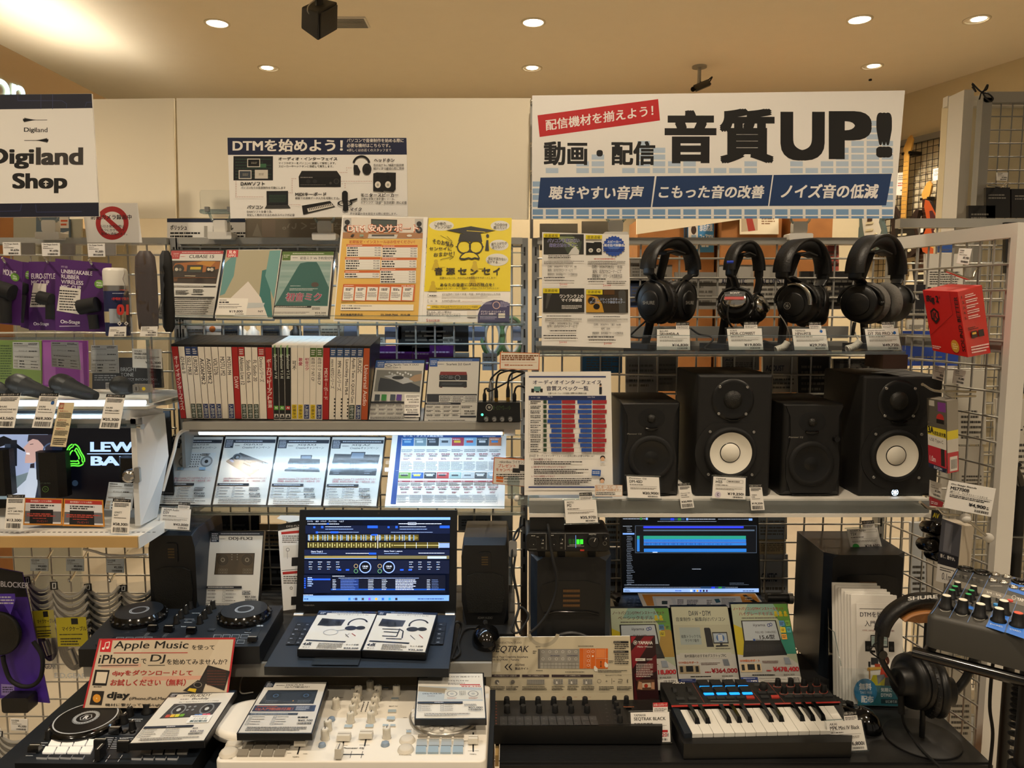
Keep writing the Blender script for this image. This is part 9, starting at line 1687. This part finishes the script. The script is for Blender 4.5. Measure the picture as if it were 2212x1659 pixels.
for x0,y0,x1,y1,k,l_,tx in((1362,560,1404,612,'#8a867e','grey foil bag behind the first headphones',None),(1404,572,1452,660,'#847f77','grey foil bag between the first headphones and its neighbour',None),(1362,606,1396,664,'#44547a','navy and grey string card right of the seminar poster',None),(1458,588,1548,668,'#8f8a82','grey printed card between the first two headphones',None),(1552,572,1628,668,'#b2ada3','grey acoustic string box behind the chrome capped headphones','ACOUSTIC'),(1636,572,1722,668,'#a9a49a','grey acoustic string box left of the silver arc headphones','ACOUSTIC'),(1730,586,1852,668,'#1a1817','black box behind the silver arc headphones',None),(1788,530,1812,585,'#b5564a','red and white card above the black box',None),(1258,764,1344,806,'#2f6a98','blue string pack above the bar chart poster',None),(1352,768,1418,850,'#8f8c88','grey string card above the smaller black speaker',None),(1420,768,1462,845,'#77736c','grey barcode card left of the tall white coned speaker',None),(1560,764,1640,800,'#8f8a80','grey string box top above the tall white coned speaker','ACC'),(1648,764,1722,848,'#a39e94','grey acoustic string box above the smaller speaker with a knob','ACOUST'),(1724,768,1792,860,'#15130f','black box with a barcode beside the end speaker',None),(1800,775,1940,800,'#15130f','dark box above the end speaker',None),(1308,1092,1345,1180,'#a3b8c8','pale blue string pack left of the thin laptop',None),(1308,1184,1345,1330,'#8f9aa8','printed string pack left of the thin laptop, lower one',None),(1636,1112,1700,1165,'#8f9cab','blue grey printed pack right of the thin laptop',None),(1638,1166,1698,1196,'#c9b68c','cream box right of the thin laptop',None),(1640,1198,1702,1330,'#aeb2b6','pale acoustic string pack right of the thin laptop','OUSTIC')):bk('hanging_pack',l_,1.937,x0,y0,x1,y1,k,tx,'#2a2c44',(50,92,4,'#55524c')if tx else(20,85,5,'#5a564e'))
RR=stand((0,2.124,0));t=thing('display_rack','grey wire rack beyond the side panel, hung with printed bags','rack',(1.6,2.118,0));wires(1.10,2.1,[1.10+.05*i for i in range(21)],.1,1.72,[.12+.05*i for i in range(33)],'wire',.0026,RR).obj('wire_mesh',t);m=M();m.box(RR,1.09,0,-.3,2.1,.1,.04,'rackgray');m.box(RR,1.09,1.72,-.02,2.1,1.745,.008,'steel');m.obj('frame',t)
for x0,y0,x1,y1,k,l_,tx,Y in((1958,615,2010,688,'#17161a','black pedal box seen through the side panel','PEDAL',2.10),(1950,715,2075,790,'#1f3f94','blue pack seen through the side panel below the red box',None,2.10),(2000,548,2080,620,'#d0ccc2','white guitar pick guard pack seen through the side panel',None,2.10),(2030,520,2060,545,'#2f55a0','blue box seen through the side panel above the red box',None,2.10),(1960,690,2000,712,'#c9c4b8','pale box seen through the side panel below the pedal box',None,2.10),(2070,800,2130,960,'#b5b0a4','pale printed bag seen through the side panel beside the cable pack',None,2.10),(2072,965,2125,1080,'#a8a296','printed bag seen through the side panel behind the big price card',None,2.10),(1968,1130,2000,1300,'#b9bfc4','pale printed bag at the back of the side panel',None,2.10),(2003,1200,2048,1420,'#aea89c','printed bag behind the leaflet holder',None,2.10),(2050,1430,2098,1600,'#a59f92','printed bag behind the hung headphones',None,2.10),(2110,1420,2160,1659,'#bdb7aa','large printed bag left of the mixer pole',None,2.10),(2190,1440,2260,1700,'#b9b3a6','large printed bag right of the mixer pole',None,2.10),(2150,1060,2205,1230,'#bab4a8','printed bag above the mixer',None,2.10),(2152,862,2260,1040,'#bdb8ac','grey patch cable bag at the right edge','パッチケーブル',2.10),(2178,605,2260,745,'#d2cdc2','white standard pack at the right edge','STANDARD',2.10),(2168,750,2260,850,'#141311','black pack at the right edge below the white pack',None,2.10),(2172,480,2260,590,'#171513','black pack at the right edge above the white pack',None,2.10)):bk('hanging_pack',l_,Y,x0,y0,x1,y1,k,tx,'#2a2c2c'if k[1]>'3'else'#d8d4cc',(52,94,6,'#3c3934')if k[1]>'3'else(70,90,2,'#6a665e'))
for x0,y0,x1,y1,l_ in((2092,444,2150,520,'left, rounded'),(2130,405,2182,470,'front, with a printed header'),(2185,408,2260,470,'right, cut by the frame')):bk('tool_pouch',f'black pouch on the tall rack, {l_}',2.5,x0,y0,x1,y1,'#121110',g=(20,40,2,'#8a867e'),cat='pouch')
tagcard('price tag on the tall rack over the black pouches',2.48,[(1090,940),(1208,940),(1200,1028),(1090,1024)],(1930,180,4.88),'¥7,000','E.D.GEAR')
hook('chrome hook on the tall rack over the black pouches',TF_.at(2136,400,.02),onY(2165,404,2.42),onY(2176,394,2.40),r=.004)
# ---------------------------------------------------------------- shop beyond the racks
s=S(stand((0,1.967,0)),[(361,472),(530,474),(530,530),(361,530)],'card',.004);s.c=.0004;s.r(361,472,530,480,'#1d2a44');s.t('ポリッシュ',368,486,404,497,K,.03);s.t('オイル',472,486,504,497,K,.03);s.g(368,500,434,514,2,K);s.g(480,500,530,514,2,K);s.r(441,488,448,512,'#a9a59c');s.r(460,488,461,514,GR)
s.done('care_sign','white sign with a navy edge seen between the rails, left of centre','sign')
s=S(stand((0,1.969,0)),[(531,472),(742,472),(742,530),(531,530)],'#8f8474',.004);s.c=.0004;s.p([(545,510),(556,482),(566,512)],'#a89e8c');s.r(566,474,595,512,'#9c8c7c');s.m.text(s.fr,s.up(),s.mp(738,496),s.mp(610,496),s.mp(738,480),'さびにくい。','#b5ab9a',.02);s.done('grey_board','grey translucent board with reversed lettering seen between the rails','board')
for Y,q,k,nm,l_,pt in((3.2,(-60,470,28,1384),'wood','wooden_screen','orange wooden screen at the left edge between the rails',None),(3.1,(29,470,176,1406),'#a9a694','grey_screen','grey screen right of the orange wooden one',None),(3.088,(78,468,150,530),'#5f6f7c','guitar_poster','poster of a guitar player behind the clear clip stand',lambda s:(s.d(45,55,25,'#3c4a58',40),s.r(70,2,98,40,'#d8d0c4'),s.g(74,8,95,34,2,'#c4562c'),s.p([(55,65),(98,50),(98,62),(55,78)],'#e0d8cc'),s.d(78,78,9,'#c99a7c',18))),(4.5,(296,468,362,1182),'#fff2d4','white_screen','bright white screen between the warning notice and the care sign',None),(1.967,(1166,483,1248,540),'#8c8576','grey_board','blank grey board behind the seminar poster, left one',None),(1.967,(1257,478,1340,540),'#8f8778','grey_board','blank grey board behind the seminar poster, right one',None),(5.58,(1478,476,1542,545),'#3f86c0','fair_poster','blue fair poster below the striped banner',lambda s:(s.r(0,0,12,100,'#1c2430'),s.r(14,10,46,90,'#d8d0c4'),s.d(32,30,9,'#3c2c24',14),s.r(24,45,40,90,'#8fa8c0'),s.t('部活応援',52,12,96,34,'#e8eef4',.03),s.t('フェア2026',52,44,98,64,'#e8eef4',.03),s.g(58,76,90,86,1,'#e8eef4'))),(5.486,(1598,455,1682,506),'#e6dcc2','hanging_poster','cream poster with a red picture below the banner',lambda s:(s.p([(4,90),(46,84),(46,20),(4,20)],'#b5a58c'),s.p([(22,88),(40,84),(32,30),(16,34)],'#a03a2c'),s.g(56,30,90,60,3,'#8a6a4a')))):pack(nm,l_,'board'if pt is None else'poster',Y,[(q[0],q[1]),(q[2],q[1]),(q[2],q[3]),(q[0],q[3])],None,k,.01,pt)
for x0,x1,y0,Y,l_ in((1378,1545,474,5.6,'left one, under the white bulkhead'),(1560,1690,452,5.5,'middle one, behind the cream poster'),(1712,1800,455,5.4,'right one, left of the pale guitars')):m=M();f=stand((0,Y,0));a0,b1=f.px(x0,y0);a1=f.px(x1,y0)[0];m.box(f,a0,0,-.4,a1,b1,0,'wood');m.box(f,a0,b1-.012,0,a1,b1,.006,'wooddark');tag(m.obj('wooden_cabinet'),'tall wooden cabinet in the shop beyond, '+l_,'cabinet','wooden cabinets beyond the racks')
m=M();f=stand((0,5.47,0));m.prism(f,[f.px(*p)for p in((1375,455),(1600,455),(1600,474),(1375,506))],-.02,0,'#f0e6cc');tag(m.obj('white_bulkhead'),'slanted white panel below the striped banner, above the cabinets','panel')
# ---------------------------------------------------------------- guitars on the right wall
b1=RW.px(2010,304)[1];t=thing('guitar_grid','black wire grid on the right wall that carries the guitars','rack',RW.w(.6,1.2,.03))
m=M()
for i in range(52):m.tube([RW.w(-.6+.055*i,1.3,.03),RW.w(-.6+.055*i,b1,.03)],.0028,'wiredark',5)
for i in range(32):m.tube([RW.w(-.6,b1-.055*i,.036),RW.w(2.25,b1-.055*i,.036)],.0028,'wiredark',5)
m.obj('wire_grid',t);m=M();m.box(RW,-.6,b1,0,2.25,b1+.05,.045,'rackgray');m.obj('top_rail',t)
BO=[(0,0),(.09,.008),(.15,.05),(.165,.12),(.145,.20),(.118,.26),(.13,.33),(.142,.385),(.11,.39),(.07,.335),(.03,.31),(-.03,.31),(-.06,.36),(-.11,.44),(-.15,.455),(-.155,.40),(-.125,.30),(-.12,.24),(-.15,.17),(-.168,.10),(-.145,.04),(-.08,.008)]
def guitar(lab,px,py,kb,kg,kn,kh='maple',rim=None,dc=.15):
 a,b=RW.px(px,py,dc);L=1.0;o=RW.sub(a,b-L,dc);t=thing('electric_guitar',lab,'guitar',o.w(0,0),'electric guitars on the wall grid')
 m=M();m.prism(o,BO,-.02,.02,rim or kb,kb);
 if rim:m.prism(o,[(x*.8,.2+(y-.2)*.82)for x,y in BO],.02,.0205,kb);m.prism(o,[(x*.5,.16+(y-.2)*.55)for x,y in BO],.0205,.0208,'maple')
 m.obj('body',t,.006);m=M();m.prism(o,[(-.04,.10),(.10,.09),(.125,.18),(.095,.25),(.11,.33),(.06,.31),(.03,.29),(-.03,.29),(-.075,.36),(-.10,.36),(-.085,.27),(-.07,.2)],.021,.024,kg);m.obj('pickguard',t)
 m=M();m.box(o,-.024,.27,.02,.024,.86,.03,kn);[m.box(o,-.024,.30+.035*i,.03,.024,.302+.035*i,.0312,'silver')for i in range(15)];m.obj('neck',t)
 m=M();m.prism(o,[(-.024,.85),(.024,.85),(.04,.90),(.05,.96),(.03,1.0),(.0,.985),(-.04,.90)],.008,.024,kh);m.obj('headstock',t)
 for i in range(6):m=M();m.sph(o.w(-.034+.011*i,.885+.018*i,.018),.006,.006,.006,'chrome',8,6);m.obj('tuner',t)
 for y in(.135,.195,.255):m=M();m.rbox(o,-.042,y-.009,.024,.042,y+.009,.031,.008,'#d8cfae');m.obj('pickup',t)
 m=M();m.box(o,-.04,.07,.02,.04,.095,.034,'chrome');m.obj('bridge',t)
 for x,y in((.075,.15),(.085,.105),(.08,.06)):m=M();m.cyl(o,x,y,.022,.036,.013,'#d8cfae',n=12);m.obj('knob',t)
 m=M();m.box(o,-.03,.845,.042-dc,.03,.875,-.005,'blk');m.box(o,-.04,.85,-.01,-.026,.87,.04,'blk');m.box(o,.026,.85,-.01,.04,.87,.04,'blk');m.obj('hanger',t)
guitar('sunburst electric guitar with a dark red pickguard on the wall grid',2047,273,'#a8481c','#3c1418','rosew',rim='#120c0a');guitar('black and brown electric guitar hanging at the edge of the banner',1966,294,'#26160f','#131210','maple');guitar('guitar with a yellow headstock hung low between two others',2006,392,'#d8cdb0','#17161a','rosew',dc=.085);guitar('cream bodied guitar whose lower body shows under the banner',1822,296,'#e4dcc4','#d8d4c8','maple');guitar('grey teal guitar with a white pickguard under the banner corner',1893,294,'#5a6a68','#e0dccf','rosew')
T20=(1930,180,4.88)
for q,l_ in(([(420,905),(558,868),(552,1000),(413,1030)],'on the neck of the sunburst guitar'),([(45,945),(156,930),(128,1178),(28,1180)],'with red print on the neck of the black and brown guitar'),([(205,1455),(325,1440),(310,1570),(198,1600)],'between the lower guitar bodies')):s=S(RW.sub(0,0,.15),q,'card',.002,tf=T20,unit=True);s.c=.0006;s.g(10,10,70,35,3,GR);s.g(10,42,90,62,2,'#b5483a'if'red'in l_ else GR);s.g(40,74,92,84,1,K);tag(s.done('guitar_card'),'white price card '+l_,'price card')
bpy.data.objects.remove(_fo)
